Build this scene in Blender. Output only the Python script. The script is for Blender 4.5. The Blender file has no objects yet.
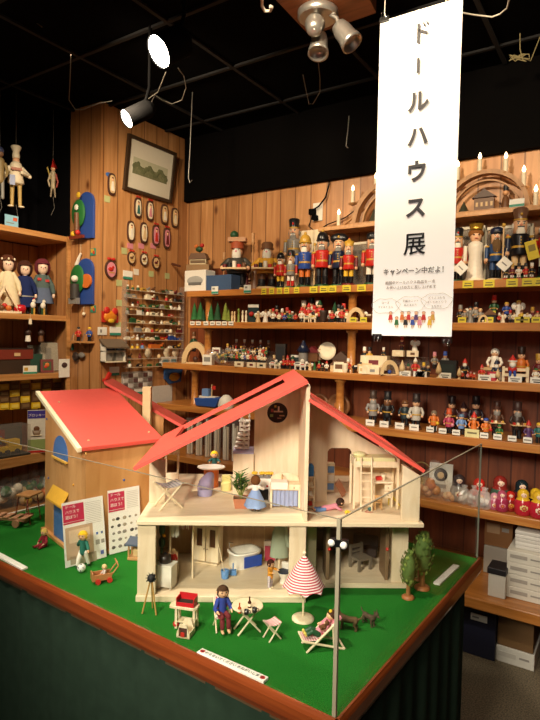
import bpy, math, random
from mathutils import Vector, Matrix
random.seed(7)
PI = math.pi
col = bpy.context.scene.collection
# ------------------------------------------------------------------ camera
F, YAW, PITCH, ROLL = 554.1, .579, -.0404, .0202
CAM = Vector((0, 0, 1.5))
_cy, _sy, _cp, _sp = math.cos(YAW), math.sin(YAW), math.cos(PITCH), math.sin(PITCH)
FW = Vector((-_sy*_cp, _cy*_cp, _sp)); _rt = Vector((_cy, _sy, 0)); _up = _rt.cross(FW)
RT = _rt*math.cos(ROLL) + _up*math.sin(ROLL); UP = _up*math.cos(ROLL) - _rt*math.sin(ROLL)
cd = bpy.data.cameras.new('camera'); cam = bpy.data.objects.new('camera', cd); col.objects.link(cam)
cd.sensor_fit = 'VERTICAL'; cd.sensor_height = 36; cd.sensor_width = 27; cd.lens = F/720*36
cd.clip_start = .02
cam.matrix_world = Matrix(((RT.x, UP.x, -FW.x, CAM.x), (RT.y, UP.y, -FW.y, CAM.y), (RT.z, UP.z, -FW.z, CAM.z), (0, 0, 0, 1)))
bpy.context.scene.camera = cam
# measured photo points turned into room coordinates
def ray(x, y): return FW*F + RT*(x-270) - UP*(y-360)
def pz(x, y, z): d = ray(x, y); return CAM + d*((z-CAM.z)/d.z)
def py_(x, y, Y): d = ray(x, y); return CAM + d*(Y/d.y)
def px_(x, y, X): d = ray(x, y); return CAM + d*(X/d.x)
def pd(x, y, D): return CAM + ray(x, y)*(D/F)
def proj(P):
    v = Vector(P)-CAM; z = v.dot(FW); return 270+F*v.dot(RT)/z, 360-F*v.dot(UP)/z, z
def depth(P): return (Vector(P)-CAM).dot(FW)
def sx(px, Y, z):                       # X on the line (Y, z) seen in column px
    y = 340
    for _ in range(5):
        p = py_(px, y, Y); y = proj((p.x, Y, z))[1]
    return p.x
# ------------------------------------------------------------------ materials
def lin(c):
    if isinstance(c, str): c = tuple(int(c[i:i+2], 16) for i in (0, 2, 4))
    return tuple(((v/255)/12.92 if v/255 <= .04045 else ((v/255+.055)/1.055)**2.4) for v in c[:3]) + (1,)
_M = {}
def nt(name):
    m = bpy.data.materials.new(name); m.use_nodes = True
    t = m.node_tree; b = t.nodes['Principled BSDF']; return m, t, b
def N(t, kind, **kw):
    n = t.nodes.new(kind)
    for k, v in kw.items():
        if k.startswith('i_'): n.inputs[k[2:].replace('_', ' ')].default_value = v
        else: setattr(n, k, v)
    return n
def mat(c, rough=.5, metal=0, var=.12, scale=60, emit=0, coat=0, bump=0):
    key = (c, rough, metal, var, scale, emit, coat, bump)
    if key in _M: return _M[key]
    m, t, b = nt('paint_%s' % (c if isinstance(c, str) else '_'.join(map(str, c))))
    L = t.links.new; base = lin(c)
    tc = N(t, 'ShaderNodeTexCoord'); no = N(t, 'ShaderNodeTexNoise'); no.inputs['Scale'].default_value = scale; no.inputs['Detail'].default_value = 3
    L(tc.outputs['Object'], no.inputs['Vector'])
    mx = N(t, 'ShaderNodeMix', data_type='RGBA')
    mx.inputs['A'].default_value = tuple(v*(1-var) for v in base[:3])+(1,); mx.inputs['B'].default_value = tuple(min(1, v*(1+var)) for v in base[:3])+(1,)
    L(no.outputs['Fac'], mx.inputs['Factor']); L(mx.outputs['Result'], b.inputs['Base Color'])
    b.inputs['Roughness'].default_value = rough; b.inputs['Metallic'].default_value = metal
    if coat: b.inputs['Coat Weight'].default_value = coat; b.inputs['Coat Roughness'].default_value = .15
    if rough >= .9: b.inputs['Specular IOR Level'].default_value = .05
    if emit: b.inputs['Emission Color'].default_value = base; b.inputs['Emission Strength'].default_value = emit
    if bump:
        bp = N(t, 'ShaderNodeBump'); bp.inputs['Strength'].default_value = bump; bp.inputs['Distance'].default_value = .01
        L(no.outputs['Fac'], bp.inputs['Height']); L(bp.outputs['Normal'], b.inputs['Normal'])
    _M[key] = m; return m
def wood(name, c1, c2, plank=0, grain=(40, 40, 3), along='z', rough=.5, knots=0, coat=0, groove=.35, cdark=None):
    """grained timber; plank > 0 cuts it into boards of that width with dark joints"""
    m, t, b = nt(name); L = t.links.new
    tc = N(t, 'ShaderNodeTexCoord'); sep = N(t, 'ShaderNodeSeparateXYZ'); L(tc.outputs['Object'], sep.inputs[0])
    def math_(op, a, bb=None):
        n = N(t, 'ShaderNodeMath', operation=op)
        for i, v in enumerate((a, bb)):
            if v is None: continue
            if isinstance(v, (int, float)): n.inputs[i].default_value = v
            else: L(v, n.inputs[i])
        return n.outputs[0]
    mp = N(t, 'ShaderNodeMapping'); mp.inputs['Scale'].default_value = grain; L(tc.outputs['Object'], mp.inputs['Vector'])
    if plank:
        s = math_('DIVIDE', math_('ADD', sep.outputs['X'], sep.outputs['Y']), plank)
        idx = math_('FLOOR', s); fr = math_('FRACT', s)
        wn = N(t, 'ShaderNodeTexWhiteNoise', noise_dimensions='1D'); L(idx, wn.inputs['W'])
        off = N(t, 'ShaderNodeCombineXYZ'); L(math_('MULTIPLY', wn.outputs['Value'], 37.0), off.inputs['Z'])
        ad = N(t, 'ShaderNodeVectorMath', operation='ADD'); L(mp.outputs[0], ad.inputs[0]); L(off.outputs[0], ad.inputs[1]); vec = ad.outputs[0]
    else: vec = mp.outputs[0]
    no = N(t, 'ShaderNodeTexNoise'); no.inputs['Scale'].default_value = 1; no.inputs['Detail'].default_value = 5; no.inputs['Distortion'].default_value = .8; L(vec, no.inputs['Vector'])
    cr = N(t, 'ShaderNodeValToRGB'); cr.color_ramp.elements[0].position = .3; cr.color_ramp.elements[1].position = .72
    cr.color_ramp.elements[0].color = lin(c2); cr.color_ramp.elements[1].color = lin(c1); L(no.outputs['Fac'], cr.inputs[0])
    out = cr.outputs[0]
    def mul(a, fac, colr):
        x = N(t, 'ShaderNodeMix', data_type='RGBA', blend_type='MULTIPLY'); L(a, x.inputs['A']); x.inputs['B'].default_value = colr
        L(fac, x.inputs['Factor']); return x.outputs['Result']
    if plank:
        out = mul(out, math_('MULTIPLY', wn.outputs['Value'], .55), (.45, .36, .3, 1))
        edge = math_('LESS_THAN', math_('MINIMUM', fr, math_('SUBTRACT', 1.0, fr)), .035)
        out = mul(out, math_('MULTIPLY', edge, groove*2), (.2, .13, .08, 1))
    if knots:
        kp = N(t, 'ShaderNodeMapping'); kp.inputs['Scale'].default_value = (knots, knots, knots*.55); L(tc.outputs['Object'], kp.inputs['Vector'])
        vo = N(t, 'ShaderNodeTexVoronoi'); vo.inputs['Scale'].default_value = 1; L(kp.outputs[0], vo.inputs['Vector'])
        kr = N(t, 'ShaderNodeValToRGB'); kr.color_ramp.elements[0].position = .05; kr.color_ramp.elements[1].position = .15
        kr.color_ramp.elements[0].color = (1, 1, 1, 1); kr.color_ramp.elements[1].color = (0, 0, 0, 1); L(vo.outputs['Distance'], kr.inputs[0])
        out = mul(out, kr.outputs[0], (.28, .16, .1, 1))
    L(out, b.inputs['Base Color']); b.inputs['Roughness'].default_value = rough
    if coat: b.inputs['Coat Weight'].default_value = coat; b.inputs['Coat Roughness'].default_value = .12
    return m
M_PINE = wood('knotty_pine_boards', 'd6a06a', 'b57c48', plank=.115, grain=(30, 30, 2.2), knots=6, rough=.45)
M_DARKPINE = wood('red_brown_boards', '97522e', '72391d', plank=.115, grain=(30, 30, 2.2), knots=5)
M_SHELF = wood('orange_shelf_timber', 'c98a45', 'a9642c', grain=(2.5, 40, 40), rough=.35, coat=.25)
M_LSHELF = wood('left_shelf_timber', 'cf9a60', 'b07840', grain=(40, 2.5, 40), rough=.4)
M_TRIM = wood('red_stained_trim', '94481f', '6c2e14', grain=(3, 3, 60), rough=.3, coat=.5)
M_MAPLE = wood('pale_maple_ply', 'e9d6b8', 'dcc5a2', grain=(9, 60, 60), rough=.5)
M_MAPLEV = wood('pale_maple_upright', 'e9d6b8', 'dcc5a2', grain=(60, 60, 9), rough=.5)
M_HONEY = wood('honey_pine_ply', 'd9a064', 'c08448', grain=(25, 25, 5), knots=11, rough=.45)
M_TOYWOOD = wood('toy_wood', 'efdfc2', 'e2cba2', grain=(80, 80, 20), rough=.5)
M_BEAM = wood('lamp_board_timber', '9a5a34', '75401f', grain=(3, 30, 30), rough=.5)
def turf():
    m, t, b = nt('artificial_turf'); L = t.links.new
    tc = N(t, 'ShaderNodeTexCoord'); n1 = N(t, 'ShaderNodeTexNoise'); n1.inputs['Scale'].default_value = 420; n1.inputs['Detail'].default_value = 2
    n2 = N(t, 'ShaderNodeTexNoise'); n2.inputs['Scale'].default_value = 9
    L(tc.outputs['Object'], n1.inputs[0]); L(tc.outputs['Object'], n2.inputs[0])
    cr = N(t, 'ShaderNodeValToRGB'); cr.color_ramp.elements[0].position = .3; cr.color_ramp.elements[1].position = .75
    cr.color_ramp.elements[0].color = lin((16, 82, 24)); cr.color_ramp.elements[1].color = lin((56, 156, 56)); L(n1.outputs['Fac'], cr.inputs[0])
    mx = N(t, 'ShaderNodeMix', data_type='RGBA', blend_type='MULTIPLY'); mx.inputs['B'].default_value = (.6, .75, .6, 1)
    L(n2.outputs['Fac'], mx.inputs['Factor']); L(cr.outputs[0], mx.inputs['A']); L(mx.outputs['Result'], b.inputs['Base Color'])
    b.inputs['Roughness'].default_value = .95; b.inputs['Specular IOR Level'].default_value = .1
    bp = N(t, 'ShaderNodeBump'); bp.inputs['Strength'].default_value = .8; bp.inputs['Distance'].default_value = .004
    L(n1.outputs['Fac'], bp.inputs['Height']); L(bp.outputs['Normal'], b.inputs['Normal']); return m
M_TURF = turf()
def glass(name, tint=(1, 1, 1), refl=1.0, rough=.02, haze=0):
    m, t, b = nt(name); L = t.links.new; t.nodes.remove(b)
    out = t.nodes['Material Output']; tr = N(t, 'ShaderNodeBsdfTransparent'); tr.inputs[0].default_value = tint+(1,)
    gl = N(t, 'ShaderNodeBsdfGlossy'); gl.inputs['Roughness'].default_value = rough
    fr = N(t, 'ShaderNodeLayerWeight'); fr.inputs[0].default_value = .5
    pw = N(t, 'ShaderNodeMath', operation='POWER'); pw.inputs[1].default_value = 4; L(fr.outputs['Facing'], pw.inputs[0])
    mu = N(t, 'ShaderNodeMath', operation='MULTIPLY_ADD'); mu.inputs[1].default_value = .35*refl; mu.inputs[2].default_value = .025*refl; mu.use_clamp = True; L(pw.outputs[0], mu.inputs[0])
    mx = N(t, 'ShaderNodeMixShader'); L(mu.outputs[0], mx.inputs[0]); L(tr.outputs[0], mx.inputs[1]); L(gl.outputs[0], mx.inputs[2])
    res = mx.outputs[0]
    if haze:
        df = N(t, 'ShaderNodeBsdfDiffuse'); df.inputs[0].default_value = (.9, .88, .85, 1)
        m2 = N(t, 'ShaderNodeMixShader'); m2.inputs[0].default_value = haze; L(res, m2.inputs[1]); L(df.outputs[0], m2.inputs[2]); res = m2.outputs[0]
    L(res, out.inputs['Surface']); return m
M_GLASS = glass('case_glass', (.97, .985, .97))
M_BAGW = glass('milky_clear_bag', (.95, .94, .93), refl=1.2, rough=.2, haze=.28)
M_BAG = glass('crinkled_clear_bag', (.98, .97, .96), refl=.9, rough=.2, haze=.07)
M_ACR = glass('clear_acrylic', (.95, .94, .92), refl=1.5, rough=.05, haze=.06)
def stripes(name, c1, c2, n, axis='z', check=False):
    m, t, b = nt(name); L = t.links.new
    tc = N(t, 'ShaderNodeTexCoord'); sep = N(t, 'ShaderNodeSeparateXYZ'); L(tc.outputs['Object'], sep.inputs[0])
    def band(o):
        a = N(t, 'ShaderNodeMath', operation='MULTIPLY'); a.inputs[1].default_value = n; L(o, a.inputs[0])
        f = N(t, 'ShaderNodeMath', operation='FRACT'); L(a.outputs[0], f.inputs[0])
        g = N(t, 'ShaderNodeMath', operation='GREATER_THAN'); g.inputs[1].default_value = .5; L(f.outputs[0], g.inputs[0]); return g.outputs[0]
    fac = band(sep.outputs[axis.upper()[0]])
    if check:
        g2 = band(sep.outputs[axis.upper()[1]])
        s = N(t, 'ShaderNodeMath', operation='ADD'); L(fac, s.inputs[0]); L(g2, s.inputs[1])
        h = N(t, 'ShaderNodeMath', operation='MULTIPLY'); h.inputs[1].default_value = .5; L(s.outputs[0], h.inputs[0]); fac = h.outputs[0]
    mx = N(t, 'ShaderNodeMix', data_type='RGBA'); mx.inputs['A'].default_value = lin(c1); mx.inputs['B'].default_value = lin(c2)
    L(fac, mx.inputs['Factor']); L(mx.outputs['Result'], b.inputs['Base Color']); b.inputs['Roughness'].default_value = .8; return m
M_GINGHAM = stripes('red_gingham', 'f0e2da', 'b93848', 170, 'xy', True)
M_GINGHAMB = stripes('grey_gingham', 'e6e2dc', '6f7686', 150, 'xy', True)
M_REDSTRIPE = stripes('red_white_stripe', 'f0e4de', 'b8384a', 120, 'x')
M_PARASOL = stripes('parasol_stripe', 'f0dcd8', 'b42c46', 185, 'z')
C = dict(red='c0281f', black='17161a', white='ebe4d6', green='2c6a35', blue='2a4a9a', yellow='e0b52e', orange='d2702a', brown='6b4426', grey='8b8781', pink='d78a98',
         purple='5a3a6a', teal='2d6a66', tan='d9b988', gold='c79b3a', navy='1c2540', maroon='6a1c22', cream='efe2c4', skin='e6b48c', skinp='f3d2b8', olive='7c8a34', dgreen='1c4a2a', lblue='6d8fc4', silver='b8b8b8')
def cm(n, **k): return mat(C.get(n, n), **k)
M_SKIN = mat(C['skin'], .5, var=.05)
# ------------------------------------------------------------------ mesh helper
class MB:
    def __init__(s): s.v = []; s.f = []; s.mi = []; s.sm = []; s.mats = []; s.T = Matrix()
    def at(s, loc=(0, 0, 0), rz=0, rx=0, ry=0, sc=1):
        s.T = Matrix.Translation(loc) @ Matrix.Rotation(rz, 4, 'Z') @ Matrix.Rotation(ry, 4, 'Y') @ Matrix.Rotation(rx, 4, 'X') @ Matrix.Scale(sc, 4); return s
    def add(s, vs, fs, m, smooth=False):
        if m not in s.mats: s.mats.append(m)
        i = s.mats.index(m); o = len(s.v); s.v += [tuple(s.T @ Vector(p)) for p in vs]
        for f in fs: s.f.append(tuple(o+k for k in f)); s.mi.append(i); s.sm.append(smooth)
        return s
    def box(s, c, d, m, rz=0, rx=0, ry=0):
        x, y, z = d[0]/2, d[1]/2, d[2]/2
        R = Matrix.Translation(c) @ Matrix.Rotation(rz, 4, 'Z') @ Matrix.Rotation(ry, 4, 'Y') @ Matrix.Rotation(rx, 4, 'X')
        vs = [R @ Vector(p) for p in ((-x, -y, -z), (x, -y, -z), (x, y, -z), (-x, y, -z), (-x, -y, z), (x, -y, z), (x, y, z), (-x, y, z))]
        return s.add(vs, [(0, 3, 2, 1), (4, 5, 6, 7), (0, 1, 5, 4), (1, 2, 6, 5), (2, 3, 7, 6), (3, 0, 4, 7)], m)
    def bx(s, a, b, m):
        return s.box(tuple((a[i]+b[i])/2 for i in range(3)), tuple(abs(b[i]-a[i]) for i in range(3)), m)
    def cyl(s, p0, p1, r0, m, r1=None, n=12, caps=True):
        p0, p1 = Vector(p0), Vector(p1); r1 = r0 if r1 is None else r1
        d = (p1-p0).normalized(); a = d.orthogonal().normalized(); b = d.cross(a)
        vs = [p0+(a*math.cos(2*PI*k/n)+b*math.sin(2*PI*k/n))*r0 for k in range(n)] + [p1+(a*math.cos(2*PI*k/n)+b*math.sin(2*PI*k/n))*r1 for k in range(n)]
        s.add(vs, [(k, (k+1) % n, n+(k+1) % n, n+k) for k in range(n)], m, True)
        if caps: s.add(vs, [tuple(range(n-1, -1, -1)), tuple(range(n, 2*n))], m)
        return s
    def sph(s, c, r, m, sc=(1, 1, 1), n=12, k=8):
        vs = [(0, 0, -r)]; fs = []
        for j in range(1, k):
            t = PI*j/k-PI/2
            vs += [(r*math.cos(t)*math.cos(2*PI*i/n), r*math.cos(t)*math.sin(2*PI*i/n), r*math.sin(t)) for i in range(n)]
        vs.append((0, 0, r)); last = len(vs)-1
        for i in range(n):
            fs.append((0, 1+(i+1) % n, 1+i)); fs.append((last, last-n+i, last-n+(i+1) % n))
            for j in range(k-2):
                a = 1+j*n; fs.append((a+i, a+(i+1) % n, a+n+(i+1) % n, a+n+i))
        return s.add([(c[0]+p[0]*sc[0], c[1]+p[1]*sc[1], c[2]+p[2]*sc[2]) for p in vs], fs, m, True)
    def lathe(s, prof, m, c=(0, 0, 0), n=14, sy=1):
        vs = []; fs = []
        for r, z in prof: vs += [(c[0]+r*math.cos(2*PI*i/n), c[1]+r*sy*math.sin(2*PI*i/n), c[2]+z) for i in range(n)]
        for j in range(len(prof)-1):
            for i in range(n): fs.append((j*n+i, j*n+(i+1) % n, (j+1)*n+(i+1) % n, (j+1)*n+i))
        s.add(vs, fs, m, True)
        if prof[0][0] > 1e-5: s.add(vs[:n], [tuple(range(n-1, -1, -1))], m)
        if prof[-1][0] > 1e-5: s.add(vs[-n:], [tuple(range(n))], m)
        return s
    def tube(s, pts, r, m, n=8):
        pts = [Vector(p) for p in pts]; rs = r if isinstance(r, (list, tuple)) else [r]*len(pts); vs = []
        a = None
        for i, p in enumerate(pts):
            d = (pts[min(i+1, len(pts)-1)]-pts[max(i-1, 0)]).normalized()
            a = d.orthogonal().normalized() if a is None else (a-d*a.dot(d)).normalized()
            b = d.cross(a); vs += [p+(a*math.cos(2*PI*k/n)+b*math.sin(2*PI*k/n))*rs[i] for k in range(n)]
        fs = [(j*n+k, j*n+(k+1) % n, (j+1)*n+(k+1) % n, (j+1)*n+k) for j in range(len(pts)-1) for k in range(n)]
        s.add(vs, fs, m, True)
        return s.add(vs[:n], [tuple(range(n-1, -1, -1))], m).add(vs[-n:], [tuple(range(n))], m)
    def limb(s, pts, rs, m, n=10):
        s.tube(pts, rs, m, n)
        for p, r in zip(pts, rs): s.sph(p, r, m, n=n, k=6)
        return s
    def prism(s, poly, a, b, m, ax='y'):
        f = dict(y=lambda p, h: (p[0], h, p[1]), x=lambda p, h: (h, p[0], p[1]), z=lambda p, h: (p[0], p[1], h))[ax]
        n = len(poly); vs = [f(p, a) for p in poly]+[f(p, b) for p in poly]
        return s.add(vs, [tuple(range(n-1, -1, -1)), tuple(range(n, 2*n))]+[(k, (k+1) % n, n+(k+1) % n, n+k) for k in range(n)], m)
    def build(s, name, parent=None, loc=(0, 0, 0), rz=0, bevel=0, rot=None):
        me = bpy.data.meshes.new(name); me.from_pydata(s.v, [], s.f)
        for m in s.mats: me.materials.append(m)
        me.polygons.foreach_set('material_index', s.mi); me.polygons.foreach_set('use_smooth', s.sm); me.update()
        import bmesh as bm_
        b = bm_.new(); b.from_mesh(me); bm_.ops.recalc_face_normals(b, faces=b.faces); b.to_mesh(me); b.free()
        o = bpy.data.objects.new(name, me); col.objects.link(o); o.location = loc; o.rotation_euler = rot or (0, 0, rz)
        if parent: o.parent = parent
        if bevel:
            md = o.modifiers.new('edge', 'BEVEL'); md.width = bevel; md.segments = 2; md.limit_method = 'ANGLE'
        return o
def tag(o, label, cat, group=None, kind=None):
    o['label'] = label; o['category'] = cat
    if group: o['group'] = group
    if kind: o['kind'] = kind
    return o
def thing(name, label, cat, loc=(0, 0, 0), rz=0, group=None, rot=None):
    o = bpy.data.objects.new(name, None); col.objects.link(o); o.empty_display_size = .02
    o.location = loc; o.rotation_euler = rot or (0, 0, rz); return tag(o, label, cat, group)
def struct(o): o['kind'] = 'structure'; return o
ORD = 'first second third fourth fifth sixth seventh eighth ninth tenth eleventh twelfth thirteenth fourteenth fifteenth sixteenth seventeenth eighteenth nineteenth twentieth'.split()
def nth(i): return ORD[i]
LATER = []                              # (object, description, place, sort key) named once all of a place is known
def later(o, desc, place, cat, key, group=None):
    o['category'] = cat
    if group: o['group'] = group
    LATER.append((o, desc, place, key)); return o
def text(body, parent, loc, size, m, rot=(PI/2, 0, 0), align='CENTER', name='lettering', bold=0):
    c = bpy.data.curves.new(name, 'FONT'); c.body = body; c.size = size; c.align_x = align; c.align_y = 'CENTER'; c.extrude = .0002; c.offset = bold
    t_ = bpy.data.objects.new(name, c); col.objects.link(t_); dg = bpy.context.evaluated_depsgraph_get(); me = bpy.data.meshes.new_from_object(t_.evaluated_get(dg)); bpy.data.objects.remove(t_); bpy.data.curves.remove(c)
    o = bpy.data.objects.new(name, me); col.objects.link(o); me.materials.clear(); me.materials.append(m); o.location = loc; o.rotation_euler = rot; o.parent = parent; return o
# ================================================================== ROOM
YB, XC, YC, XL = 3.15, -2.825, 2.345, -3.12          # back wall, pillar side, pillar front, left shelf front
ZT, ZC = 2.492, 2.95
M_BLACK = mat('08080a', .9, var=.3, scale=3); M_CEIL = mat('040405', .95, var=.3, scale=3)
def carpet():
    m, t, b = nt('speckled_floor'); L = t.links.new
    tc = N(t, 'ShaderNodeTexCoord'); n1 = N(t, 'ShaderNodeTexNoise'); n1.inputs['Scale'].default_value = 160; L(tc.outputs['Object'], n1.inputs[0])
    cr = N(t, 'ShaderNodeValToRGB'); cr.color_ramp.elements[0].position = .35; cr.color_ramp.elements[1].position = .7
    cr.color_ramp.elements[0].color = lin('4b4233'); cr.color_ramp.elements[1].color = lin('85785f'); L(n1.outputs['Fac'], cr.inputs[0])
    L(cr.outputs[0], b.inputs['Base Color']); b.inputs['Roughness'].default_value = .8; return m
struct(MB().bx((-4, -2.5, -.05), (2.2, 3.3, 0), carpet()).build('floor'))
struct(MB().bx((-4, -2.5, ZC), (2.2, 3.3, ZC+.05), M_CEIL).build('ceiling'))
M_GRID = mat('0d0d10', .8)
g = MB()
for k in range(8): g.bx((-3.4, -.6+k*.5, ZC-.012), (1.6, -.58+k*.5, ZC-.001), M_GRID)
for k in range(8): g.bx((-3.1+k*.62, -1.2, ZC-.013), (-3.08+k*.62, 3.1, ZC-.002), M_GRID)
struct(g.build('ceiling_trim'))
struct(MB().bx((XC, YB, 0), (2.2, YB+.1, ZT), M_PINE).build('wall_back'))
struct(MB().bx((XC+.002, YB-.04, ZT), (2.2, YB+.1, ZC-.001), mat('080707', .9)).build('trim_1'))
struct(MB().bx((-4, YC, 0), (XC, YB+.1, ZC-.001), M_PINE).build('wall_pillar'))
struct(MB().bx((-3.469, YC-.006, 2.1325), (XL-.001, YC-.0005, ZC-.002), M_BLACK).build('trim_2'))
struct(MB().bx((-3.6, -2.5, 0), (-3.47, YC-.001, ZC-.001), M_BLACK).build('wall_left'))
struct(MB().bx((2.1, -2.5, 0), (2.2, YB, ZC-.001), M_DARKPINE).build('wall_right'))
struct(MB().bx((-3.47, -2.5, 0), (2.1, -2.4, ZC-.001), M_BLACK).build('wall_front'))
# ================================================================== BACK SHELVES
SH = dict(A=(1.805, 2.86), B=(1.595, 2.86), C=(1.31, 2.85), D=(1.03, 2.80), E=(.70, 2.74))
XR = .35
sh = thing('display_shelves', 'long orange timber display shelves crowded with figures along the back wall', 'shelves', (XC, YB, 0))
def rel(p, o): return tuple(p[i]-o[i] for i in range(3))
SO = (XC, YB, 0)
for k, (zt, yf) in SH.items():
    x0 = {'A': sx(187, yf, zt), 'B': sx(188, yf, zt)}.get(k, XC+.055)
    MB().bx(rel((x0, yf, zt-.04), SO), rel((XR, YB-.012, zt), SO), M_SHELF).build('shelf_board', sh, bevel=.003)
MB().bx(rel((XC+.055, YB-.012, .33), SO), rel((XR, YB-.002, 1.99), SO), M_DARKPINE).build('back_panel', sh)  # red-brown boards, coloured darker to carry the shade between the shelves
def shelf_post(px, lo, hi, y):
    x = sx(px, y, (lo+hi)/2)
    MB().lathe([(.03, 0), (.03, .012), (.024, .016), (.024, hi-lo-.02), (.034, hi-lo-.016), (.034, hi-lo)], M_SHELF, rel((x, y, lo), SO), n=14).build('post', sh)
for px in (209, 352.5): shelf_post(px, 1.595, 1.765, 2.93); shelf_post(px-1, 1.31, 1.555, 2.93)
for px in (195, 340): shelf_post(px, 1.03, 1.27, 2.90)
YU2 = 3.0; ZU2 = py_(500, 208.5, YU2).z
xa = sx(318, YU2, ZU2)
MB().bx(rel((xa, YU2, ZU2-.025), SO), rel((XR, YB-.012, ZU2), SO), M_LSHELF).build('shelf_board', sh, bevel=.003)
# storage bench below
SB = (XC+.02, 2.6, 0)
be = thing('storage_bench', 'thick timber bench top under the shelves holding boxes, right of the display table', 'bench', SB)
MB().bx((0, 0, .28), (XR-SB[0], YB-.02-SB[1], .333), wood('bench_timber', 'b5773a', '93591f', grain=(2.5, 30, 40), rough=.35, coat=.2)).build('bench_top', be, bevel=.006)
xe = sx(540, 2.7, .1)
MB().bx((xe+.02-SB[0], .06, 0), (xe+.06-SB[0], .5, .28), M_SHELF).build('upright', be)
MB().bx((0, .5, 0), (XR-SB[0], .515, .28), mat('1c130e', .8)).build('back_board', be)
# ================================================================== LEFT SHELVES
LS = (-3.47, .9, 0)
ls = thing('corner_shelves', 'left timber corner shelves holding cloth dolls beside the knotty pillar', 'shelves', LS)
for z, nm in ((2.132, 'shelf_board'), (1.615, 'shelf_board'), (1.243, 'shelf_board')):
    MB().bx(rel((-3.465, .9, z-.035), LS), rel((XL, YC-.004, z), LS), M_LSHELF).build(nm, ls, bevel=.003)
MB().bx(rel((-3.465, .9, .68), LS), rel((XL, YC-.004, .74), LS), M_LSHELF).build('counter', ls, bevel=.003)
MB().bx(rel((-3.469, .9, .1), LS), rel((-3.455, YC-.004, 2.09), LS), M_PINE).build('back_panel', ls)
MB().bx(rel((XL-.002, YC-.03, .74), LS), rel((XL+.012, YC-.004, 2.132), LS), M_LSHELF).build('end_stile', ls)
# ================================================================== TABLE
TR = math.radians(-2.364)
P0 = pz(336, 721, .8)
tb = thing('display_table', 'waist-high display table with red-brown wooden rim and dark green cloth skirt', 'table', (P0.x, P0.y, 0), TR)
_q = pz(28, 510.5, .8)-P0; TW, TD = -(_q.x*math.cos(TR)+_q.y*math.sin(TR)), .95
rimw, rimh = .008, .044
def rim(p0, p1, nrm):
    b = MB(); p0, p1, nrm = Vector(p0), Vector(p1), Vector(nrm)
    prof = [(-.003, 0), (0, .005), (.005, .005), (.007, .001), (.0085, -.002), (.0105, -.008), (.0105, -rimh+.012), (.0065, -rimh), (0, -rimh)]
    vs = [p0+nrm*a+Vector((0, 0, h)) for a, h in prof]+[p1+nrm*a+Vector((0, 0, h)) for a, h in prof]; n = len(prof)
    b.add(vs, [(k, (k+1) % n, n+(k+1) % n, n+k) for k in range(n)]+[tuple(range(n)), tuple(range(2*n-1, n-1, -1))], M_TRIM); return b.build('wood_rim', tb)
rim((-TW, 0, .8), (.0105, 0, .8), (0, -1, 0)); rim((0, -.0105, .8), (0, TD, .8), (1, 0, 0))
MB().bx((-TW, 0, .745), (0, TD, .792), mat('5a4630')).build('table_top', tb)
MB().bx((-TW-.012, -.004, .775), (-TW, TD, .806), cm('ded8c8')).build('end_strip', tb)
# pleated skirt
sk = MB(); pts = []
n1, n2 = 150, 70
for i in range(n1+1): pts.append((-TW+(TW)*i/n1, .003-.003*math.sin(i*.9)-.002*math.sin(i*.37+1)))
for i in range(1, n2+1): pts.append((-.003+.003*math.sin(i*.8)+.002*math.sin(i*.31), (TD-.13)*i/n2))
vs = [(x, y, .782) for x, y in pts]+[(x*1.004, y-.006 if y < 0.02 else y, .012) for x, y in pts]; k = len(pts)
sk.add(vs, [(i, i+1, k+i+1, k+i) for i in range(k-1)], mat('2c3d31', .9, var=.25, scale=25), True).build('cloth_skirt', tb)
tag(MB().bx((-TW, 0, -.0075), (0, TD, 0), M_TURF).build('grass_mat', None, (P0.x, P0.y, .8), TR), 'bright green artificial grass mat covering the display table', 'grass mat', kind='stuff')
ZG = .8005
def TL(p):                               # room point -> table coordinates
    d = Vector((p[0]-P0.x, p[1]-P0.y)); c, s = math.cos(TR), math.sin(TR); return d.x*c+d.y*s, -d.x*s+d.y*c
def TWD(a, b, z=ZG):
    c, s = math.cos(TR), math.sin(TR); return (P0.x+a*c-b*s, P0.y+a*s+b*c, z)
# glass case
def vz(P, y):
    lo, hi = -1, 4
    for _ in range(50):
        m = (lo+hi)/2
        if proj((P[0], P[1], m))[1] > y: lo = m
        else: hi = m
    return m
gi = .006
zt0 = vz(TWD(-gi, gi), 519.5)
GH = zt0-ZG
gc = thing('glass_screen', 'low clear glass screen around the grass with clamped corner', 'glass screen', TWD(-gi, gi), TR)
M_EDGE = mat('9c957f', .25, var=.05)
MB().bx((-TW+.03, -.003, .002), (-.006, .003, GH), M_GLASS).build('pane', gc)
MB().bx((-.003, 0.004, .002), (.003, TD-.005, GH), M_GLASS).build('pane', gc)
MB().bx((-TW+.03, -.0015, GH), (-.003, .0015, GH+.0012), mat('7d7764', .3)).build('polished_edge', gc)
MB().bx((-.0045, -.003, .002), (.003, .003, GH+.002), M_EDGE).build('corner_edge', gc)
MB().bx((-.002, .003, GH), (.002, TD-.004, GH+.0018), M_EDGE).build('polished_edge', gc)
MB().bx((-.0025, TD-.004, .002), (.0025, TD-.0015, GH+.002), mat('77776c', .3)).build('polished_edge', gc)
hc = GH-.043
cl = MB().box((-.0, .0005, hc), (.032, .012, .013), mat('2a2a2c', .35, .8), rz=.35).build('corner_clamp', gc)
for a, b in ((-.0125, -.006), (.0115, -.004)):
    MB().lathe([(.006, 0), (.0068, .003), (.006, .006), (.003, .008)], mat('e9e6de', .3, emit=.05)).build('screw_cap', cl, (a, b, hc), rot=(PI/2, 0, math.radians(25)))  # caps given a slight glow of their own
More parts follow.
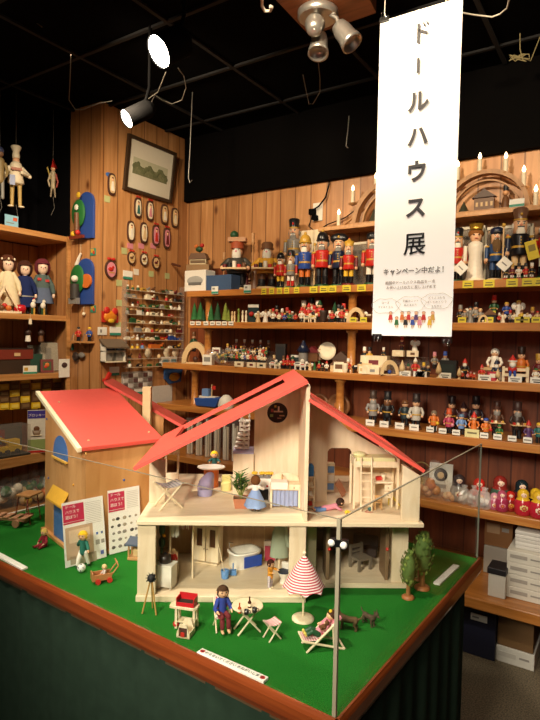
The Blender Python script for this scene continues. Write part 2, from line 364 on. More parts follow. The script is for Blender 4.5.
# ================================================================== DOLLHOUSE
DR = math.radians(35.0); DO = pz(137, 602.3, .8); DO.z = ZG
_du = Vector((math.cos(DR), math.sin(DR), 0)); _dv = Vector((-math.sin(DR), math.cos(DR), 0))
def DH(u, v, w): return DO+_du*u+_dv*v+Vector((0, 0, w))
def Dz(px, py, w): p = pz(px, py, DO.z+w)-DO; return p.dot(_du), p.dot(_dv)
def DV(px, py, v):
    d = ray(px, py); t = (v-(CAM-DO).dot(_dv))/d.dot(_dv); p = CAM+d*t-DO; return p.dot(_du), p.z
WU = vz(DO, 520.5)-DO.z                 # top of the upper floor
M_RED = mat('dc5446', .5, var=.05)
dh = thing('dollhouse', 'open two storey pale wooden dollhouse with red split roof', 'dollhouse', DO, DR)
UW = .752
def dbox(name, a, b, m=None, bevel=.0015, parent=dh): return MB().bx(a, b, m or M_MAPLE).build(name, parent, bevel=bevel)
dbox('base_floor', (-.004, 0, 0), (.443, .42, .016))
dbox('base_floor', (.443, .088, 0), (.745, .5, .014))
dbox('upper_floor', (-.003, -.004, WU-.011), (UW, .5, WU))
dbox('corner_post', (-.001, .004, .016), (.046, .018, WU-.011), M_MAPLEV)
dbox('corner_post', (.397, .004, .016), (.441, .018, WU-.011), M_MAPLEV)
dbox('corner_post', (.452, .095, .014), (.480, .107, WU-.011), M_MAPLEV)
dbox('corner_post', (DV(392, 560, .095)[0], .095, .014), (DV(408, 560, .095)[0], .107, WU-.011), M_MAPLEV)
dbox('side_wall', (0, .018, .016), (.01, .5, WU-.011), M_MAPLEV)
dbox('side_wall', (.431, .018, .016), (.441, .42, WU-.011), M_MAPLEV)
dbox('side_wall', (.731, .107, .014), (.741, .5, WU-.011), M_MAPLEV)
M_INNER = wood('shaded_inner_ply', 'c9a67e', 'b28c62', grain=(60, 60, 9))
# lower back wall with an open doorway at left and a window hole
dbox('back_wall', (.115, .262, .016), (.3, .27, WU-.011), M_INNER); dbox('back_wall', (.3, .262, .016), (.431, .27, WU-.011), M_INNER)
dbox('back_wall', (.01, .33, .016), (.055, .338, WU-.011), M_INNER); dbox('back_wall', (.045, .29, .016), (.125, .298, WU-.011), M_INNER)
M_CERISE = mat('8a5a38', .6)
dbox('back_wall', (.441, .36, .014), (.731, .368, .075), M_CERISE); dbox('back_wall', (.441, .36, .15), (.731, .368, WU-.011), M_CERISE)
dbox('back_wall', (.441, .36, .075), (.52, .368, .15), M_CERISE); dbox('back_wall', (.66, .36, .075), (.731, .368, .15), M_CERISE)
# doors of the right lower room with red knobs
for px, dx in ((328.5, .012), (388, -.012)):
    u, w = DV(px, 549, .1)
    d = dbox('door', (u-.005, .108, .014), (u+.005, .18, WU-.013), mat('7a6248', .5))
    MB().sph((0, 0, 0), .0048, cm('red', rough=.3)).build('knob', d, (u+dx*.2, .098, w))
# upper left posts
u0, _ = DV(149, 500, .153); u1, _ = DV(165, 500, .153)
wl = DV(149, 456, .153)[1]
EV = DV(134.5, 471, -.012)              # eave tip
RV = DV(308, 384, -.012)                # ridge underside front
sl = (RV[1]-EV[1])/(RV[0]-EV[0])
def roofw(u): return EV[1]+sl*(u-EV[0])
dbox('roof_post', (u0, .153, WU), (u1, .165, roofw(u0)-.01), M_MAPLEV)
a0, a1 = DV(165, 450, .33)[0], DV(179, 450, .33)[0]; wm = DV(172, 470, .33)[1]
dbox('roof_post', (a0, .33, WU), (a1, .342, wm-.01), M_MAPLEV)
dbox('roof_post', (a0, .33, wm+.05), (a1, .342, roofw(a0)-.004), M_MAPLEV); dbox('roof_post', (a0, .33, wm-.01), (a0+.006, .342, wm+.05), M_MAPLEV); dbox('roof_post', (a1-.006, .33, wm-.01), (a1, .342, wm+.05), M_MAPLEV)
# divider wall, rising above the right roof
dv = [( -.004, WU), (.30, WU), (.30, roofw(.44)+.0), (-.004, roofw(.44)+.0)]
du0 = .433; 
b = MB().prism([(.004, WU), (.36, WU), (.36, RV[1]-.004), (.004, RV[1]-.004)], du0, du0+.01, M_MAPLEV, 'x'); b.build('dividing_wall', dh, bevel=.001)
# back wall of the kitchen with a round porthole
k0, k1 = DV(254, 450, .215)[0], du0
pc = DV(277.5, 413, .215); pr = .031
def holed(u0, u1, w0, wtop, cu, cw, r, v, m, n=28):
    """upright panel whose top edge follows wtop(u), pierced by a round hole"""
    b = MB(); ring = []; outer = []
    for i in range(n):
        a = 2*PI*i/n; c_, s_ = math.cos(a), math.sin(a); ring.append((cu+r*c_, cw+r*s_))
        t = 9
        if c_ > 1e-6: t = min(t, (u1-cu)/c_)
        if c_ < -1e-6: t = min(t, (u0-cu)/c_)
        if s_ < -1e-6: t = min(t, (w0-cw)/s_)
        for _ in range(400):
            if cw+t*s_ > wtop(cu+t*c_): t *= .985
        outer.append((cu+t*c_, cw+t*s_))
    for cu_, cw_ in ((u0, w0), (u1, w0), (u0, wtop(u0)), (u1, wtop(u1))):
        j = min(range(n), key=lambda q: abs((math.atan2(cw_-cw, cu_-cu)-2*PI*q/n+PI) % (2*PI)-PI)); outer[j] = (cu_, cw_)
    vs = [(p[0], v, p[1]) for p in ring+outer]+[(p[0], v+.01, p[1]) for p in ring+outer]; fs = []
    for i in range(n):
        j = (i+1) % n; fs += [(i, j, n+j, n+i), (2*n+i, 3*n+i, 3*n+j, 2*n+j), (i, 2*n+i, 2*n+j, j), (n+i, n+j, 3*n+j, 3*n+i)]
    return b.add(vs, fs, m)
holed(k0, k1, WU, lambda u: roofw(u)-.014, pc[0], pc[1], pr, .215, M_MAPLEV).build('kitchen_wall', dh)
pm = MB().lathe([(0, .0), (pr*1.02, 0), (pr*1.02, .002)], mat('2a1216', .4, var=.5, scale=90), n=28)
for x_, z_, w_2, h_2, c_ in ((.1, .1, .9, .14, 'c9a890'), (.12, .35, .16, .5, 'd9c8b8'), (.45, -.3, .5, .12, 'b88a6a'), (-.5, .2, .25, .3, 'a03a3a'), (-.55, -.3, .3, .25, '7a8a4a'), (.2, -.55, .4, .12, '9a6a5a'), (-.2, .6, .2, .2, 'c8a040')): pm.box((x_*pr, z_*pr, .003), (w_2*pr, h_2*pr, .002), mat(c_, .6))
pm.build('porthole_picture', dh, (pc[0], .2275, pc[1]), rot=(PI/2, 0, 0))
# half height box below the stairs
q0, q1 = DV(233, 470, .205)[0], k0
wq = DV(240, 453, .2)[1]
dbox('stair_base', (q0, .205, WU), (q1, .3, wq-.004), M_MAPLEV)
dbox('stair_base', (q0-.002, .203, wq-.004), (q1, .302, wq), mat('a9a0b8', .6))
# right room back wall with arched doorway
r0, r1, vb = du0+.01, .735, .185
RR0 = DV(309, 402, -.008); RR1 = DV(422.5, 473, -.008); sr = (RR1[1]-RR0[1])/(RR1[0]-RR0[0])
def roofr(u): return RR0[1]+sr*(u-RR0[0])
d0, d1 = DV(327, 480, vb)[0], DV(351, 480, vb)[0]; dtp = DV(340, 448, vb)[1]
poly = [(r0, WU), (d0, WU), (d0, dtp-.012), (d0+.004, dtp-.004), (d0+.012, dtp), (d1-.012, dtp), (d1-.004, dtp-.004), (d1, dtp-.012), (d1, WU), (r1, WU), (r1, roofr(r1)-.012), (r0, roofr(r0)-.012)]
# built as four panels round the doorway
b = MB(); b.prism([(r0, WU), (d0, WU), (d0, dtp-.012), (d0+.004, dtp-.004), (d0+.012, dtp), (d0+.012, roofr(d0)-.012), (r0, roofr(r0)-.012)], vb, vb+.01, M_MAPLEV)
b.prism([(d0+.012, dtp), (d1-.012, dtp), (d1-.012, roofr(d1)-.012), (d0+.012, roofr(d0)-.012)], vb, vb+.01, M_MAPLEV)
b.prism([(d1-.012, dtp), (d1-.004, dtp-.004), (d1, dtp-.012), (d1, WU), (r1, WU), (r1, roofr(r1)-.012), (d1-.012, roofr(d1)-.012)], vb, vb+.01, M_MAPLEV)
b.build('doorway_wall', dh)
e0 = DV(402, 500, .01)[0]; e1 = DV(420, 500, .01)[0]
MB().prism([(e0, WU), (e1, WU), (e1, roofr(e1)-.012), (e0, roofr(e0)-.012)], .01, .022, M_MAPLEV).build('roof_post', dh, bevel=.001)
MB().bx((e1-.011, .022, WU), (e1-.001, .45, roofr(e1)-.014), M_MAPLEV).build('side_wall', dh)
# roofs: red frames with a long skylight
def roof(name, p0, p1, nrm, v0, v1, holes, th=.009, ridgecap=False):
    """p0 eave, p1 ridge in (u, w); holes = list of (s0, s1, v0, v1)"""
    p0, p1 = Vector(p0), Vector(p1); L = (p1-p0).length; t = (p1-p0)/L; n = Vector((-t.y, t.x))*(1 if t.x > 0 else -1)
    b = MB(); ss = sorted({0, 1, *[h[0] for h in holes], *[h[1] for h in holes]}); vv = sorted({v0, v1, *[h[2] for h in holes], *[h[3] for h in holes]})
    for i in range(len(ss)-1):
        for j in range(len(vv)-1):
            sm, vm = (ss[i]+ss[i+1])/2, (vv[j]+vv[j+1])/2
            if any(h[0] < sm < h[1] and h[2] < vm < h[3] for h in holes): continue
            a, c = p0+t*L*ss[i], p0+t*L*ss[i+1]
            b.prism([tuple(a), tuple(c), tuple(c+n*th), tuple(a+n*th)], vv[j], vv[j+1], M_RED)
    return b.build(name, dh)
roof('left_roof', EV, (RV[0]+.002, RV[1]+.002), 1, -.012, .47, [(.17, .9, .2, .41)])
roof('right_roof', (RR1[0]+.003, RR1[1]), (RR0[0]-.001, RR0[1]+.001), 1, -.008, .47, [(.06, .9, .2, .36)])
# white spiral stairs standing on the stair base
ss = thing('spiral_stairs', 'small white toy staircase with balusters beside the porthole wall', 'toy stairs', DH((q0+q1)/2, .25, wq+.0005), DR)
M_WHITE = cm('white', rough=.45)
hs = (DV(244, 411, .25)[1]-wq)*.8
for i in range(7):
    z = hs*(i+.5)/7; off = -.012+.0035*i
    MB().box((off*.5+.0, 0, z), (.045-.003*i, .03, .005), M_WHITE).build('tread', ss)
    for s in (-1, 1):
        if i > 3 or s == 1: MB().cyl((off*.5+s*(.02-.0015*i), -.013, z), (off*.5+s*(.02-.0015*i), -.013, z+hs*.3), .0022, M_WHITE, n=6).sph((off*.5+s*(.02-.0015*i), -.013, z+hs*.3), .004, M_WHITE, n=8, k=6).build('baluster', ss)
MB().cyl((.0, 0, 0), (.0, 0, hs), .004, M_WHITE, n=8).build('pole', ss)

# ------------------------------------------------------------------ dolls
def doll(name, label, loc, rz, h, hair, top, legs=None, skirt=None, pose='stand', shoe='brown', rx=0, hairlen=.5, skin=None, bald=False, parts=True, cat='doll'):
    """bendy peg doll facing local -Y, standing h tall; body is one mesh, clothes and hair its children"""
    t = thing(name, label, cat, loc, rz, rot=(rx, 0, rz)); sk_ = cm(skin, var=.05) if skin else M_SKIN; u = h
    hz = .86*u; sh_ = .68*u; hip = .40*u; r = .125*u
    if pose == 'stand':
        arms = [[(s*.10*u, 0, sh_), (s*.17*u, -.03*u, .55*u), (s*.17*u, -.12*u, .45*u)] for s in (-1, 1)]
        lg = [[(s*.06*u, 0, hip), (s*.065*u, 0, .2*u), (s*.065*u, 0, .03*u)] for s in (-1, 1)]; zoff = 0
    elif pose == 'arms':
        arms = [[(s*.10*u, 0, sh_), (s*.2*u, -.07*u, .62*u), (s*.16*u, -.22*u, .62*u)] for s in (-1, 1)]
        lg = [[(s*.06*u, 0, hip), (s*.065*u, 0, .2*u), (s*.065*u, 0, .03*u)] for s in (-1, 1)]; zoff = 0
    elif pose == 'stride':
        arms = [[(s*.10*u, 0, sh_), (s*.2*u, -s*.08*u, .56*u), (s*.25*u, -s*.16*u, .5*u)] for s in (-1, 1)]
        lg = [[(-.06*u, 0, hip), (-.08*u, -.1*u, .22*u), (-.1*u, -.12*u, .03*u)], [(.06*u, 0, hip), (.1*u, .05*u, .2*u), (.12*u, .1*u, .04*u)]]; zoff = 0
    elif pose == 'sit':
        zoff = -hip+.05*u
        arms = [[(s*.10*u, 0, sh_), (s*.18*u, -.06*u, .53*u), (s*.15*u, -.2*u, .5*u)] for s in (-1, 1)]
        lg = [[(s*.06*u, 0, hip), (s*.07*u, -.24*u, .41*u), (s*.07*u, -.26*u, .12*u)] for s in (-1, 1)]
    elif pose == 'floorsit':
        zoff = -hip+.06*u
        arms = [[(s*.10*u, 0, sh_), (s*.18*u, -.06*u, .53*u), (s*.13*u, -.18*u, .47*u)] for s in (-1, 1)]
        lg = [[(s*.06*u, 0, hip), (s*.1*u, -.2*u, hip), (s*.12*u, -.38*u, hip-.01*u)] for s in (-1, 1)]
    else:                                # crawl: lying on its belly, head raised
        zoff = 0
    b = MB()
    if pose == 'crawl':
        T = [(0, .3*u, .07*u), (0, .12*u, .09*u), (0, -.08*u, .13*u)]; hd = (0, -.24*u, .24*u); r *= 1.05
        arms = [[(s*.09*u, -.08*u, .12*u), (s*.16*u, -.16*u, .07*u), (s*.12*u, -.28*u, .02*u)] for s in (-1, 1)]
        lg = [[(s*.06*u, .3*u, .06*u), (s*.08*u, .48*u, .04*u), (s*.08*u, .62*u, .06*u)] for s in (-1, 1)]
        b.limb(T, [.085*u, .085*u, .075*u], sk_); b.limb([T[2], hd], [.045*u, .045*u], sk_)
    else:
        hd = (0, -.01*u, hz); T = [(0, 0, hip), (0, 0, .54*u), (0, 0, sh_)]
        b.limb(T, [.085*u, .075*u, .08*u], sk_); b.limb([(0, 0, sh_), hd], [.04*u, .045*u], sk_)
    b.sph(hd, r, sk_, (1, .97, 1.06), n=16, k=12)
    b.sph((hd[0], hd[1]-r*.98, hd[2]-.01*u), .018*u, sk_, n=6, k=5)
    for s in (-1, 1): b.sph((s*r*.38, hd[1]-r*.88, hd[2]+.02*u), .017*u, cm('black'), n=6, k=5); b.sph((s*r*.98, hd[1], hd[2]), .03*u, sk_, n=6, k=5)
    b.box((0, hd[1]-r*.9, hd[2]-.055*u), (.06*u, .014*u, .01*u), cm('maroon'))
    for A_ in arms:
        b.limb(A_, [.034*u, .03*u, .026*u], sk_); e = Vector(A_[2]); d = (e-Vector(A_[1])).normalized()
        for f_ in (-1, 0, 1): b.tube([e, e+d*.05*u+Vector((f_*.012*u, 0, 0))], [.013*u, .008*u], sk_, n=5)
    for L_ in lg:
        b.limb(L_, [.055*u, .045*u, .034*u], sk_); e = Vector(L_[2])
        fd = Vector((0, -.055*u, -.012*u)) if pose not in ('crawl',) else Vector((0, .05*u, 0))
        if pose == 'floorsit': fd = Vector((0, -.02*u, .05*u))
        b.limb([tuple(e), tuple(e+fd)], [.034*u, .03*u], cm(shoe) if shoe else sk_)
    bo = b.build('body', t, (0, 0, zoff))
    m = MB(); mt = cm(top, rough=.85)
    m.limb(T, [.1*u, .092*u, .092*u], mt)
    for A_ in arms: m.limb(A_[:2]+[tuple(Vector(A_[1])*.5+Vector(A_[2])*.5)], [.05*u, .045*u, .042*u], mt)
    m.build('top', t, (0, 0, zoff))
    if skirt:
        m = MB(); ms = cm(skirt, rough=.9); n = 18; prof = [(.1, .6), (.15, .5), (.24, .32), (.3, .14)]
        vs = [(rr*u*(1+.07*math.cos(6*2*PI*i/n))*math.cos(2*PI*i/n), rr*u*(1+.07*math.cos(6*2*PI*i/n))*math.sin(2*PI*i/n), z*u) for rr, z in prof for i in range(n)]
        m.add(vs, [(j*n+i, j*n+(i+1) % n, (j+1)*n+(i+1) % n, (j+1)*n+i) for j in range(3) for i in range(n)], ms, True).build('skirt', t, (0, 0, zoff))
    if legs:
        m = MB(); ml = legs if not isinstance(legs, str) else cm(legs, rough=.85)
        for L_ in lg:
            p = [Vector(q) for q in L_]; m.limb([tuple(p[0]), tuple(p[1]), tuple(p[1]*.25+p[2]*.75)], [.066*u, .056*u, .05*u], ml)
        if pose != 'crawl': m.sph((0, 0, hip), .1*u, ml, (1, .9, .7))
        m.build('trousers', t, (0, 0, zoff))
    if not bald:
        m = MB(); mh = cm(hair, rough=.9, var=.3, scale=300); n = 16; k = 8
        def cap(i, j):
            th = PI*j/(k-1)*(.52+.0); a = 2*PI*i/n; rr = r*1.1
            drop = 1.0 if math.sin(a) > -.6 else .72      # shorter over the face
            th *= drop*(1+hairlen*.6*(1 if math.sin(a) > -.6 else 0))
            return (hd[0]+rr*math.sin(th)*math.cos(a), hd[1]+rr*math.sin(th)*math.sin(a)*.99, hd[2]+rr*1.04*math.cos(th))
        vs = [cap(i, j) for j in range(k) for i in range(n)]
        m.add(vs, [(j*n+i, (j+1)*n+i, (j+1)*n+(i+1) % n, j*n+(i+1) % n) for j in range(k-1) for i in range(n)], mh, True).build('hair', t, (0, 0, zoff))
    return t
def dloc(px, py, w=None):                # floor point inside the dollhouse
    w = WU+.0006 if w is None else w; u, v = Dz(px, py, w); return DH(u, v, w)
def hpx(P, h): return h*depth(P)/F
def G(px, py): return pz(px, py, ZG+.0005)
# upstairs, left room
p = dloc(168, 507); t = thing('folding_table', 'toy folding table with grey gingham cloth top upstairs at far left', 'toy table', p, DR+.5); t.scale = (1.3, 1.2, 1.2)
s = .031; hh = hpx(p, 21)
for y in (-.02, .02):
    for a in (-1, 1): MB().cyl((-a*.026, y, 0), (a*.026, y, hh), .0024, M_TOYWOOD, n=6).build('leg', t)
sg = MB()
for i in range(6):
    x0, x1 = -.026+.052*i/6, -.026+.052*(i+1)/6; z0 = hh-.008*math.sin(PI*i/6); z1 = hh-.008*math.sin(PI*(i+1)/6)
    sg.add([(x0, -.024, z0), (x1, -.024, z1), (x1, .024, z1), (x0, .024, z0)], [(0, 1, 2, 3)], M_GINGHAMB, True)
sg.build('cloth_seat', t)
p = dloc(205, 495); t = thing('toy_armchair', 'lavender felt toy armchair upstairs facing the oval table', 'toy chair', p, DR+.6); t.scale = (1.25, 1.25, 1.15)
mv = mat('a39bbc', .9); h_ = hpx(p, 22)
MB().lathe([(.018, 0), (.019, h_*.35), (.017, h_*.45)], mv, n=18).build('seat', t)
bk = MB(); n = 14
vs = []
for i in range(n+1):
    a = PI*(.1+.8*i/n)+PI*.5*0; rr = .021
    for q, z in ((rr, h_*.3), (rr+.001, h_*(.62+.38*math.sin(PI*i/n))), (rr-.006, h_*(.6+.36*math.sin(PI*i/n))), (rr-.006, h_*.3)): vs.append((q*math.cos(a), -q*math.sin(a), z))
bk.add(vs, [(4*i+k, 4*i+4+k, 4*i+4+(k+1) % 4, 4*i+(k+1) % 4) for i in range(n) for k in range(4)]+[(0, 1, 2, 3), (4*n+3, 4*n+2, 4*n+1, 4*n)], mv, True).build('backrest', t)
p = dloc(211, 486); t = thing('toy_oval_table', 'white oval toy table on an orange drum base upstairs', 'toy table', p, DR); t.scale = (1.15, 1.15, 1); h_ = hpx(p, 20)
MB().lathe([(.021, 0), (.021, h_-.006)], cm('orange'), n=18).build('drum_base', t)
MB().lathe([(.036, h_-.006), (.04, h_-.003), (.038, h_)], M_WHITE, n=28, sy=.75).build('table_top', t)
doll('doll', 'tiny blond doll in green top behind the white oval table', DH(*Dz(213, 482, WU), WU+.001)+_dv*.05, DR, hpx(p, 29), 'yellow', 'teal', legs='orange', pose='arms')
p = dloc(226, 490); t = thing('toy_armchair', 'pale yellow felt toy chair upstairs left of the potted plant', 'toy chair', p, DR); my = mat('d8cf8a', .9)
MB().lathe([(.016, 0), (.017, .02), (.012, .024)], my, n=14).build('seat', t); MB().box((0, .015, .03), (.03, .006, .03), my).build('backrest', t, bevel=.004)
# potted plant
p = dloc(241, 507); t = thing('potted_plant', 'bushy green toy plant in a square terracotta pot upstairs', 'toy plant', p, DR); t.scale = (1.3, 1.3, 1.2)
mp_ = cm('c07a58'); MB().add([(-.013, -.013, 0), (.013, -.013, 0), (.013, .013, 0), (-.013, .013, 0), (-.017, -.017, .024), (.017, -.017, .024), (.017, .017, .024), (-.017, .017, .024)], [(0, 1, 2, 3), (0, 1, 5, 4), (1, 2, 6, 5), (2, 3, 7, 6), (3, 0, 4, 7)], mp_).bx((-.0155, -.0155, .019), (.0155, .0155, .021), cm('brown')).build('pot', t)
st = MB(); lf = MB(); rng = random.Random(3); ml = mat('3f6b2c', .7, var=.4)
for i in range(13):
    a = rng.random()*6.28; rr = .006+rng.random()*.024; top = Vector((rr*math.cos(a), rr*math.sin(a), .04+rng.random()*.045)); st.tube([(0, 0, .02), top*.6+Vector((0, 0, .01)), top], .001, cm('olive'), n=5)
    for k in range(9):
        q = top*(.55+.05*k); q.z = .03+(top.z-.03)*(.4+.07*k); th = rng.random()*6.28; d = Vector((math.cos(th), math.sin(th), .5)); o_ = d.cross(Vector((0, 0, 1))).normalized()*.0022
        lf.add([q, q+d*.008+o_*1.5, q+d*.018, q+d*.008-o_*1.5], [(0, 1, 2, 3)], ml)
st.build('stem', t); lf.build('foliage', t)
# kitchen: stove with yellow flowers, doll, sink
us, vs_ = Dz(285, 508, WU)
p = DH(Dz(262, 507, WU)[0], .165, WU+.0006); t = thing('toy_stove', 'small white toy stove with grey hob behind the blue dress doll', 'toy stove', p, DR); h_ = hpx(p, 26)
MB().box((0, 0, h_/2), (.05, .04, h_), M_WHITE).build('body', t, bevel=.001)
MB().box((0, 0, h_+.001), (.046, .036, .002), cm('grey')).build('hob', t); MB().sph((.014, -.021, h_*.72), .003, cm('red')).build('knob', t); MB().box((0, -.021, h_*.4), (.036, .002, h_*.4), cm('black')).build('oven_door', t)
for i, x in enumerate((-.022, .0, .016, .024)):
    o = MB(); o.cyl((0, 0, 0), (0, 0, .006), .004, cm('grey'), n=8)
    for k in range(7): o.sph((.006*math.cos(k*.9), .006*math.sin(k*.9), .009), .0038, cm('yellow'), n=6, k=5)
    o.build('flowers', None, p+_du*x+Vector((0, 0, h_+.0025)))
for o in [o for o in bpy.data.objects if o.name.startswith('flowers')]:
    later(o, 'bunch of tiny yellow flowers', 'on the toy stove', 'toy flowers', proj(o.location)[0], 'yellow flowers on the stove')
p = dloc(255, 511); doll('doll', 'brown haired doll in white blouse and light blue skirt at the stove', p, DR+PI-.2, hpx(p, 36), 'brown', 'white', skirt='8ba2cc', pose='arms', hairlen=.9)
p = DH(us, .135, WU+.0006); t = thing('toy_sink_cabinet', 'pale wooden toy sink unit with blue curtain under a white basin', 'toy sink', p, DR); h_ = hpx(p, 24); w_ = hpx(p, 30)
for x in (-1, 1):
    for y in (-1, 1): MB().box((x*(w_/2-.003), y*.017, h_*.4), (.006, .006, h_*.8), M_TOYWOOD).build('leg', t)
MB().box((0, 0, h_*.86), (w_, .04, h_*.24), M_TOYWOOD).build('cabinet', t, bevel=.001)
dr_ = MB().box((w_*.28, -.021, h_*.86), (w_*.36, .003, h_*.16), M_TOYWOOD).build('drawer', t, bevel=.001); MB().sph((w_*.28, -.024, h_*.86), .0018, cm('brown'), n=6, k=5).build('knob', dr_)
MB().box((-w_*.2, -.004, h_*.93), (w_*.56, .042, h_*.3), M_WHITE).build('basin', t, bevel=.002)
MB().tube([(-w_*.1, .012, h_), (-w_*.1, .012, h_+.018), (-w_*.1, 0, h_+.022), (-w_*.1, -.004, h_+.016)], .0016, cm('tan', metal=.6)).build('tap', t)
cu = MB(); n = 30; vs = []
for i in range(n+1): x = -w_*.44+w_*.88*i/n; y = -.014+.003*math.sin(i*1.3); vs += [(x, y, .004), (x, y, h_*.74)]
cu.add(vs, [(2*i, 2*i+2, 2*i+3, 2*i+1) for i in range(n)], mat('97a2c2', .9), True).build('curtain', t)
MB().prism([(-w_*.48, h_)]+[(w_*.48*-math.cos(PI*i/10), h_+.004+.02*math.sin(PI*i/10)) for i in range(11)]+[(w_*.48, h_)], .018, .021, M_MAPLEV).build('splashback', t)
# right room: shelf rack, baby, bunk bed, desk, chair ...
p = DH(DV(310, 500, .1)[0], .12, WU+.0006); t = thing('toy_shelf_rack', 'slim wooden toy shelf rack standing against the dividing wall', 'toy shelf', p, DR); h_ = hpx(p, 37)
for x in (-.008, .012): MB().box((x, 0, h_/2), (.003, .03, h_), M_TOYWOOD).build('side_panel', t)
for k in range(4): MB().box((.002, 0, h_*(.06+.27*k)), (.018, .03, .003), M_TOYWOOD).build('shelf', t)
for k, (c_, n_) in enumerate((('red', 'small red toy bundle on the bottom of the slim rack'), ('white', 'small white toy pack on the middle of the slim rack'), ('cream', 'small cream toy jar high on the slim rack'))):
    o = MB().sph((0, 0, .006), .006, cm(c_), (1.1, 1, 1)).box((0, 0, .005), (.012, .014, .009), cm(c_)).build('toy_bundle', None, p+_du*.002+Vector((0, 0, h_*(.06+.27*k)+.002)), DR); tag(o, n_, 'toy')
o = MB().box((0, 0, .014), (.016, .018, .028), cm('3f86c8')).box((0, 0, .03), (.01, .012, .006), cm('3f86c8')).build('toy_box', None, p+_du*.002+Vector((0, 0, h_*.87+.002)), DR); tag(o, 'blue toy box on top of the slim rack', 'toy box')
p = dloc(333, 510); b_ = doll('crawling_doll', 'crawling baby doll in pink top and blue trousers on the upper floor', p, DR+1.75, hpx(p, 31), '3a2a22', 'pink', legs='lblue', pose='crawl', shoe='skin')
def toycar(name, label, loc, rz, L, c1, cat='toy car'):
    t = thing(name, label, cat, loc, rz); MB().prism([(-L/2, L*.12), (L/2, L*.12), (L/2, L*.32), (L*.2, L*.36), (L*.1, L*.58), (-L*.3, L*.58), (-L/2, L*.34)], -L*.22, L*.22, cm(c1)).build('body', t, bevel=L*.03)
    for x in (-.28, .28):
        for y in (-1, 1): MB().cyl((x*L, y*L*.2, L*.13), (x*L, y*L*.26, L*.13), L*.13, cm('black'), n=10).build('wheel', t)
    return t
toycar('toy_car', 'tiny yellow and black toy car in front of the crawling doll', dloc(348, 514), DR+.3, .018, 'yellow')
p = dloc(370, 511); t = thing('pull_toy', 'tiny green pull toy on a red string under the desk', 'toy', p, DR)
MB().sph((0, 0, .006), .0055, cm('teal'), (1.3, .8, 1)).sph((.005, 0, .011), .0035, cm('teal')).build('body', t); MB().tube([(-.004, 0, .003), (-.012, -.004, .001), (-.016, -.012, .001), (-.006, -.014, .001), (.006, -.013, .001)], .0007, cm('red'), n=5).build('string', t)
# bunk bed with ladder
ub0, vb0 = Dz(352, 508, WU); ub1 = DV(401, 500, .12)[0]; bv0 = .115; bv1 = .18
p = DH(ub0, bv0, WU+.0006); bw = DV(402, 500, .1)[0]-ub0; wt = DV(380, 459, bv0)[1]-WU
t = thing('toy_loft_bed', 'wooden toy loft bed with ladder and pale floral mattress', 'toy bed', p, DR)
for x in (0, bw-.012):
    for y in (0, bv1-bv0-.008): MB().box((x+.003, y+.004, wt/2), (.006, .006, wt), M_TOYWOOD).build('post', t)
MB().box((bw/2-.004, (bv1-bv0)/2, wt-.022), (bw-.012, bv1-bv0, .006), M_TOYWOOD).build('bed_base', t)
MB().box((bw/2-.004, .001, wt-.014), (bw-.012, .004, .012), M_TOYWOOD).box((.003, (bv1-bv0)/2, wt-.01), (.004, bv1-bv0, .02), M_TOYWOOD).box((bw/2, bv1-bv0-.004, wt-.01), (bw-.012, .004, .022), M_TOYWOOD).build('rail', t, bevel=.001)
mt_ = stripes('floral_mattress', 'e8e0ac', 'd8d69c', 160, 'xy', True)
MB().box((bw/2-.004, (bv1-bv0)/2-.002, wt-.006), (bw*.82, bv1-bv0-.012, .016), mt_).build('mattress', t, bevel=.003)
MB().sph((.022, (bv1-bv0)/2, wt+.006), .02, mt_, (1, .9, .4)).build('pillow', t)
lad = MB(); lx = .02; lw = .03
la = MB()
for x in (lx, lx+lw): la.cyl((x, -.02, 0), (x, -.002, wt+.004), .0026, M_TOYWOOD, n=6)
lo_ = la.build('ladder', t)
for k in range(6):
    f_ = (k+.7)/6.5; MB().cyl((lx, -.02+.018*f_, wt*f_), (lx+lw, -.02+.018*f_, wt*f_), .0022, M_TOYWOOD, n=6).build('rung', lo_)
# desk and chair under the bed
p = DH(ub0+bw*.66, .15, WU+.0006); t = thing('toy_desk', 'small wooden toy desk standing under the loft bed', 'toy desk', p, DR); hd_ = wt*.5
MB().box((0, 0, hd_), (bw*.42, .04, .005), M_TOYWOOD).build('desk_top', t)
for x in (-1, 1): MB().box((x*bw*.19, 0, hd_/2), (.005, .036, hd_), M_TOYWOOD).build('leg', t)
for k in range(2): dd = MB().box((bw*.1, -.019, hd_*(.8-.3*k)), (bw*.15, .003, hd_*.24), M_TOYWOOD).build('drawer', t, bevel=.0006); MB().sph((bw*.1, -.022, hd_*(.8-.3*k)), .0016, cm('brown'), n=6, k=5).build('knob', dd)
o = MB().box((0, 0, .005), (.02, .012, .01), cm('red')).box((.01, 0, .008), (.008, .012, .016), cm('cream')).build('toy_books', None, p+Vector((0, 0, hd_+.003))-_du*.008, DR); tag(o, 'tiny red and cream toy set on the toy desk', 'toy')
def toychair(name, label, p, rz, hs_, w_, m=M_TOYWOOD, cat='toy chair'):
    t = thing(name, label, cat, p, rz)
    for x in (-1, 1):
        for y in (-1, 1): MB().box((x*w_*.42, y*w_*.42, hs_/2 if y < 0 else hs_), (w_*.14, w_*.14, hs_ if y < 0 else hs_*2), m).build('leg', t)
    MB().box((0, 0, hs_), (w_, w_, w_*.12), m).build('seat', t); MB().box((0, w_*.42, hs_*1.8), (w_*.9, w_*.1, hs_*.28), m).box((0, w_*.42, hs_*1.35), (w_*.9, w_*.1, hs_*.15), m).build('backrest', t)
    return t
p = DH(ub0+bw*.52, .115, WU+.0006); toychair('toy_chair', 'small brown wooden toy chair at the toy desk', p, DR+PI, .022, .022, wood('darker_toy_wood', 'c9a06a', 'b0844e', grain=(80, 80, 20)))
u_, v_ = Dz(398, 505, WU); p = DH(u_, v_, WU+.0006)
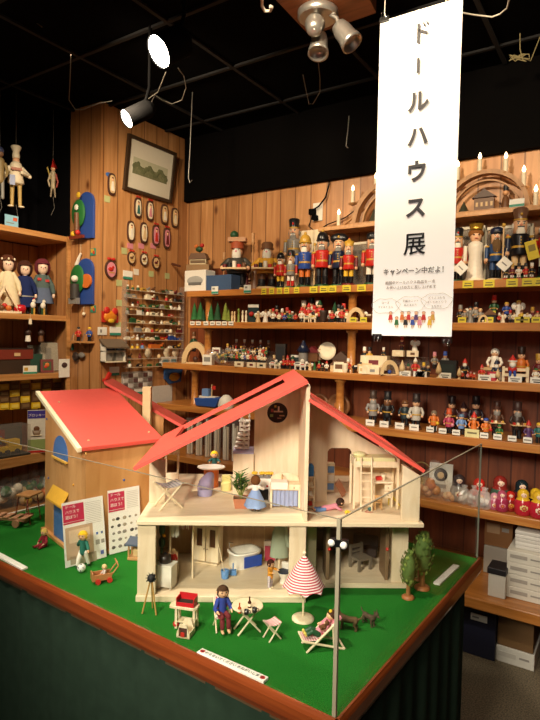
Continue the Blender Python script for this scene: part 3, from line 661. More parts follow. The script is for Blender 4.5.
t = thing('toy_slide', 'bright yellow plastic toy slide leaning beside the toy desk', 'toy slide', p, DR+.2); MB().prism([(0, 0), (.004, 0), (-.026, .036), (-.03, .036)], -.007, .007, cm('e8d02a')).build('chute', t); MB().prism([(-.03, .036), (-.024, .036), (-.026, 0), (-.029, 0)], -.005, .005, cm('e8d02a')).build('support', t)
# pieces seen through the doorway
u_, w_ = DV(341, 482, .24); p = DH(u_, .24, WU+.0006); t = thing('toy_ladder_seat', 'reddish brown leaning toy plank rack seen through the arched doorway', 'toy rack', p, DR)
for k in range(4): MB().box((.004*k-.006, .004*k, .02+.003*k), (.003, .02, .045), cm('a05a38'), ry=-.5).build('plank', t)
p = DH(DV(330, 480, .3)[0], .3, WU+.0006); t = thing('toy_cupboard', 'narrow striped toy cupboard at the left of the arched doorway', 'toy cupboard', p, DR)
MB().box((0, 0, .045), (.024, .03, .09), M_TOYWOOD).build('case', t); 
for k in range(3): MB().box((0, -.016, .018+.027*k), (.02, .003, .02), cm(('lblue', 'white', 'lblue')[k])).build('drawer', t)
# ---- ground floor
WG = .0165
def gl(px, py): u, v = Dz(px, py, WG); return DH(u, v, WG)
p = gl(166, 592); p = DH(*(Dz(165, 590, WG)), WG); t = thing('toy_dresser', 'white toy cabinet inside the ground floor beside the left post', 'toy cabinet', p+_dv*.02, DR-.3); h_ = hpx(p, 24)
MB().box((0, 0, h_/2+.003), (.046, .036, h_-.006), M_WHITE).build('case', t, bevel=.001); MB().box((0, 0, h_), (.052, .042, .004), M_WHITE).build('top', t, bevel=.001)
for x in (-1, 1): MB().box((x*.018, 0, .0015), (.006, .03, .004), M_WHITE).build('foot', t)
top_ = p+_dv*.02+Vector((0, 0, h_+.0025))
t = thing('toy_pan', 'dark brown toy pot standing on the white cabinet', 'toy pot', top_-_du*.004, DR); MB().lathe([(.013, 0), (.016, .004), (.016, .02), (.012, .022), (.004, .024)], mat('2e241e', .4), n=14).build('body', t); MB().sph((0, 0, .026), .003, cm('black'), n=6, k=5).build('knob', t)
p = gl(172, 577)+_dv*.02; t = toychair('toy_high_chair', 'tall wooden toy high chair with the red vest boy', p, DR+.2, .03, .03)
doll('doll', 'blond boy doll in red top and green trousers sitting in the high chair', p+Vector((0, 0, .036))-_dv*.004, DR+.1, .062, 'tan', 'red', legs='dgreen', pose='sit')
p = gl(160, 566)+_dv*.03; t = thing('toy_coat_stand', 'dark green toy plant stand with yellow light in the left doorway', 'toy stand', p, DR); MB().cyl((0, 0, 0), (0, 0, .13), .004, cm('dgreen')).build('pole', t); MB().lathe([(.012, 0), (.012, .004)], cm('dgreen')).build('base', t); MB().sph((0, 0, .1), .012, cm('dgreen'), (.8, .8, 1.7)).sph((0, 0, .06), .011, cm('dgreen'), (.9, .9, 1.6)).build('foliage', t); MB().sph((.008, -.012, .085), .006, cm('gold', metal=1, rough=.2)).build('bauble', t)
p = gl(181, 578); t = thing('toy_washing_line', 'pale wooden toy drying rack hung with red gingham and white cloths', 'toy drying rack', p, DR)
for x in (-.032, .032): MB().cyl((x, 0, 0), (x, 0, .166), .003, M_TOYWOOD, n=6).build('post', t)
MB().cyl((-.036, 0, .166), (.036, 0, .166), .002, M_TOYWOOD, n=6).build('bar', t)
for x, w_, h_, m_ in ((-.018, .022, .05, M_WHITE), (.012, .03, .028, M_GINGHAM)):
    cb = MB(); vs = []
    for i in range(9): vs += [(x-w_/2+w_*i/8, -.004-.003*math.sin(i*1.5), .169-h_+.003*math.sin(i*2)), (x-w_/2+w_*i/8, -.003, .168)]
    cb.add(vs, [(2*i, 2*i+2, 2*i+3, 2*i+1) for i in range(8)], m_, True).build('cloth', t)
u0_, w0_ = DV(192, 560, .19); u1_, _ = DV(220, 560, .19)
p = DH((u0_+u1_)/2, .215, WG); t = thing('toy_wardrobe', 'tall pale wooden toy wardrobe with two window doors', 'toy wardrobe', p, DR-.35); ww = u1_-u0_; hw = DV(205, 527, .2)[1]-WG
MB().box((0, .012, hw/2+.004), (ww, .03, hw-.008), M_TOYWOOD).build('case', t, bevel=.001)
for s in (-1, 1):
    d = MB(); x0, x1 = sorted((s*.002, s*ww*.49)); zc = hw*.5
    d.bx((x0, -.008, .008), (x1, -.004, hw*.45), M_TOYWOOD); d.bx((x0, -.008, hw*.92), (x1, -.004, hw), M_TOYWOOD); d.bx((x0, -.008, hw*.45), (x0+ww*.12, -.004, hw*.92), M_TOYWOOD); d.bx((x1-ww*.12, -.008, hw*.45), (x1, -.004, hw*.92), M_TOYWOOD)
    d = d.build('door', t); MB().bx((x0+ww*.12, -.0045, hw*.45), (x1-ww*.12, -.0035, hw*.92), mat('5a3a24', .3)).build('window', d); MB().sph((s*ww*.06, -.01, hw*.4), .002, cm('brown'), n=6, k=5).build('knob', d)
MB().box((0, 0, .002), (ww*.9, .02, .004), M_TOYWOOD).build('foot', t)
# bath
u_, v_ = Dz(242, 571, WG)
p = DH(u_+.005, v_+.045, WG); t = thing('toy_bathtub', 'white corner toy bathtub with bright blue front panel', 'toy bathtub', p, DR+.5); bl, bd, bh_ = .095, .07, .047
n = 22
def tub(r, z): return [(bl/2*r*abs(math.cos(2*PI*i/n))**.7*(1 if math.cos(2*PI*i/n) >= 0 else -1), bd/2*r*abs(math.sin(2*PI*i/n))**.6*(1 if math.sin(2*PI*i/n) >= 0 else -1), z) for i in range(n)]
tbm = MB(); rings = [tub(.93, 0), tub(.95, bh_*.85), tub(1.04, bh_*.9), tub(1.04, bh_), tub(.86, bh_), tub(.8, bh_*.75), tub(.6, bh_*.55)]
vs = [q for r_ in rings for q in r_]; tbm.add(vs, [(j*n+i, j*n+(i+1) % n, (j+1)*n+(i+1) % n, (j+1)*n+i) for j in range(6) for i in range(n)]+[tuple(range(6*n, 7*n))], cm('f2ede2', rough=.25), True).build('tub', t)
MB().box((.012, -bd*.485, bh_*.43), (bl*.62, .004, bh_*.7), cm('2348a8', rough=.3)).build('front_panel', t, bevel=.001)
MB().tube([(-bl*.42, bd*.3, bh_), (-bl*.42, bd*.3, bh_+.02), (-bl*.34, bd*.2, bh_+.02)], .002, cm('silver', metal=1, rough=.2)).build('tap', t)
def bucket(label, p, r, c_, stick=False):
    t = thing('toy_bucket', label, 'toy bucket', p, DR); MB().lathe([(r*.8, 0), (r, r*1.9), (r*.92, r*1.9), (r*.75, .002)], cm(c_), n=16).build('body', t)
    MB().tube([(r*math.cos(a), 0, r*1.9+r*.9*math.sin(a)*.3) for a in [PI*i/8 for i in range(9)]], .0008, cm('silver'), n=5).build('handle', t)
    return t
bucket('blue toy bucket on the floor left of the bathtub', gl(225, 578), .0125, '5f8fc8')
p = gl(225, 577); 
t = thing('toy_mop', 'thin wooden toy mop leaning out of the blue bucket', 'toy mop', p+Vector((0, 0, .004)), DR); MB().cyl((0, 0, 0), (-.022, .02, .085), .0015, M_TOYWOOD, n=6).build('handle', t); MB().sph((0, 0, .004), .006, cm('cream')).build('mop_head', t)
p = gl(233, 575); t = thing('toy_dustpan', 'blue toy dustpan with upright handle beside the bucket', 'toy dustpan', p, DR); MB().box((0, 0, .008), (.02, .016, .014), cm('5f8fc8')).build('pan', t, bevel=.002); MB().cyl((0, 0, .014), (0, 0, .035), .002, cm('5f8fc8'), n=6).build('handle', t)
p = gl(270, 588); doll('doll', 'brown haired doll in orange top and patterned white trousers inside the ground floor', p, DR+1.0, hpx(p, 29), '4a2a22', 'd8922e', legs=stripes('patterned_cloth', 'd8ccd0', '8a7a98', 200, 'xz', True), pose='arms', shoe='cream')
p = gl(264, 562); t = thing('toy_toilet_brush', 'slender toy pole with yellow foot right of the bathtub', 'toy pole', p+_dv*.01, DR); MB().cyl((0, 0, .004), (0, 0, .15), .0014, cm('tan'), n=6).build('pole', t); MB().sph((0, 0, .006), .006, cm('d8c23a')).build('foot', t)
p = gl(279, 573)+_dv*.01; t = thing('toy_coat_rack', 'toy coat rack draped with a grey green coat at the dollhouse right room', 'toy coat rack', p, DR); MB().cyl((0, 0, 0), (0, 0, .16), .003, M_TOYWOOD, n=8).build('pole', t)
MB().lathe([(.028, .045), (.024, .09), (.02, .12), (.008, .15)], mat('98a28c', .85), n=12, sy=.6).build('coat', t); MB().limb([(.014, 0, .135), (.026, -.006, .08)], [.008, .007], mat('98a28c', .85)).build('sleeve', t)
p = DH(DV(270, 550, .235)[0], .235, WG); o = MB().box((0, 0, .032), (.036, .012, .062), cm('c9b8a8')).box((0, -.007, .026), (.032, .003, .045), cm('a8324a')).build('toy_towel_rail', None, p, DR); tag(o, 'crimson towel on a pale toy rail behind the orange top doll', 'toy towel')
p = gl(284, 585); t = thing('toy_toilet', 'white toy toilet with dark blue seat beside the centre post', 'toy toilet', p+_dv*.015, DR-.5); MB().lathe([(.012, 0), (.009, .012), (.016, .024), (.017, .03)], M_WHITE, n=14).build('bowl', t); MB().lathe([(.017, .03), (.017, .034)], cm('navy'), n=14).build('seat', t); MB().box((0, .02, .036), (.03, .012, .03), M_WHITE).build('tank', t, bevel=.002)
# right lower room, seen dimly through the side glass
u_, v_ = Dz(362, 572, .015); p = DH(u_, v_+.03, .0147); toychair('toy_chair', 'grey toy chair standing in the right ground floor room', p, DR+.5, .034, .05, mat('6d6354', .6))
p = DH(.58, .33, .0147); t = thing('toy_sideboard', 'dark brown toy sideboard at the back of the right ground floor room', 'toy sideboard', p, DR); MB().box((0, 0, .04), (.17, .03, .07), mat('5a3a24', .5)).build('case', t, bevel=.001)
for x in (-1, 1): MB().box((x*.042, -.016, .04), (.078, .003, .06), mat('66442a', .5)).build('door', t, bevel=.001)
t2 = thing('toy_sofa', 'dark toy sofa by the back window of the right ground floor room', 'toy sofa', DH(.655, .28, .0147), DR-.4); MB().box((0, 0, .02), (.08, .035, .025), mat('3a2f2a', .8)).build('seat', t2, bevel=.004); MB().box((0, .018, .045), (.08, .01, .04), mat('3a2f2a', .8)).build('backrest', t2, bevel=.004)
# ================================================================== THINGS ON THE GRASS
def Gw(px, py): return G(px, py)
# tripod with black ball
p = Gw(151, 612); h_ = hpx(p, 40)
t = thing('toy_telescope', 'toy tripod with spiky black head standing on the grass', 'toy tripod', p, DR)
for a in (PI*.5, PI*1.12, PI*1.75): MB().cyl((.022*math.cos(a), .022*math.sin(a), 0), (.003*math.cos(a), .003*math.sin(a), h_*.8), .0022, cm('b98d4e'), n=6).build('leg', t)
b = MB().sph((0, 0, h_*.86), .0105, cm('black', rough=.7))
for i in range(26):
    d = Vector((random.uniform(-1, 1), random.uniform(-1, 1), random.uniform(-.6, 1))).normalized(); b.cyl(Vector((0, 0, h_*.86))+d*.008, Vector((0, 0, h_*.86))+d*.0155, .0018, cm('black', rough=.7), r1=.0004, n=4)
b.build('head', t)
# barbecue
p = Gw(186, 628)+_dv*.005; h_ = hpx(p, 36)
t = thing('toy_barbecue', 'toy wooden barbecue table with red grill box', 'toy barbecue', p, DR-.25); t.scale = (.9, .9, .97)
MB().prism([(-.042, -.016), (-.044, 0), (-.036, .016), (.026, .018), (.034, .01), (.034, -.01), (.026, -.018), (-.034, -.018)], h_*.58, h_*.66, M_TOYWOOD, 'z').build('table_top', t, bevel=.001)
for x in (-.024, .026):
    for y in (-.012, .012): MB().box((x, y, h_*.29), (.006, .006, h_*.58), M_TOYWOOD).build('leg', t)
MB().box((.002, 0, h_*.2), (.05, .026, .003), M_TOYWOOD).build('lower_shelf', t)
gr = MB(); z0 = h_*.66
for a, b_ in (((-.024, -.016, z0), (.026, -.014, z0+.01)), ((-.024, .012, z0), (.026, .014, z0+.024)), ((-.024, -.016, z0), (-.022, .014, z0+.02)), ((.024, -.016, z0), (.026, .014, z0+.02))): gr.bx(a, b_, cm('c8242a', rough=.3))
gr = gr.build('fire_box', t); MB().bx((-.021, -.013, z0), (.023, .011, z0+.008), mat('3a2e28', .9, scale=400, var=.6)).build('coals', gr)
p = Gw(186, 634.5); t = thing('toy_crate', 'open pale toy crate of small tools in front of the barbecue', 'toy crate', p, DR-.3)
s_ = hpx(p, 14)
MB().prism([(-s_*.5, 0), (s_*.5, 0), (s_*.5, s_*.25), (s_*.25, s_*1.0), (-s_*.25, s_*1.0), (-s_*.5, s_*.25)], -.018, -.015, M_TOYWOOD, 'y').bx((-s_*.5, -.018, 0), (s_*.5, .012, .003), M_TOYWOOD).bx((-s_*.5, -.015, 0), (-s_*.45, .012, s_*.4), M_TOYWOOD).bx((s_*.45, -.015, 0), (s_*.5, .012, s_*.4), M_TOYWOOD).prism([(-s_*.5, 0), (s_*.5, 0), (s_*.5, s_*.25), (s_*.25, s_*1.0), (-s_*.25, s_*1.0), (-s_*.5, s_*.25)], .010, .013, M_TOYWOOD, 'y').build('case', t)
MB().box((0, -.0185, s_*.45), (s_*.62, .0015, s_*.6), mat('4a2c22', .7)).build('opening', t)
MB().box((0, -.0196, s_*.3), (s_*.28, .002, s_*.3), cm('red')).build('red_tool', t); MB().box((-s_*.2, -.0196, s_*.4), (s_*.1, .002, s_*.4), cm('brown')).build('tool', t)
p = Gw(176, 627); r_ = hpx(p, 3.2); o = MB().sph((0, 0, r_), r_, cm('c8242a', rough=.35), n=18, k=12).build('toy_ball', None, p); tag(o, 'small plain red ball on the grass beside the barbecue', 'toy ball')
# woman doll on folding chair
p = Gw(222, 628); cz = .032
t = thing('folding_chair', 'toy folding chair with red striped cloth under the blue dress doll', 'toy chair', p, DR+.25)
for x in (-.017, .017):
    MB().cyl((x, -.02, 0), (x, .022, .07), .0022, M_TOYWOOD, n=6).build('leg', t); MB().cyl((x, .02, 0), (x, -.014, .036), .0022, M_TOYWOOD, n=6).build('leg', t)
MB().box((0, -.001, cz), (.032, .028, .0025), M_REDSTRIPE).build('cloth_seat', t); MB().box((0, .016, .056), (.034, .003, .026), M_REDSTRIPE, rx=-.5).build('backrest', t)
doll('doll', 'brown haired doll in blue blouse and maroon trousers seated at the round table', p+Vector((0, 0, cz+.004))-_dv*.006, DR+.35, hpx(p, 46), '4a3426', '2c3f94', legs='maroon', pose='sit', shoe='skin', hairlen=.9)
# round table
p = Gw(247, 633)+_dv*.012; h_ = hpx(p, 26); tp = p+Vector((0, 0, h_))
t = thing('toy_round_table', 'round pale wooden toy table on crossed folding legs', 'toy table', p, DR+.35)
MB().lathe([(.036, h_-.004), (.0375, h_-.003), (.0375, h_-.001), (.036, h_)], M_TOYWOOD, n=36).build('table_top', t, bevel=.0005)
for y in (-.016, .016):
    for s in (-1, 1): MB().cyl((s*.028, y, 0), (-s*.024, y, h_-.004), .0024, M_TOYWOOD, n=6).build('leg', t)
def bottle(label, loc, c_, h): return tag(MB().lathe([(h*.17, 0), (h*.18, h*.05), (h*.18, h*.5), (h*.07, h*.68), (h*.065, h*.95), (h*.08, h)], cm(c_, rough=.25), n=12).lathe([(h*.185, h*.15), (h*.185, h*.4)], cm('cream'), n=12).build('toy_bottle', None, loc), label, 'toy bottle')
bottle('orange toy bottle on the round toy table', pz(239.5, 613, tp.z)+Vector((0, 0, .0005)), 'c4501e', .023); bottle('dark brown toy bottle on the round toy table', pz(249.5, 607.5, tp.z)+Vector((0, 0, .0005)), '4a2214', .025)
def mug(label, loc, r, m, cat='toy mug'):
    t = thing('toy_mug', label, cat, loc, DR); MB().lathe([(r*.9, 0), (r, r*.4), (r, r*2), (r*.8, r*2), (r*.75, r*.3)], m, n=14).build('body', t)
    MB().tube([(r*.9, 0, r*1.7), (r*1.6, 0, r*1.5), (r*1.6, 0, r*.7), (r*.9, 0, r*.4)], r*.16, m, n=6).build('handle', t)
mg = mat('5c5a58', .25, .9); mug('dark pewter toy mug nearer the front of the round table', pz(246.5, 614.5, tp.z)+Vector((0, 0, .0005)), .0055, mg); mug('dark pewter toy mug at the right side of the round table', pz(254.5, 612.5, tp.z)+Vector((0, 0, .0005)), .0055, mg)
# gingham stool
p = Gw(272, 638); h_ = hpx(p, 17); t = thing('folding_stool', 'small folding toy stool with red gingham seat on the grass', 'toy stool', p, DR+.55)
for y in (-.013, .013):
    for s in (-1, 1): MB().cyl((s*.016, y, 0), (-s*.016, y, h_), .002, M_TOYWOOD, n=6).build('leg', t)
sg = MB(); vs = []
for i in range(9): x = -.017+.034*i/8; z = h_+.001-.004*math.sin(PI*i/8); vs += [(x, -.016, z), (x, .016, z)]
sg.add(vs, [(2*i, 2*i+2, 2*i+3, 2*i+1) for i in range(8)], M_GINGHAM, True).build('cloth_seat', t)
# parasol
p = Gw(303, 619); hU = hpx(p, 67); t = thing('toy_parasol', 'red and white striped toy parasol on a round wooden base', 'toy parasol', p, DR)
MB().lathe([(.028, 0), (.028, .004), (.022, .0075), (.006, .009)], M_TOYWOOD, n=28).build('base', t)
MB().cyl((0, 0, .006), (0, 0, hU), .0027, M_TOYWOOD, n=10).build('pole', t)
n = 8; R_ = hpx(p, 22); zb, ztp = hU-hpx(p, 35), hU-.004; vs = [(0, 0, ztp)]; seg = 4; cb = MB()
for j in range(1, 7):
    f_ = j/6
    for i in range(n*seg):
        a = 2*PI*i/(n*seg); k = (i % seg)/seg; sag = 1-.1*math.sin(PI*k)*f_; rr = R_*f_*sag
        vs.append((rr*math.cos(a), rr*math.sin(a), ztp-(ztp-zb)*(f_**1.15)+.006*math.sin(PI*k)*f_))
m_ = n*seg; cb.add(vs, [(0, 1+i, 1+(i+1) % m_) for i in range(m_)]+[(1+j*m_+i, 1+(j+1)*m_+i, 1+(j+1)*m_+(i+1) % m_, 1+j*m_+(i+1) % m_) for j in range(5) for i in range(m_)], M_PARASOL, True); can = cb.build('canopy', t)
for i in range(n): a = 2*PI*i/n; MB().cyl((0, 0, ztp-.006), (R_*.97*math.cos(a), R_*.97*math.sin(a), zb-.001), .001, M_TOYWOOD, n=5).build('rib', can)
MB().sph((0, 0, hU), .0048, M_TOYWOOD, (1, 1, 1.2)).build('finial', t)
# deckchair with doll and teddy
p = Gw(322, 646); dr2 = DR+.18
t = thing('toy_deckchair', 'toy deckchair with red gingham cloth on the grass by the glass corner', 'toy deckchair', p, dr2)
L0, L1 = Vector((-.046, 0, .032)), Vector((.034, 0, .068))
for y in (-.02, .02):
    MB().cyl((-.042, y, .0), (.03, y, .066), .0028, M_TOYWOOD, n=6).build('frame_bar', t)
    MB().cyl((.046, y, .0), (-.05, y, .026), .0028, M_TOYWOOD, n=6).build('frame_bar', t)
    MB().cyl((.018, y, .054), (.022, y, .006), .0022, M_TOYWOOD, n=6).build('prop_bar', t)
for x, z in ((-.05, .026), (.03, .066), (.046, .002)): MB().cyl((x, -.022, z), (x, .022, z), .0024, M_TOYWOOD, n=6).build('cross_bar', t)
sg = MB(); vs = []
path = [(-.05, .028), (-.035, .0245), (-.018, .024), (-.004, .03), (.01, .043), (.022, .056), (.03, .068)]
for x, z in path: vs += [(x, -.018, z), (x, .018, z)]
sg.add(vs, [(2*i, 2*i+2, 2*i+3, 2*i+1) for i in range(6)], M_GINGHAM, True).build('cloth_sling', t)
MB().box((.031, 0, .064), (.022, .034, .004), cm('pink', rough=.9), ry=-.75).build('head_pad', t)
c_, s_ = math.cos(dr2), math.sin(dr2)
def dk(x, y, z): return p+Vector((x*c_-y*s_, x*s_+y*c_, z))
# reclining doll lying along the sling, feet to the left
d_ = thing('doll', 'doll with dark hair and green trousers reclining in the gingham deckchair', 'doll', dk(0, 0, 0), dr2)
b = MB(); b.limb([(-.012, 0, .032), (.0, 0, .041), (.012, 0, .056)], [.0075, .007, .0065], M_SKIN); b.sph((.019, 0, .069), .0095, M_SKIN, n=14, k=10)
for s in (-1, 1):
    b.limb([(-.012, s*.006, .032), (-.026, s*.007, .04), (-.04, s*.007, .033)], [.0055, .0045, .004], M_SKIN); b.limb([(.012, s*.008, .056), (.004, s*.014, .047), (-.006, s*.012, .046)], [.0035, .003, .0028], M_SKIN)
    b.sph((.0135, s*.0035, .0745), .001, cm('black'), n=6, k=4)
    b.limb([(-.04, s*.007, .033), (-.043, s*.007, .037)], [.004, .0035], cm('d8c25a'))
b.build('body', d_)
m = MB()
for s in (-1, 1): m.limb([(-.012, s*.006, .032), (-.026, s*.007, .04), (-.036, s*.007, .035)], [.007, .006, .0055], cm('dgreen'))
m.build('trousers', d_); m = MB().limb([(-.009, 0, .0345), (.012, 0, .056)], [.0085, .008], cm('pink', rough=.9))
for s in (-1, 1): m.limb([(.012, s*.008, .056), (.004, s*.014, .047)], [.0045, .004], cm('pink', rough=.9))
m.build('top', d_); MB().sph((.0215, 0, .0715), .0103, cm('4a3024', rough=.9), (1, 1, 1)).sph((.018, -.002, .08), .004, cm('yellow')).build('hair', d_)
t = thing('toy_bear', 'small brown toy bear lying on the doll in the deckchair', 'toy bear', dk(-.002, -.0135, .052), dr2)
tm = cm('6a4630', rough=.9); MB().sph((0, 0, 0), .0065, tm, (1.2, .8, 1)).sph((.008, 0, .008), .0055, tm).sph((.009, -.004, .0125), .002, tm).sph((.009, .004, .0125), .002, tm).sph((-.007, -.005, -.001), .003, tm).sph((-.007, .004, -.001), .003, tm).sph((.001, -.006, .001), .0025, tm).sph((.0035, 0, .008), .0022, cm('tan')).build('body', t)
# four legged animals
def beast(name, label, loc, rz, L, c_, ears='round', cat='toy animal'):
    t = thing(name, label, cat, loc, rz); m = cm(c_, rough=.85, var=.3, scale=200); b = MB(); hl = L*.36
    b.limb([(-L*.32, 0, hl+L*.04), (-L*.1, 0, hl+L*.02), (L*.14, 0, hl+L*.04), (L*.26, 0, hl+L*.1)], [L*.12, L*.12, L*.145, L*.12], m)
    b.limb([(L*.26, 0, hl+L*.12), (L*.4, 0, hl+L*.3)], [L*.1, L*.1], m); b.sph((L*.42, 0, hl+L*.32), L*.12, m, (1.1, .9, .95)); b.limb([(L*.46, 0, hl+L*.3), (L*.58, 0, hl+L*.26)], [L*.065, L*.05], m)
    b.sph((L*.615, 0, hl+L*.27), L*.025, cm('black'), n=6, k=5)
    for s in (-1, 1):
        b.limb([(-L*.33, s*L*.08, hl), (-L*.28, s*L*.085, hl*.62), (-L*.38, s*L*.085, hl*.34), (-L*.36, s*L*.085, L*.03)], [L*.085, L*.06, L*.04, L*.04], m)
        b.limb([(L*.2, s*L*.08, hl), (L*.19, s*L*.085, hl*.5), (L*.2, s*L*.085, L*.03)], [L*.07, L*.045, L*.04], m); b.sph((L*.23, s*L*.085, L*.028), L*.04, m, (1.3, 1, .7), n=8, k=6); b.sph((-L*.33, s*L*.085, L*.028), L*.04, m, (1.3, 1, .7), n=8, k=6)
        b.cyl((L*.38, s*L*.07, hl+L*.4), (L*.36, s*L*.1, hl+L*.53), L*.045, m, r1=L*.01, n=6); b.sph((L*.52, s*L*.05, hl+L*.35), L*.018, cm('black'), n=6, k=4)
    b.limb([(-L*.42, 0, hl+L*.08), (-L*.54, 0, hl+L*.16), (-L*.6, 0, hl+L*.28)], [L*.035, L*.03, L*.02], m)
    b.build('body', t); return t
p = Gw(347, 629); beast('toy_dog', 'brown toy dog standing on the grass behind the deckchair', p, DR+2.8, hpx(p, 26), '5a4426')
p = Gw(369.5, 625); beast('toy_cat', 'small dark brown toy animal on the grass, farther right of the dog', p, DR-1.0, hpx(p, 21), '4a3a28')
# trees
def toytree(label, px, py, hp, seed, c_='6f8a3a', trunk=.26):
    p = Gw(px, py); h = hpx(p, hp); rn = random.Random(seed); t = thing('toy_tree', label, 'toy tree', p, rn.random()*6)
    MB().lathe([(h*.13, 0), (h*.13, h*.035), (h*.09, h*.06)], cm('a8683a'), n=16).lathe([(h*.045, h*.05), (h*.032, h*.7)], cm('a06a3e'), n=8).build('trunk', t)
    f = MB(); ml = [mat(c_, .8, var=.35, scale=150), mat('8fa04e', .8, var=.35, scale=150), mat('4f6a2c', .8, var=.3, scale=150)]
    for k in range(95):
        z = rn.random(); a = rn.random()*6.283; rr = h*.17*math.sin(PI*(.12+.8*z))**.8
        c0 = Vector((rr*math.cos(a), rr*math.sin(a), h*(trunk+(.98-trunk)*z))); d = Vector((math.cos(a)*.35, math.sin(a)*.35, .9)); o_ = Vector((-math.sin(a), math.cos(a), 0))*h*.035; n_ = Vector((math.cos(a), math.sin(a), .1))*h*.02
        f.add([c0-d*h*.05, c0+o_+n_*.6, c0+d*h*.055, c0-o_+n_*.6, c0+n_*1.4], [(0, 1, 4), (1, 2, 4), (2, 3, 4), (3, 0, 4)], ml[k % 3], True)
    f.sph((0, 0, h*(trunk+.98)/2), h*.14, ml[2], (1, 1, (.98-trunk)/.3), n=12, k=10)
    f.build('foliage', t); return t
toytree('shorter green toy tree with round trunk base in front of the right post', 408, 598, 48, 4); toytree('taller green toy tree farther right of the dollhouse', 422, 588.5, 58, 5)
p = Gw(414, 580)+_du*.012; h_ = hpx(p, 48); t = thing('toy_tree', 'slim crimson toy tree behind the two green toy trees', 'toy tree', p, 0); MB().lathe([(.012, 0), (.012, .004), (.004, .006), (.003, .05)], cm('a06a3e'), n=10).build('trunk', t); MB().lathe([(.004, .04), (.012, .06), (.011, .09), (.007, h_*.9), (.001, h_)], mat('a02a48', .8, var=.4, scale=200), n=12).build('foliage', t)
# white card strips on the grass
def strip(label, p0, p1, w, words=''):
    a, b_ = Gw(*p0), Gw(*p1); d = b_-a; L = Vector((d.x, d.y)).length; ang = math.atan2(d.y, d.x)
    t = thing('notice_strip', label, 'notice strip', (a+b_)/2, ang); MB().box((0, 0, .003), (L, w, .006), cm('f2eee4', var=.02)).build('card', t, bevel=.0006)
    if words:
        text(words, t, (0, 0, .0063), w*.5, mat('55504c'), (0, 0, 0))
        for x in (-L*.45, L*.45): MB().lathe([(w*.3, .006), (w*.3, .0066), (w*.2, .0066), (w*.2, .006)], cm('c03a3a'), (x, 0, 0), n=16).box((x, 0, .0064), (w*.5, w*.08, .0006), cm('c03a3a'), rz=.8).build('red_mark', t)
    return t
strip('white notice strip with red prohibition marks at the front of the grass', (199.5, 652.5), (266, 682), .019, 'さわらないでください おねがいします')
strip('white notice strip on the grass at the left edge of the table', (-14, 549), (25, 570), .019); strip('white notice strip on the grass along the right glass', (436.5, 585), (456.5, 566.5), .019)
# brochures
M_PAPER = cm('f2efe8', var=.02); M_MAG = mat('c4284e', .6); M_INK = mat('6a6664', .7)
def brochure(label, bl, br, h_, lean, second=False):
    a, b_ = Gw(*bl), Gw(*br); d = b_-a; w = Vector((d.x, d.y)).length; ang = math.atan2(d.y, d.x)
    t = thing('brochure', label, 'brochure', (a+b_)/2, ang, rot=(lean, 0, ang)); h = hpx((a+b_)/2, h_)
    MB().box((0, 0, h/2+.001), (w, .002, h), M_PAPER).build('sheet', t)
    MB().box((-w*.24, -.0014, h*.83), (w*.5, .0006, h*.27), M_MAG).box((-w*.24, -.0014, h*.675), (w*.5, .0006, h*.022), M_MAG).build('title_block', t)
    for i, s in enumerate(('ドール', 'ハウスで', '遊ぼう！')): text(s, t, (-w*.44, -.002, h*(.925-.08*i)), h*.06, M_PAPER, align='LEFT')
    r = random.Random(5 if second else 2); b = MB()
    if not second:
        MB().box((-w*.13, -.0014, h*.36), (w*.66, .0006, h*.5), mat('c8a98a', .7)).box((-w*.13, -.0016, h*.46), (w*.5, .0006, h*.2), mat('e2c8a8', .7)).build('photo', t)
        for x, z, s_, c_ in ((.3, .42, .05, '4a68b0'), (.42, .42, .05, '6a78a0'), (.3, .28, .1, 'a8a49c'), (.43, .28, .08, '9a948c'), (.4, .1, .08, '5a6ab8'), (.15, .07, .2, 'c0ae98'), (-.3, .09, .16, 'b8a890')): b.box((x*w, -.0014, z*h), (s_*w, .0006, s_*w*1.1), mat(c_, .7))
        for i in range(13): b.box((w*.24, -.0014, h*(.94-.028*i)), (w*(.36+.05*r.random()), .0006, h*.008), mat('c9c4bc', .7))
    else:
        for i in range(5):
            for j in range(5): b.sph((w*(-.38+.19*j+r.uniform(-.03, .03)), -.0012, h*(.1+.11*i)), w*.055*r.uniform(.6, 1.1), mat(r.choice(('5a5450', '8a847c', '3f3a38', 'a89c88')), .7), (1.2, .05, .9), n=7, k=5)
        for i in range(10): b.box((w*.26, -.0014, h*(.94-.028*i)), (w*.36, .0006, h*.008), mat('c9c4bc', .7))
    b.build('printed_details', t); return t
brochure('brochure with pink title and toy room photo behind the football doll', (65.5, 568.5), (106.5, 557), 62, -.16)
brochure('brochure with pink title and rows of small grey pictures leaning by the brown house', (109.5, 555), (141, 547), 62, -.09, True)
# boy doll and football
p = Gw(83, 566); doll('doll', 'yellow haired doll in green jumper and white trousers kicking a football', p, DR-.25, hpx(p, 36), 'yellow', '1f6a5a', legs='white', pose='stride', shoe='dgreen')
p = Gw(81.5, 572); r_ = hpx(p, 4.2); o = MB().sph((0, 0, r_), r_, cm('f0eee8', rough=.4), n=18, k=12)
for d in [Vector(q).normalized() for q in ((0, -1, .3), (.9, -.3, .3), (-.9, -.3, .3), (0, -.5, -.85), (.2, -.3, .95), (0, 1, 0), (-.6, -.7, -.5), (.6, -.7, -.4))]: o.sph(d*r_*.62+Vector((0, 0, r_)), r_*.44, cm('black'), n=6, k=5)
o = o.build('football', None, p); tag(o, 'black and white toy football at the feet of the green jumper doll', 'toy football')
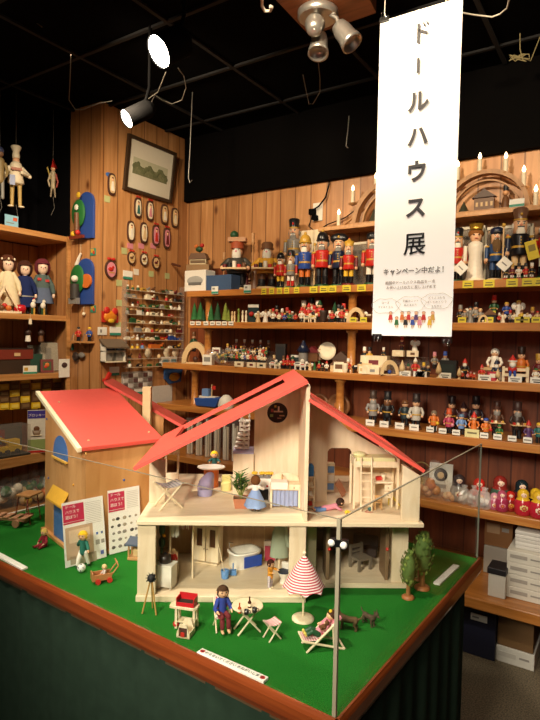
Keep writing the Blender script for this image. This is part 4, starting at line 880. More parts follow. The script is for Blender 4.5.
# cart
p = Gw(103, 581); t = thing('toy_cart', 'toy wooden push cart with red wheels and curved handle', 'toy cart', p, DR+.45); wd = cm('b87a4a')
MB().bx((-.03, -.016, .008), (.022, .016, .012), wd).bx((-.03, -.016, .012), (.022, -.013, .026), wd).bx((-.03, .013, .012), (.022, .016, .026), wd).bx((-.032, -.016, .008), (-.028, .016, .03), wd).build('tray', t, bevel=.001)
for x in (-.017, .015):
    for y in (-.019, .019): MB().cyl((x, y-.002, .0075), (x, y+.002, .0075), .0075, cm('c8322a', rough=.35), n=16).build('wheel', t)
MB().tube([(.02, -.013, .018), (.04, -.013, .042), (.036, -.013, .054), (.036, .013, .054), (.04, .013, .042), (.02, .013, .018)], .0018, wd, n=6).build('handle', t)
p2 = p+Vector((0, 0, .0125)); doll('doll', 'small pale haired baby doll riding in the wooden push cart', p2+Vector((.004*math.cos(DR), .004*math.sin(DR), 0)), DR+.45-PI/2, .055, 'd9c08a', 'c9b8b0', legs='c05a4a', pose='floorsit', hairlen=.2)
# small playhouse
p = Gw(142, 561); t = thing('toy_playhouse', 'small open wooden toy kitchen hut beside the dollhouse', 'toy hut', p+_dv*.02, DR-.1); wj = cm('b98a58')
MB().bx((-.045, -.02, 0), (.045, .02, .008), wj).bx((-.045, .016, .008), (.045, .02, .05), wj).build('base', t, bevel=.001)
for x in (-.042, .0, .042): MB().box((x, -.014, .027), (.005, .005, .04), wj).build('post', t)
MB().prism([(-.026, .047), (.024, .055), (.024, .06), (-.026, .052)], -.05, .05, mat('4a5668', .6), 'x').build('roof', t)
MB().box((-.015, .0, .02), (.03, .02, .022), cm('tan')).build('counter', t)
# swing, red doll, wooden toy pieces at the left
p = Gw(27, 521); t = thing('toy_swing', 'small rusty red toy swing frame with wooden top at the left edge', 'toy swing', p, .35); mr = mat('8a3a22', .5); h_ = hpx(p, 27)
for y in (-.03, .03): MB().tube([(-.03, y, 0), (-.012, y, h_), (.02, y, h_), (.036, y, 0)], .0022, mr, n=6).build('frame', t)
MB().bx((-.022, -.036, h_), (.04, .036, h_+.006), cm('b9824e')).build('top_board', t, bevel=.001)
for y in (-.012, .012): MB().cyl((.004, y, .026), (.004, y, h_), .0009, cm('cream'), n=5).build('rope', t)
MB().bx((-.008, -.018, .022), (.016, .018, .026), cm('a8322a')).build('seat', t)
p = Gw(42, 545); 
p = Gw(43, 545.5); doll('doll', 'little doll in maroon dress sitting on the grass by the brown house', p+_du*.006-_dv*.004, DR-.5, hpx(p, 27), 'c9a85a', '8a1c2a', skirt=None, legs='8a1c2a', pose='floorsit', hairlen=.2)
p = Gw(8, 524); t = thing('toy_seesaw', 'pinkish wooden toy wagon frame on the grass at the far left', 'toy wagon', p, .4); wj = cm('c08a68')
for y in (-.02, .02): MB().bx((-.08, y-.004, .022), (.08, y+.004, .03), wj).build('rail', t)
for k in range(5): MB().bx((-.075+.035*k, -.026, .03), (-.055+.035*k, .026, .034), wj).build('slat', t)
for x in (-.05, .05):
    for y in (-.028, .028): MB().cyl((x, y-.003, .014), (x, y+.003, .014), .014, wj, n=14).build('wheel', t)
# ================================================================== BROWN HOUSE
HA = math.radians(16); C0 = pz(81, 559.5, .8); C0.z = ZG
HX = Vector((math.sin(HA), math.cos(HA), 0)); HF = Vector((-math.cos(HA), math.sin(HA), 0))   # long wall, door face
hr = math.atan2(HX.y, HX.x)               # local x along the long wall, local y along the door face
hs = thing('brown_house', 'closed brown wooden dollhouse with red pitched roof and blue door', 'dollhouse', C0, hr)
def HL(P): d = Vector(P)-C0; return d.dot(HX), d.dot(HF), d.z
def HV(px, py, axis, val):                # axis 0: plane x=val ; 1: plane y=val
    nrm = HX if axis == 0 else HF; d = ray(px, py); t = (val-(CAM-C0).dot(nrm))/d.dot(nrm); return HL(CAM+d*t)
eh = vz(C0, 449)-C0.z                    # eave
yt = HV(45, 405, 0, 0)[1]; FWD = yt-.004
tipw = HV(41.5, 394.5, 0, 0); slope = (tipw[2]-eh)/tipw[1]
Lx = HV(163, 437, 1, -.012)[0]
def hb(name, a, b_, m, bevel=.0015): return MB().bx(a, b_, m).build(name, hs, bevel=bevel)
hb('base_board', (-.012, -.01, 0), (Lx, FWD+.008, .012), M_HONEY)
MB().prism([(0, .012), (FWD, .012), (FWD, eh-.005+slope*FWD), (0, eh-.005)], 0, .012, wood('house_face_ply', 'd4a06a', 'bc864f', grain=(20, 20, 4)), 'x').build('front_wall', hs)
hb('side_wall', (.012, 0, .012), (Lx-.01, .012, eh-.006), M_HONEY)
hb('back_wall', (.012, FWD-.012, .012), (Lx-.01, FWD, eh+slope*FWD-.008), M_HONEY)
hb('end_wall', (Lx-.022, .012, .012), (Lx-.01, FWD-.012, eh), M_HONEY)
ov = .014
def rp(name, x0, x1, y0, y1, th, m, dz=0):
    return MB().prism([(y0, eh+slope*y0+dz), (y1, eh+slope*y1+dz), (y1, eh+slope*y1+th+dz), (y0, eh+slope*y0+th+dz)], x0, x1, m, 'x').build(name, hs, bevel=.001)
rp('roof', -.006, Lx, -.014, tipw[1], .012, M_RED)
rp('roof_edge', -.02, -.006, -.016, tipw[1]+.002, .0135, cm('ecdcb4'), -.0005)
for px, py in ((163, 420), (82, 430), (57, 400)):
    y_ = HV(px, py, 0, .1)[1]
for x, y in ((.03, .02), (Lx-.03, .03), (.03, FWD*.85)): MB().lathe([(.004, 0), (.003, .003)], cm('tan'), (x, y, eh+slope*y+.012), n=10).build('peg', hs)
# door, awning, window on the front face
def face_pt(px, py): q = HV(px, py, 0, -.002); return q[1], q[2]
ya, za = face_pt(54, 505); yb_, zb_ = face_pt(64, 505); ybm, zbm = face_pt(57, 552)
M_BLUE = mat('4a72ae', .5)
d = hb('door', (-.003, yb_-.008, .012), (0, ya, za), M_BLUE); MB().bx((-.008, yb_, zbm+.045), (-.003, ya-.002, zbm+.05), cm('e8a83a')).build('handle_bar', d)
aw = MB(); y1_, z1_ = face_pt(52.5, 488); y0_, z0_ = face_pt(68, 493.5); zw = (z1_+z0_)/2
qo = HV(45.7, 498.8, 1, y1_); xo = max(-.05, min(-.01, qo[0])); zo = qo[2]
aw.prism([(xo, zo), (0, zw), (0, zw+.007), (xo, zo+.007)], y0_, y1_, mat('e0aa3a', .5), 'y'); aw.build('awning', hs, bevel=.001)
wy0, wz0 = face_pt(67.5, 462); wy1, wz1 = face_pt(53.5, 460); wt_ = face_pt(60, 435.5)[1]
cyw = (wy0+wy1)/2; rw = abs(wy1-wy0)/2
w_ = MB().prism([(wy0, wz0), (wy1, wz0)]+[(cyw+rw*math.cos(PI*k/10)*(1 if wy1 > cyw else -1), wt_-rw+rw*math.sin(PI*k/10)) for k in range(11)], -.003, 0.0, M_BLUE, 'x').build('arched_window', hs)
MB().bx((-.009, wy0-.002, wz0-.006), (-.001, wy1+.002, wz0), cm('e8b24a')).build('window_sill', hs)
for px, py, c_ in ((48, 478, '3a62b0'), (73, 485, 'd89a2a'), (46.5, 419, '3a62b0'), (85.5, 454, 'e0b060')):
    y, z = face_pt(px, py); MB().sph((-.001, y, z), .004, cm(c_), (.6, 1, 1), n=8, k=6).build('dowel', hs)
q = HV(124, 480, 1, -.001); MB().sph(q, .004, cm('3a62b0'), (1, .6, 1), n=8, k=6).build('dowel', hs)
# second half of its roof rising behind
A_ = HL(pd(104, 381, 2.12)); B_ = HL(pd(182, 425, 2.12))
d = Vector(B_)-Vector(A_)
bq = MB(); th = Vector((0, 0, -.012)); W_ = Vector((.0, .09, .0))
A_, B_ = Vector(A_), Vector(B_); dep = HL(C0+FW*.12-Vector((0, 0, (FW*.12).z))); dep = Vector(dep)
vs = [A_, B_, B_+dep, A_+dep, A_+th, B_+th, B_+dep+th, A_+dep+th]
bq.add(vs, [(0, 1, 2, 3), (4, 5, 6, 7), (0, 1, 5, 4), (1, 2, 6, 5), (2, 3, 7, 6), (3, 0, 4, 7)], M_RED).build('rear_roof', hs)
pp = HL(pd(147, 430, 2.10)); zt_ = HL(pd(147, 386.5, 2.10))[2]
MB().box((pp[0], pp[1], zt_/2), (.03, .034, zt_), cm('e2c08e'), rz=-hr+DR).build('rear_post', hs, bevel=.001)
MB().box((HL(pd(157, 440, 2.14))[0], HL(pd(157, 440, 2.14))[1], .2), (.012, .05, .4), M_HONEY, rz=-hr+DR+PI/2).build('rear_wall', hs)
# ================================================================== BANNER
M_WIRE = mat('c9c2b4', .5); M_DWIRE = mat('6a655c', .6); M_BLK = mat('0a0a0b', .9)
BY = 1.85; b0, b1 = py_(379, 22, BY), py_(461, -5, BY); b2, b3 = py_(373.2, 334, BY), py_(453.3, 338.3, BY)
bxl, bxr, bzt, bzb = (b0.x+b2.x)/2, (b1.x+b3.x)/2, 2.606, (b2.z+b3.z)/2
BW, BH = bxr-bxl, bzt-bzb; bc = Vector(((bxl+bxr)/2, BY, bzb))
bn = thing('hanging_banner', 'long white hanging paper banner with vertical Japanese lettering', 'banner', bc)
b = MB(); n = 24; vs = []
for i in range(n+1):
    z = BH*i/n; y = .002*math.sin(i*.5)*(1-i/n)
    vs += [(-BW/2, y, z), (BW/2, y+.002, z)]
b.add(vs, [(2*i, 2*i+1, 2*i+3, 2*i+2) for i in range(n)], mat('fbf9f4', .7, var=.01, emit=.1), True).build('paper', bn)  # faint self-glow added to the paper for its blown-out white
M_INKB = mat('3e3e42', .8)
zof = lambda py: py_(413, py, BY).z-bc.z
for ch, py, px in zip('ドールハウス展', (33, 66, 103, 138, 173, 209, 245.5), (422, 418.5, 418.5, 418, 417, 416, 415)):
    q = py_(px, py, BY)
    if ch == 'ー': MB().box((q.x-bc.x, -.0045, q.z-bc.z), (.009, .001, .05), M_INKB).build('lettering', bn)
    elif ch == 'ド':
        x_, z_ = q.x-bc.x, q.z-bc.z
        MB().box((x_-.011, -.0045, z_), (.009, .001, .064), M_INKB).box((x_+.005, -.0045, z_+.002), (.034, .001, .008), M_INKB, ry=.5).box((x_+.008, -.0045, z_+.024), (.0045, .001, .015), M_INKB, ry=-.35).box((x_+.018, -.0045, z_+.027), (.0045, .001, .015), M_INKB, ry=-.35).build('lettering', bn)
    elif ch == '展':
        for o_ in (-.0009, .0009): text(ch, bn, (q.x-bc.x+o_, -.0045, q.z-bc.z+o_*.8), .08, M_INKB)
    else: text(ch, bn, (q.x-bc.x, -.0045, q.z-bc.z), .075, M_INKB, bold=.0022)
def btxt(s, px, py, size, c_='5a5856', align='CENTER', b_=0): q = py_(px, py, BY); text(s, bn, (q.x-bc.x, -.0045, q.z-bc.z), size, mat(c_, .7), align=align, bold=b_)
btxt('キャンペーン中だよ！', 415, 271, .0225, b_=.0004)
btxt('期間中ドールハウス商品を一点', 410, 282.5, .0125, '8a7a70'); btxt('お買い上げの方に差し上げます', 411, 287.5, .0125, '8a7a70')
for i, (px, py, ls_) in enumerate(((386, 303, ('ローズ', 'フェルトさん')), (411, 301, ('手編みニット', 'ねじまわり')), (437, 298, ('どうぶつたち', 'ぼくらのとりで', 'まちかど')))):
    for k, s in enumerate(ls_): btxt(s, px, py+4.2*k, .0095, '8a8078')
    q = py_(px, py+3, BY); MB().tube([(q.x-bc.x+.052*math.cos(a)*(1+.06*math.sin(5*a)), -.0042, q.z-bc.z+.026*math.sin(a)*(1+.1*math.cos(6*a))) for a in [2*PI*k/36 for k in range(37)]], .0006, mat('b0aaa4', .7), n=4).build('cloud_outline', bn)
rn = random.Random(11); b = MB()
for i in range(11):
    px = (391, 397, 402.5, 406, 409, 413, 416.5, 420, 424, 430, 433)[i]; py = 318+(3.5 if i % 2 else -1.5); q = py_(px, py, BY); x, z = q.x-bc.x, q.z-bc.z
    b.prism([(x-.008, z-.012), (x+.008, z-.012), (x+.005, z+.006), (x-.005, z+.006)], -.0052, -.0044, cm(('red', 'green', 'orange', 'black', 'red', 'blue', 'purple', 'pink', 'red', 'yellow', 'gold')[i]))
    b.sph((x, -.0048, z+.011), .0062, cm('skin'), (1, .1, 1), n=10, k=6); b.sph((x, -.0046, z+.0135), .0064, cm(('black', 'brown', 'black', 'maroon', 'black')[i % 5]), (1, .1, .7), n=10, k=6)
    for s in (-1, 1): b.box((x+s*.0035, -.0047, z-.016), (.0035, .0006, .009), cm('tan'))
b.build('printed_dolls', bn)
def binder(label, px, py, up=True):
    q = py_(px, py, BY); t = thing('binder_clip', label, 'binder clip', q); s = -1 if not up else 1
    MB().prism([(-.008, 0), (.008, 0), (.003, .018*s), (-.003, .018*s)], -.016, .016, mat('161616', .3), 'x').build('body', t)
    for y in (-1, 1): MB().tube([(-.008, y*.006, .006*s), (-.006, y*.014, .026*s), (.006, y*.014, .026*s), (.008, y*.006, .006*s)], .0012, cm('silver', metal=1, rough=.25), n=6).build('wire_handle', t)
    if up: MB().tube([(0, 0, .02), (0, 0, ZC-q.z-.002)], .0012, M_WIRE, n=5).build('hanging_string', t)
    return q
q0_ = binder('black binder clip at the top left of the banner', 384.5, 22); q1_ = binder('black binder clip at the top right of the banner', 453, -2)
binder('black binder clip on the lower left edge of the banner', 377.5, 334, False); binder('black binder clip on the lower right edge of the banner', 447, 338, False)
# ================================================================== CEILING THINGS
def spotlamp(label, px, py, z, aim, r, emit):
    p = pz(px, py, z); d = ((CAM-p).normalized()*aim-(RT*.9+UP*.42).normalized()*math.sqrt(1-aim*aim)).normalized(); t = thing('spotlight', label, 'spotlight', p)
    b = MB(); b.cyl(Vector((0, 0, 0)), -d*.13, r, M_BLK, n=24, caps=False); b.cyl(-d*.13, -d*.16, r, M_BLK, r1=r*.5, n=24); b.cyl(-d*.0, -d*.004, r*1.05, M_BLK, r1=r*1.05, n=24, caps=False); b.build('lamp_head', t)
    MB().cyl(-d*.006, -d*.012, r*.96, mat('fff0d8', .4, emit=emit), n=24).build('bulb', t)
    MB().tube([-d*.1, -d*.12+Vector((.02, 0, .1)), (-d*.12+Vector((.02, 0, 0))).xy.to_3d()+Vector((0, 0, ZC-p.z))], .008, M_BLK, n=8).build('mount_arm', t)
    return p, d
LP1, LD1 = spotlamp('glowing black spotlight nearest the ceiling, upper left', 158, 52, 2.62, .55, .062, 60)
LP2, LD2 = spotlamp('black spotlight above the framed picture with bright lens', 126, 119, 2.50, .5, .042, 40)
# lamp board and triple silver lamp
ZBm = 2.82
cs = [pz(x, y, ZBm) for x, y in ((276, 0), (310, 36), (376, 13), (352, -40), (262, -30))]
lbd = MB(); vs = [tuple(c_) for c_ in cs]+[(c_.x, c_.y, ZC-.001) for c_ in cs]; n = 5
lbd.add(vs, [tuple(range(n)), tuple(range(2*n-1, n-1, -1))]+[(k, (k+1) % n, n+(k+1) % n, n+k) for k in range(n)], M_BEAM)
tag(lbd.build('lamp_board'), 'brown timber board on the ceiling carrying the silver lamps', 'ceiling board')
M_SIL = mat('b9b7b2', .3, .85)
bp = pz(318, 11, ZBm-.006)
tl = thing('triple_spotlight', 'silver triple spotlight fixture on the timber ceiling board', 'spotlight', bp)
MB().lathe([(.075, -.03), (.082, -.024), (.082, -.004), (.07, 0.006)], M_SIL, n=28).build('base_plate', tl)
def head(px, py, dz, aim, L, r):
    p = pz(px, py, ZBm-dz)-bp; d = Vector(aim).normalized(); a = d.orthogonal().normalized(); bb = d.cross(a); prof = [(r*.35, -L*.5), (r*.75, -L*.42), (r*.9, -L*.2), (r*.97, L*.2), (r*1.08, L*.36), (r*1.12, L*.5), (r*.95, L*.5), (r*.8, L*.3)]; n = 24
    vs = [p+d*z+(a*math.cos(2*PI*k/n)+bb*math.sin(2*PI*k/n))*q for q, z in prof for k in range(n)]
    h_ = MB().add(vs, [(j*n+k, j*n+(k+1) % n, (j+1)*n+(k+1) % n, (j+1)*n+k) for j in range(len(prof)-1) for k in range(n)]+[tuple(range(n)), tuple(range((len(prof)-1)*n, len(prof)*n))], M_SIL, True).build('lamp_head', tl)
    MB().tube([p-d*L*.4, p-d*L*.55+Vector((0, 0, .02)), Vector((p.x*.4, p.y*.4, -.02))], .009, M_SIL, n=8).build('arm', tl)
vw = lambda px, py: (CAM-pz(px, py, ZBm)).normalized()
head(314.5, 27, .10, -vw(314, 27)+Vector((.1, -.1, .25)), .07, .036); head(319, 44, .13, RT*-.1-UP*1.0-FW*.3, .1, .038); head(345, 34, .12, RT*.55-UP*.9-FW*.25, .11, .04)
def wire(name, label, pts, z, r=.0025, m=M_WIRE, cat='wire', D=None):
    P = [pz(x, y, z) if D is None else pd(x, y, D) for x, y in pts]; return tag(MB().tube(P, r, m, n=6).build(name), label, cat)
wire('cable', 'thin pale cable looping down left of the lower spotlight', [(71, 55), (70, 80), (69, 100), (75, 109), (83, 110), (91, 106), (100, 103), (112, 101)], 2.75, .0022, M_DWIRE, 'cable')
wire('cable', 'curling pale cable between the two spotlights', [(166, 72), (158, 92), (148, 99), (146, 105), (151, 103), (155, 95), (162, 100), (172, 104), (182, 100), (186, 88), (184, 76), (178, 68)], 2.7, .0022, M_DWIRE, 'cable')
wire('ceiling_hook', 'white S shaped hook near the silver lamps', [(262, -2), (262, 6), (265, 11), (270, 11), (272, 7), (270, 6)], 2.75, .006, cm('white'), 'hook')
wire('hanging_rod', 'thin steel hanging rod in front of the dark fascia by the pillar', [(193.5, 68), (190, 150), (188.5, 178), (190, 183), (192, 180)], None, .003, mat('8a8780', .4, .6), 'rod', D=3.3)
wire('hanging_rod', 'short steel hanging rod below the silver lamps', [(349, 116), (348, 130), (346, 146), (348, 148)], None, .003, mat('8a8780', .4, .6), 'rod', D=3.0)
wire('cable', 'short dark cable hanging under the silver spotlight', [(318, 60), (320, 78), (320, 92), (313, 104), (309, 104), (306, 90), (303, 75)], 2.8, .0022, M_DWIRE, 'cable')
wire('cable', 'pale cable drooping from the top right of the banner', [(446, 0), (449, 8), (458, 12), (475, 15), (492, 17), (500, 14), (507, 8), (510, -4)], 2.72, .003, M_WIRE, 'cable')
for k, (px, py, lb) in enumerate(((22, 15, 'tangled bundle of yellowish string on the ceiling at upper left'), (520, 57, 'tangled bundle of dull string hanging right of the banner'))):
    rn = random.Random(k+4); P = [pd(px, py-40, 2.6), pd(px, py-8, 2.6)]
    P += [pd(px+rn.uniform(-11, 11), py+rn.uniform(-4, 5), 2.6) for _ in range(16)]+[pd(px+20, py+12 if k == 0 else py-20, 2.6)]
    Q = []
    for i in range(len(P)-1): Q += [P[i].lerp(P[i+1], f_) for f_ in (0, .5)]
    tag(MB().tube(Q+[P[-1]], .0028, mat('8a7f58', .7), n=5).build('string_bundle'), lb, 'string')
# ================================================================== PILLAR DECORATION
def YP(px, py): return py_(px, py, YC)           # pillar front face
def XP(px, py): return px_(px, py, XC)           # pillar side face
RZX = PI/2                                        # faces +X : local -Y -> +X
def arched_plaque(label, px, ytop, ybot, wpx, tree):
    p = YP(px, ybot); s = depth(p)/F; w, h = wpx*s*1.02, (ybot-ytop)*s
    t = thing('arched_plaque', label, 'wall plaque', (p.x, YC-.002, p.z))
    r_ = w/2; MB().prism([(-r_, 0), (r_, 0)]+[(r_*math.cos(PI*k/14), h-r_+r_*math.sin(PI*k/14)) for k in range(15)], -.018, 0, mat('2a4a96', .5)).build('back_board', t, bevel=.002)
    f = MB(); f.sph((-w*.38, -.03, h*.55), w*.46, mat('1f6b2e', .6), (1, .22, 1.35), n=16, k=10); f.build('tree_crown', t)
    if tree:
        MB().cyl((-w*.35, -.045, h*.1), (-w*.35, -.045, h*.55), w*.13, cm('brown'), n=8).box((-w*.35, -.045, h*.03), (w*.9, .02, h*.07), mat('7a2f1c')).build('trunk', t); MB().sph((-w*.2, -.052, h*.92), w*.13, cm('yellow'), (1, .3, 1)).build('star', t); MB().sph((-w*.3, -.055, h*.66), w*.13, cm('white'), (1, .4, 1)).build('owl', t); MB().sph((-w*.55, -.05, h*.1), w*.12, cm('yellow')).build('parcel', t); MB().sph((-w*.25, -.05, h*.12), w*.12, cm('red')).build('parcel', t)
    else:
        MB().lathe([(w*.3, 0), (w*.3, .014)], cm('orange'), n=18).build('sun_disc', t, (w*.2, -.02, h*.5), rot=(PI/2, 0, 0)); MB().cyl((-w*.35, -.05, h*.12), (-w*.35, -.05, h*.44), w*.2, mat('3a3632'), n=10).sph((-w*.33, -.055, h*.55), w*.15, cm('white')).box((-w*.4, -.05, h*.07), (w*.5, .03, h*.13), cm('grey')).build('figures', t)
arched_plaque('upper blue arched plaque with decorated green tree and yellow star', 88, 193, 239, 22, True)
arched_plaque('lower blue arched plaque with round green tree and orange sun', 87, 259, 304.5, 23, False)
def oval(label, px, py, wpx, hpx_, c1, c2, bow=True, cat='ornament', shape='bottle', group='oval painted ornaments on the pillar'):
    p = XP(px, py); s = depth(p)/F; w, h = wpx*s*1.5, hpx_*s
    t = thing('painted_ornament', label, cat, (XC+.002, p.y, p.z), RZX, group)
    n = 20; pl = [(w/2*math.cos(2*PI*k/n), h/2*math.sin(2*PI*k/n)*(1 if math.sin(2*PI*k/n) < 0 else .96)) for k in range(n)]
    if shape == 'bottle': pl = [(w/2*math.copysign(abs(math.cos(2*PI*k/n))**.6, math.cos(2*PI*k/n)), h/2*math.copysign(abs(math.sin(2*PI*k/n))**.8, math.sin(2*PI*k/n))) for k in range(n)]
    MB().prism(pl, -.012, 0, mat('4a2c20', .5)).build('rim', t, bevel=.001); MB().prism([(x*.76, z*.8) for x, z in pl], -.014, -.012, cm(c1)).build('panel', t)
    if shape == 'bottle': MB().sph((0, -.015, h*.2), w*.14, cm('skin'), (1, .4, 1), n=8, k=6).prism([(-w*.22, -h*.3), (w*.22, -h*.3), (w*.1, h*.12), (-w*.1, h*.12)], -.0165, -.0142, cm(c2)).sph((0, -.015, h*.28), w*.14, cm('brown'), (1, .4, .6), n=8, k=6).build('figure', t)
    else: MB().sph((-w*.08, -.015, 0), w*.17, cm(c2), (1.4, .3, .8), n=8, k=6).sph((w*.12, -.015, h*.12), w*.1, cm(c2), (1, .3, 1), n=8, k=6).box((0, -.015, -h*.17), (w*.5, .002, h*.05), cm('gold')).build('figure', t)
    if bow: MB().sph((-w*.18, -.012, h*.54), w*.17, cm('red'), (1.2, .4, .6), n=8, k=6).sph((w*.18, -.012, h*.54), w*.17, cm('red'), (1.2, .4, .6), n=8, k=6).build('bow', t)
oval('lone painted ornament with white figure left of the framed picture', 111, 184.5, 6.5, 22, 'tan', 'white', False)
row = [(137, 208, 'cream', 'teal', 1, 'first'), (149, 211, 'cream', 'pink', 1, 'second'), (163.5, 214.5, 'tan', 'white', 0, 'third'), (174, 218, 'tan', 'cream', 0, 'fourth')]
for px, py, a, c_, bw_, o_ in row: oval('%s ornament from the left in the top row under the picture' % o_, px, py, 6.2, 20, a, c_, bw_)
row = [(130, 231.5, 'cream', 'white', 0, 'first'), (143, 233, 'cream', 'tan', 0, 'second'), (155, 235.5, 'pink', 'red', 1, 'third'), (166, 238.5, 'pink', 'maroon', 1, 'fourth')]
for px, py, a, c_, bw_, o_ in row: oval('%s ornament from the left in the middle row on the pillar' % o_, px, py, 6.2, 21, a, c_, bw_)
row = [(130.5, 258, 'tan', 'brown', 1, 'first'), (143, 259.5, 'cream', 'brown', 1, 'second'), (155, 263, 'tan', 'maroon', 1, 'third')]
for px, py, a, c_, bw_, o_ in row: oval('%s small round ornament from the left in the bottom row' % o_, px, py, 6.5, 13, a, c_, bw_, shape='round', group='small round ornaments on the pillar')
oval('larger round pink ornament with rocking horse on the pillar corner', 110, 269.5, 9.8, 19, 'pink', 'red', True, shape='round', group='single ornaments on the pillar')
# framed picture leaning out at the top
tl_, tr_, bl_, br_ = px_(124.5, 135.5, XC), px_(171, 154, XC), px_(119.5, 189, XC), px_(168.5, 203, XC)
yc_, zc_ = (tl_.y+tr_.y+bl_.y+br_.y)/4, (bl_.z+br_.z)/2; w, h = abs(tr_.y-tl_.y+br_.y-bl_.y)/2, ((tl_.z+tr_.z)-(bl_.z+br_.z))/2
pc_ = thing('framed_picture', 'large dark framed landscape picture high on the pillar', 'picture', (XC+.004, yc_, zc_), rot=(.12, 0, RZX))
fm = MB(); fw_ = .022; M_FR = mat('3a2a1c', .4)
fm.bx((-w/2, -.022, 0), (w/2, 0, fw_), M_FR).bx((-w/2, -.022, h-fw_), (w/2, 0, h), M_FR).bx((-w/2, -.022, fw_), (-w/2+fw_, 0, h-fw_), M_FR).bx((w/2-fw_, -.022, fw_), (w/2, 0, h-fw_), M_FR); fm.build('frame', pc_)
MB().bx((-w/2+fw_, -.01, fw_), (w/2-fw_, -.004, h-fw_), cm('d9d4c2', var=.03)).build('mount', pc_)
lsb = MB(); rn = random.Random(9)
lsb.bx((-w*.36, -.0108, h*.34), (w*.36, -.0102, h*.64), mat('b8b89c', .8)); lsb.bx((-w*.36, -.0112, h*.34), (w*.36, -.0106, h*.5), mat('77795a', .9, var=.4, scale=60))
for k in range(26): lsb.sph((-w*.34+w*.68*k/25, -.0112, h*(.48+.05*math.sin(k*.7)+rn.uniform(-.02, .02))), .016, mat('6a6e50', .9, var=.3), (1, .03, 1), n=7, k=5)
lsb.build('landscape_print', pc_)
# small things on the pillar
def plain(name, label, cat, b, loc, rz=0, group=None, **k): return tag(b.build(name, None, loc, rz, **k), label, cat, group)
p = YP(81, 259); plain('hanging_ornament', 'small white hanging ornament between the two arched plaques', 'ornament', MB().limb([(-.02, 0, -.04), (0, 0, 0), (.02, 0, .03)], [.014, .01, .007], cm('white')).cyl((.02, 0, .03), (.02, 0, .09), .001, cm('cream'), n=5), (p.x, YC-.018, p.z))
for i, (px, py) in enumerate(((93.5, 252), (93.5, 309))):
    p = YP(px, py); plain('shop_card', '%s small green shop card with coloured figures %s' % (('upper', 'below the upper blue plaque') if i == 0 else ('lower', 'below the lower blue plaque')), 'card', MB().box((0, 0, 0), (.05, .003, .045), mat('2f8a72')).box((-.005, -.002, .008), (.03, .002, .022), cm('gold')).box((.01, -.003, -.004), (.014, .002, .02), cm('red')), (p.x, YC-.003, p.z))
p = YP(85.5, 314); plain('hanging_ornament', 'tiny pale bead on a string under the lower blue plaque', 'ornament', MB().sph((0, 0, 0), .012, cm('cream')).cyl((0, 0, .01), (0, 0, .05), .001, cm('cream'), n=5), (p.x, YC-.013, p.z))
p = YP(83, 341); t = thing('wall_ledge', 'short wooden ledge on the pillar front holding two little figures', 'shelf', (p.x, YC-.004, p.z)); MB().bx((-.08, -.06, -.012), (.12, .0, 0), M_LSHELF).build('board', t); MB().prism([(0, 0), (-.05, 0), (0, -.05)], .015, .025, M_LSHELF, 'x').build('bracket', t)
zl = p.z+.0005
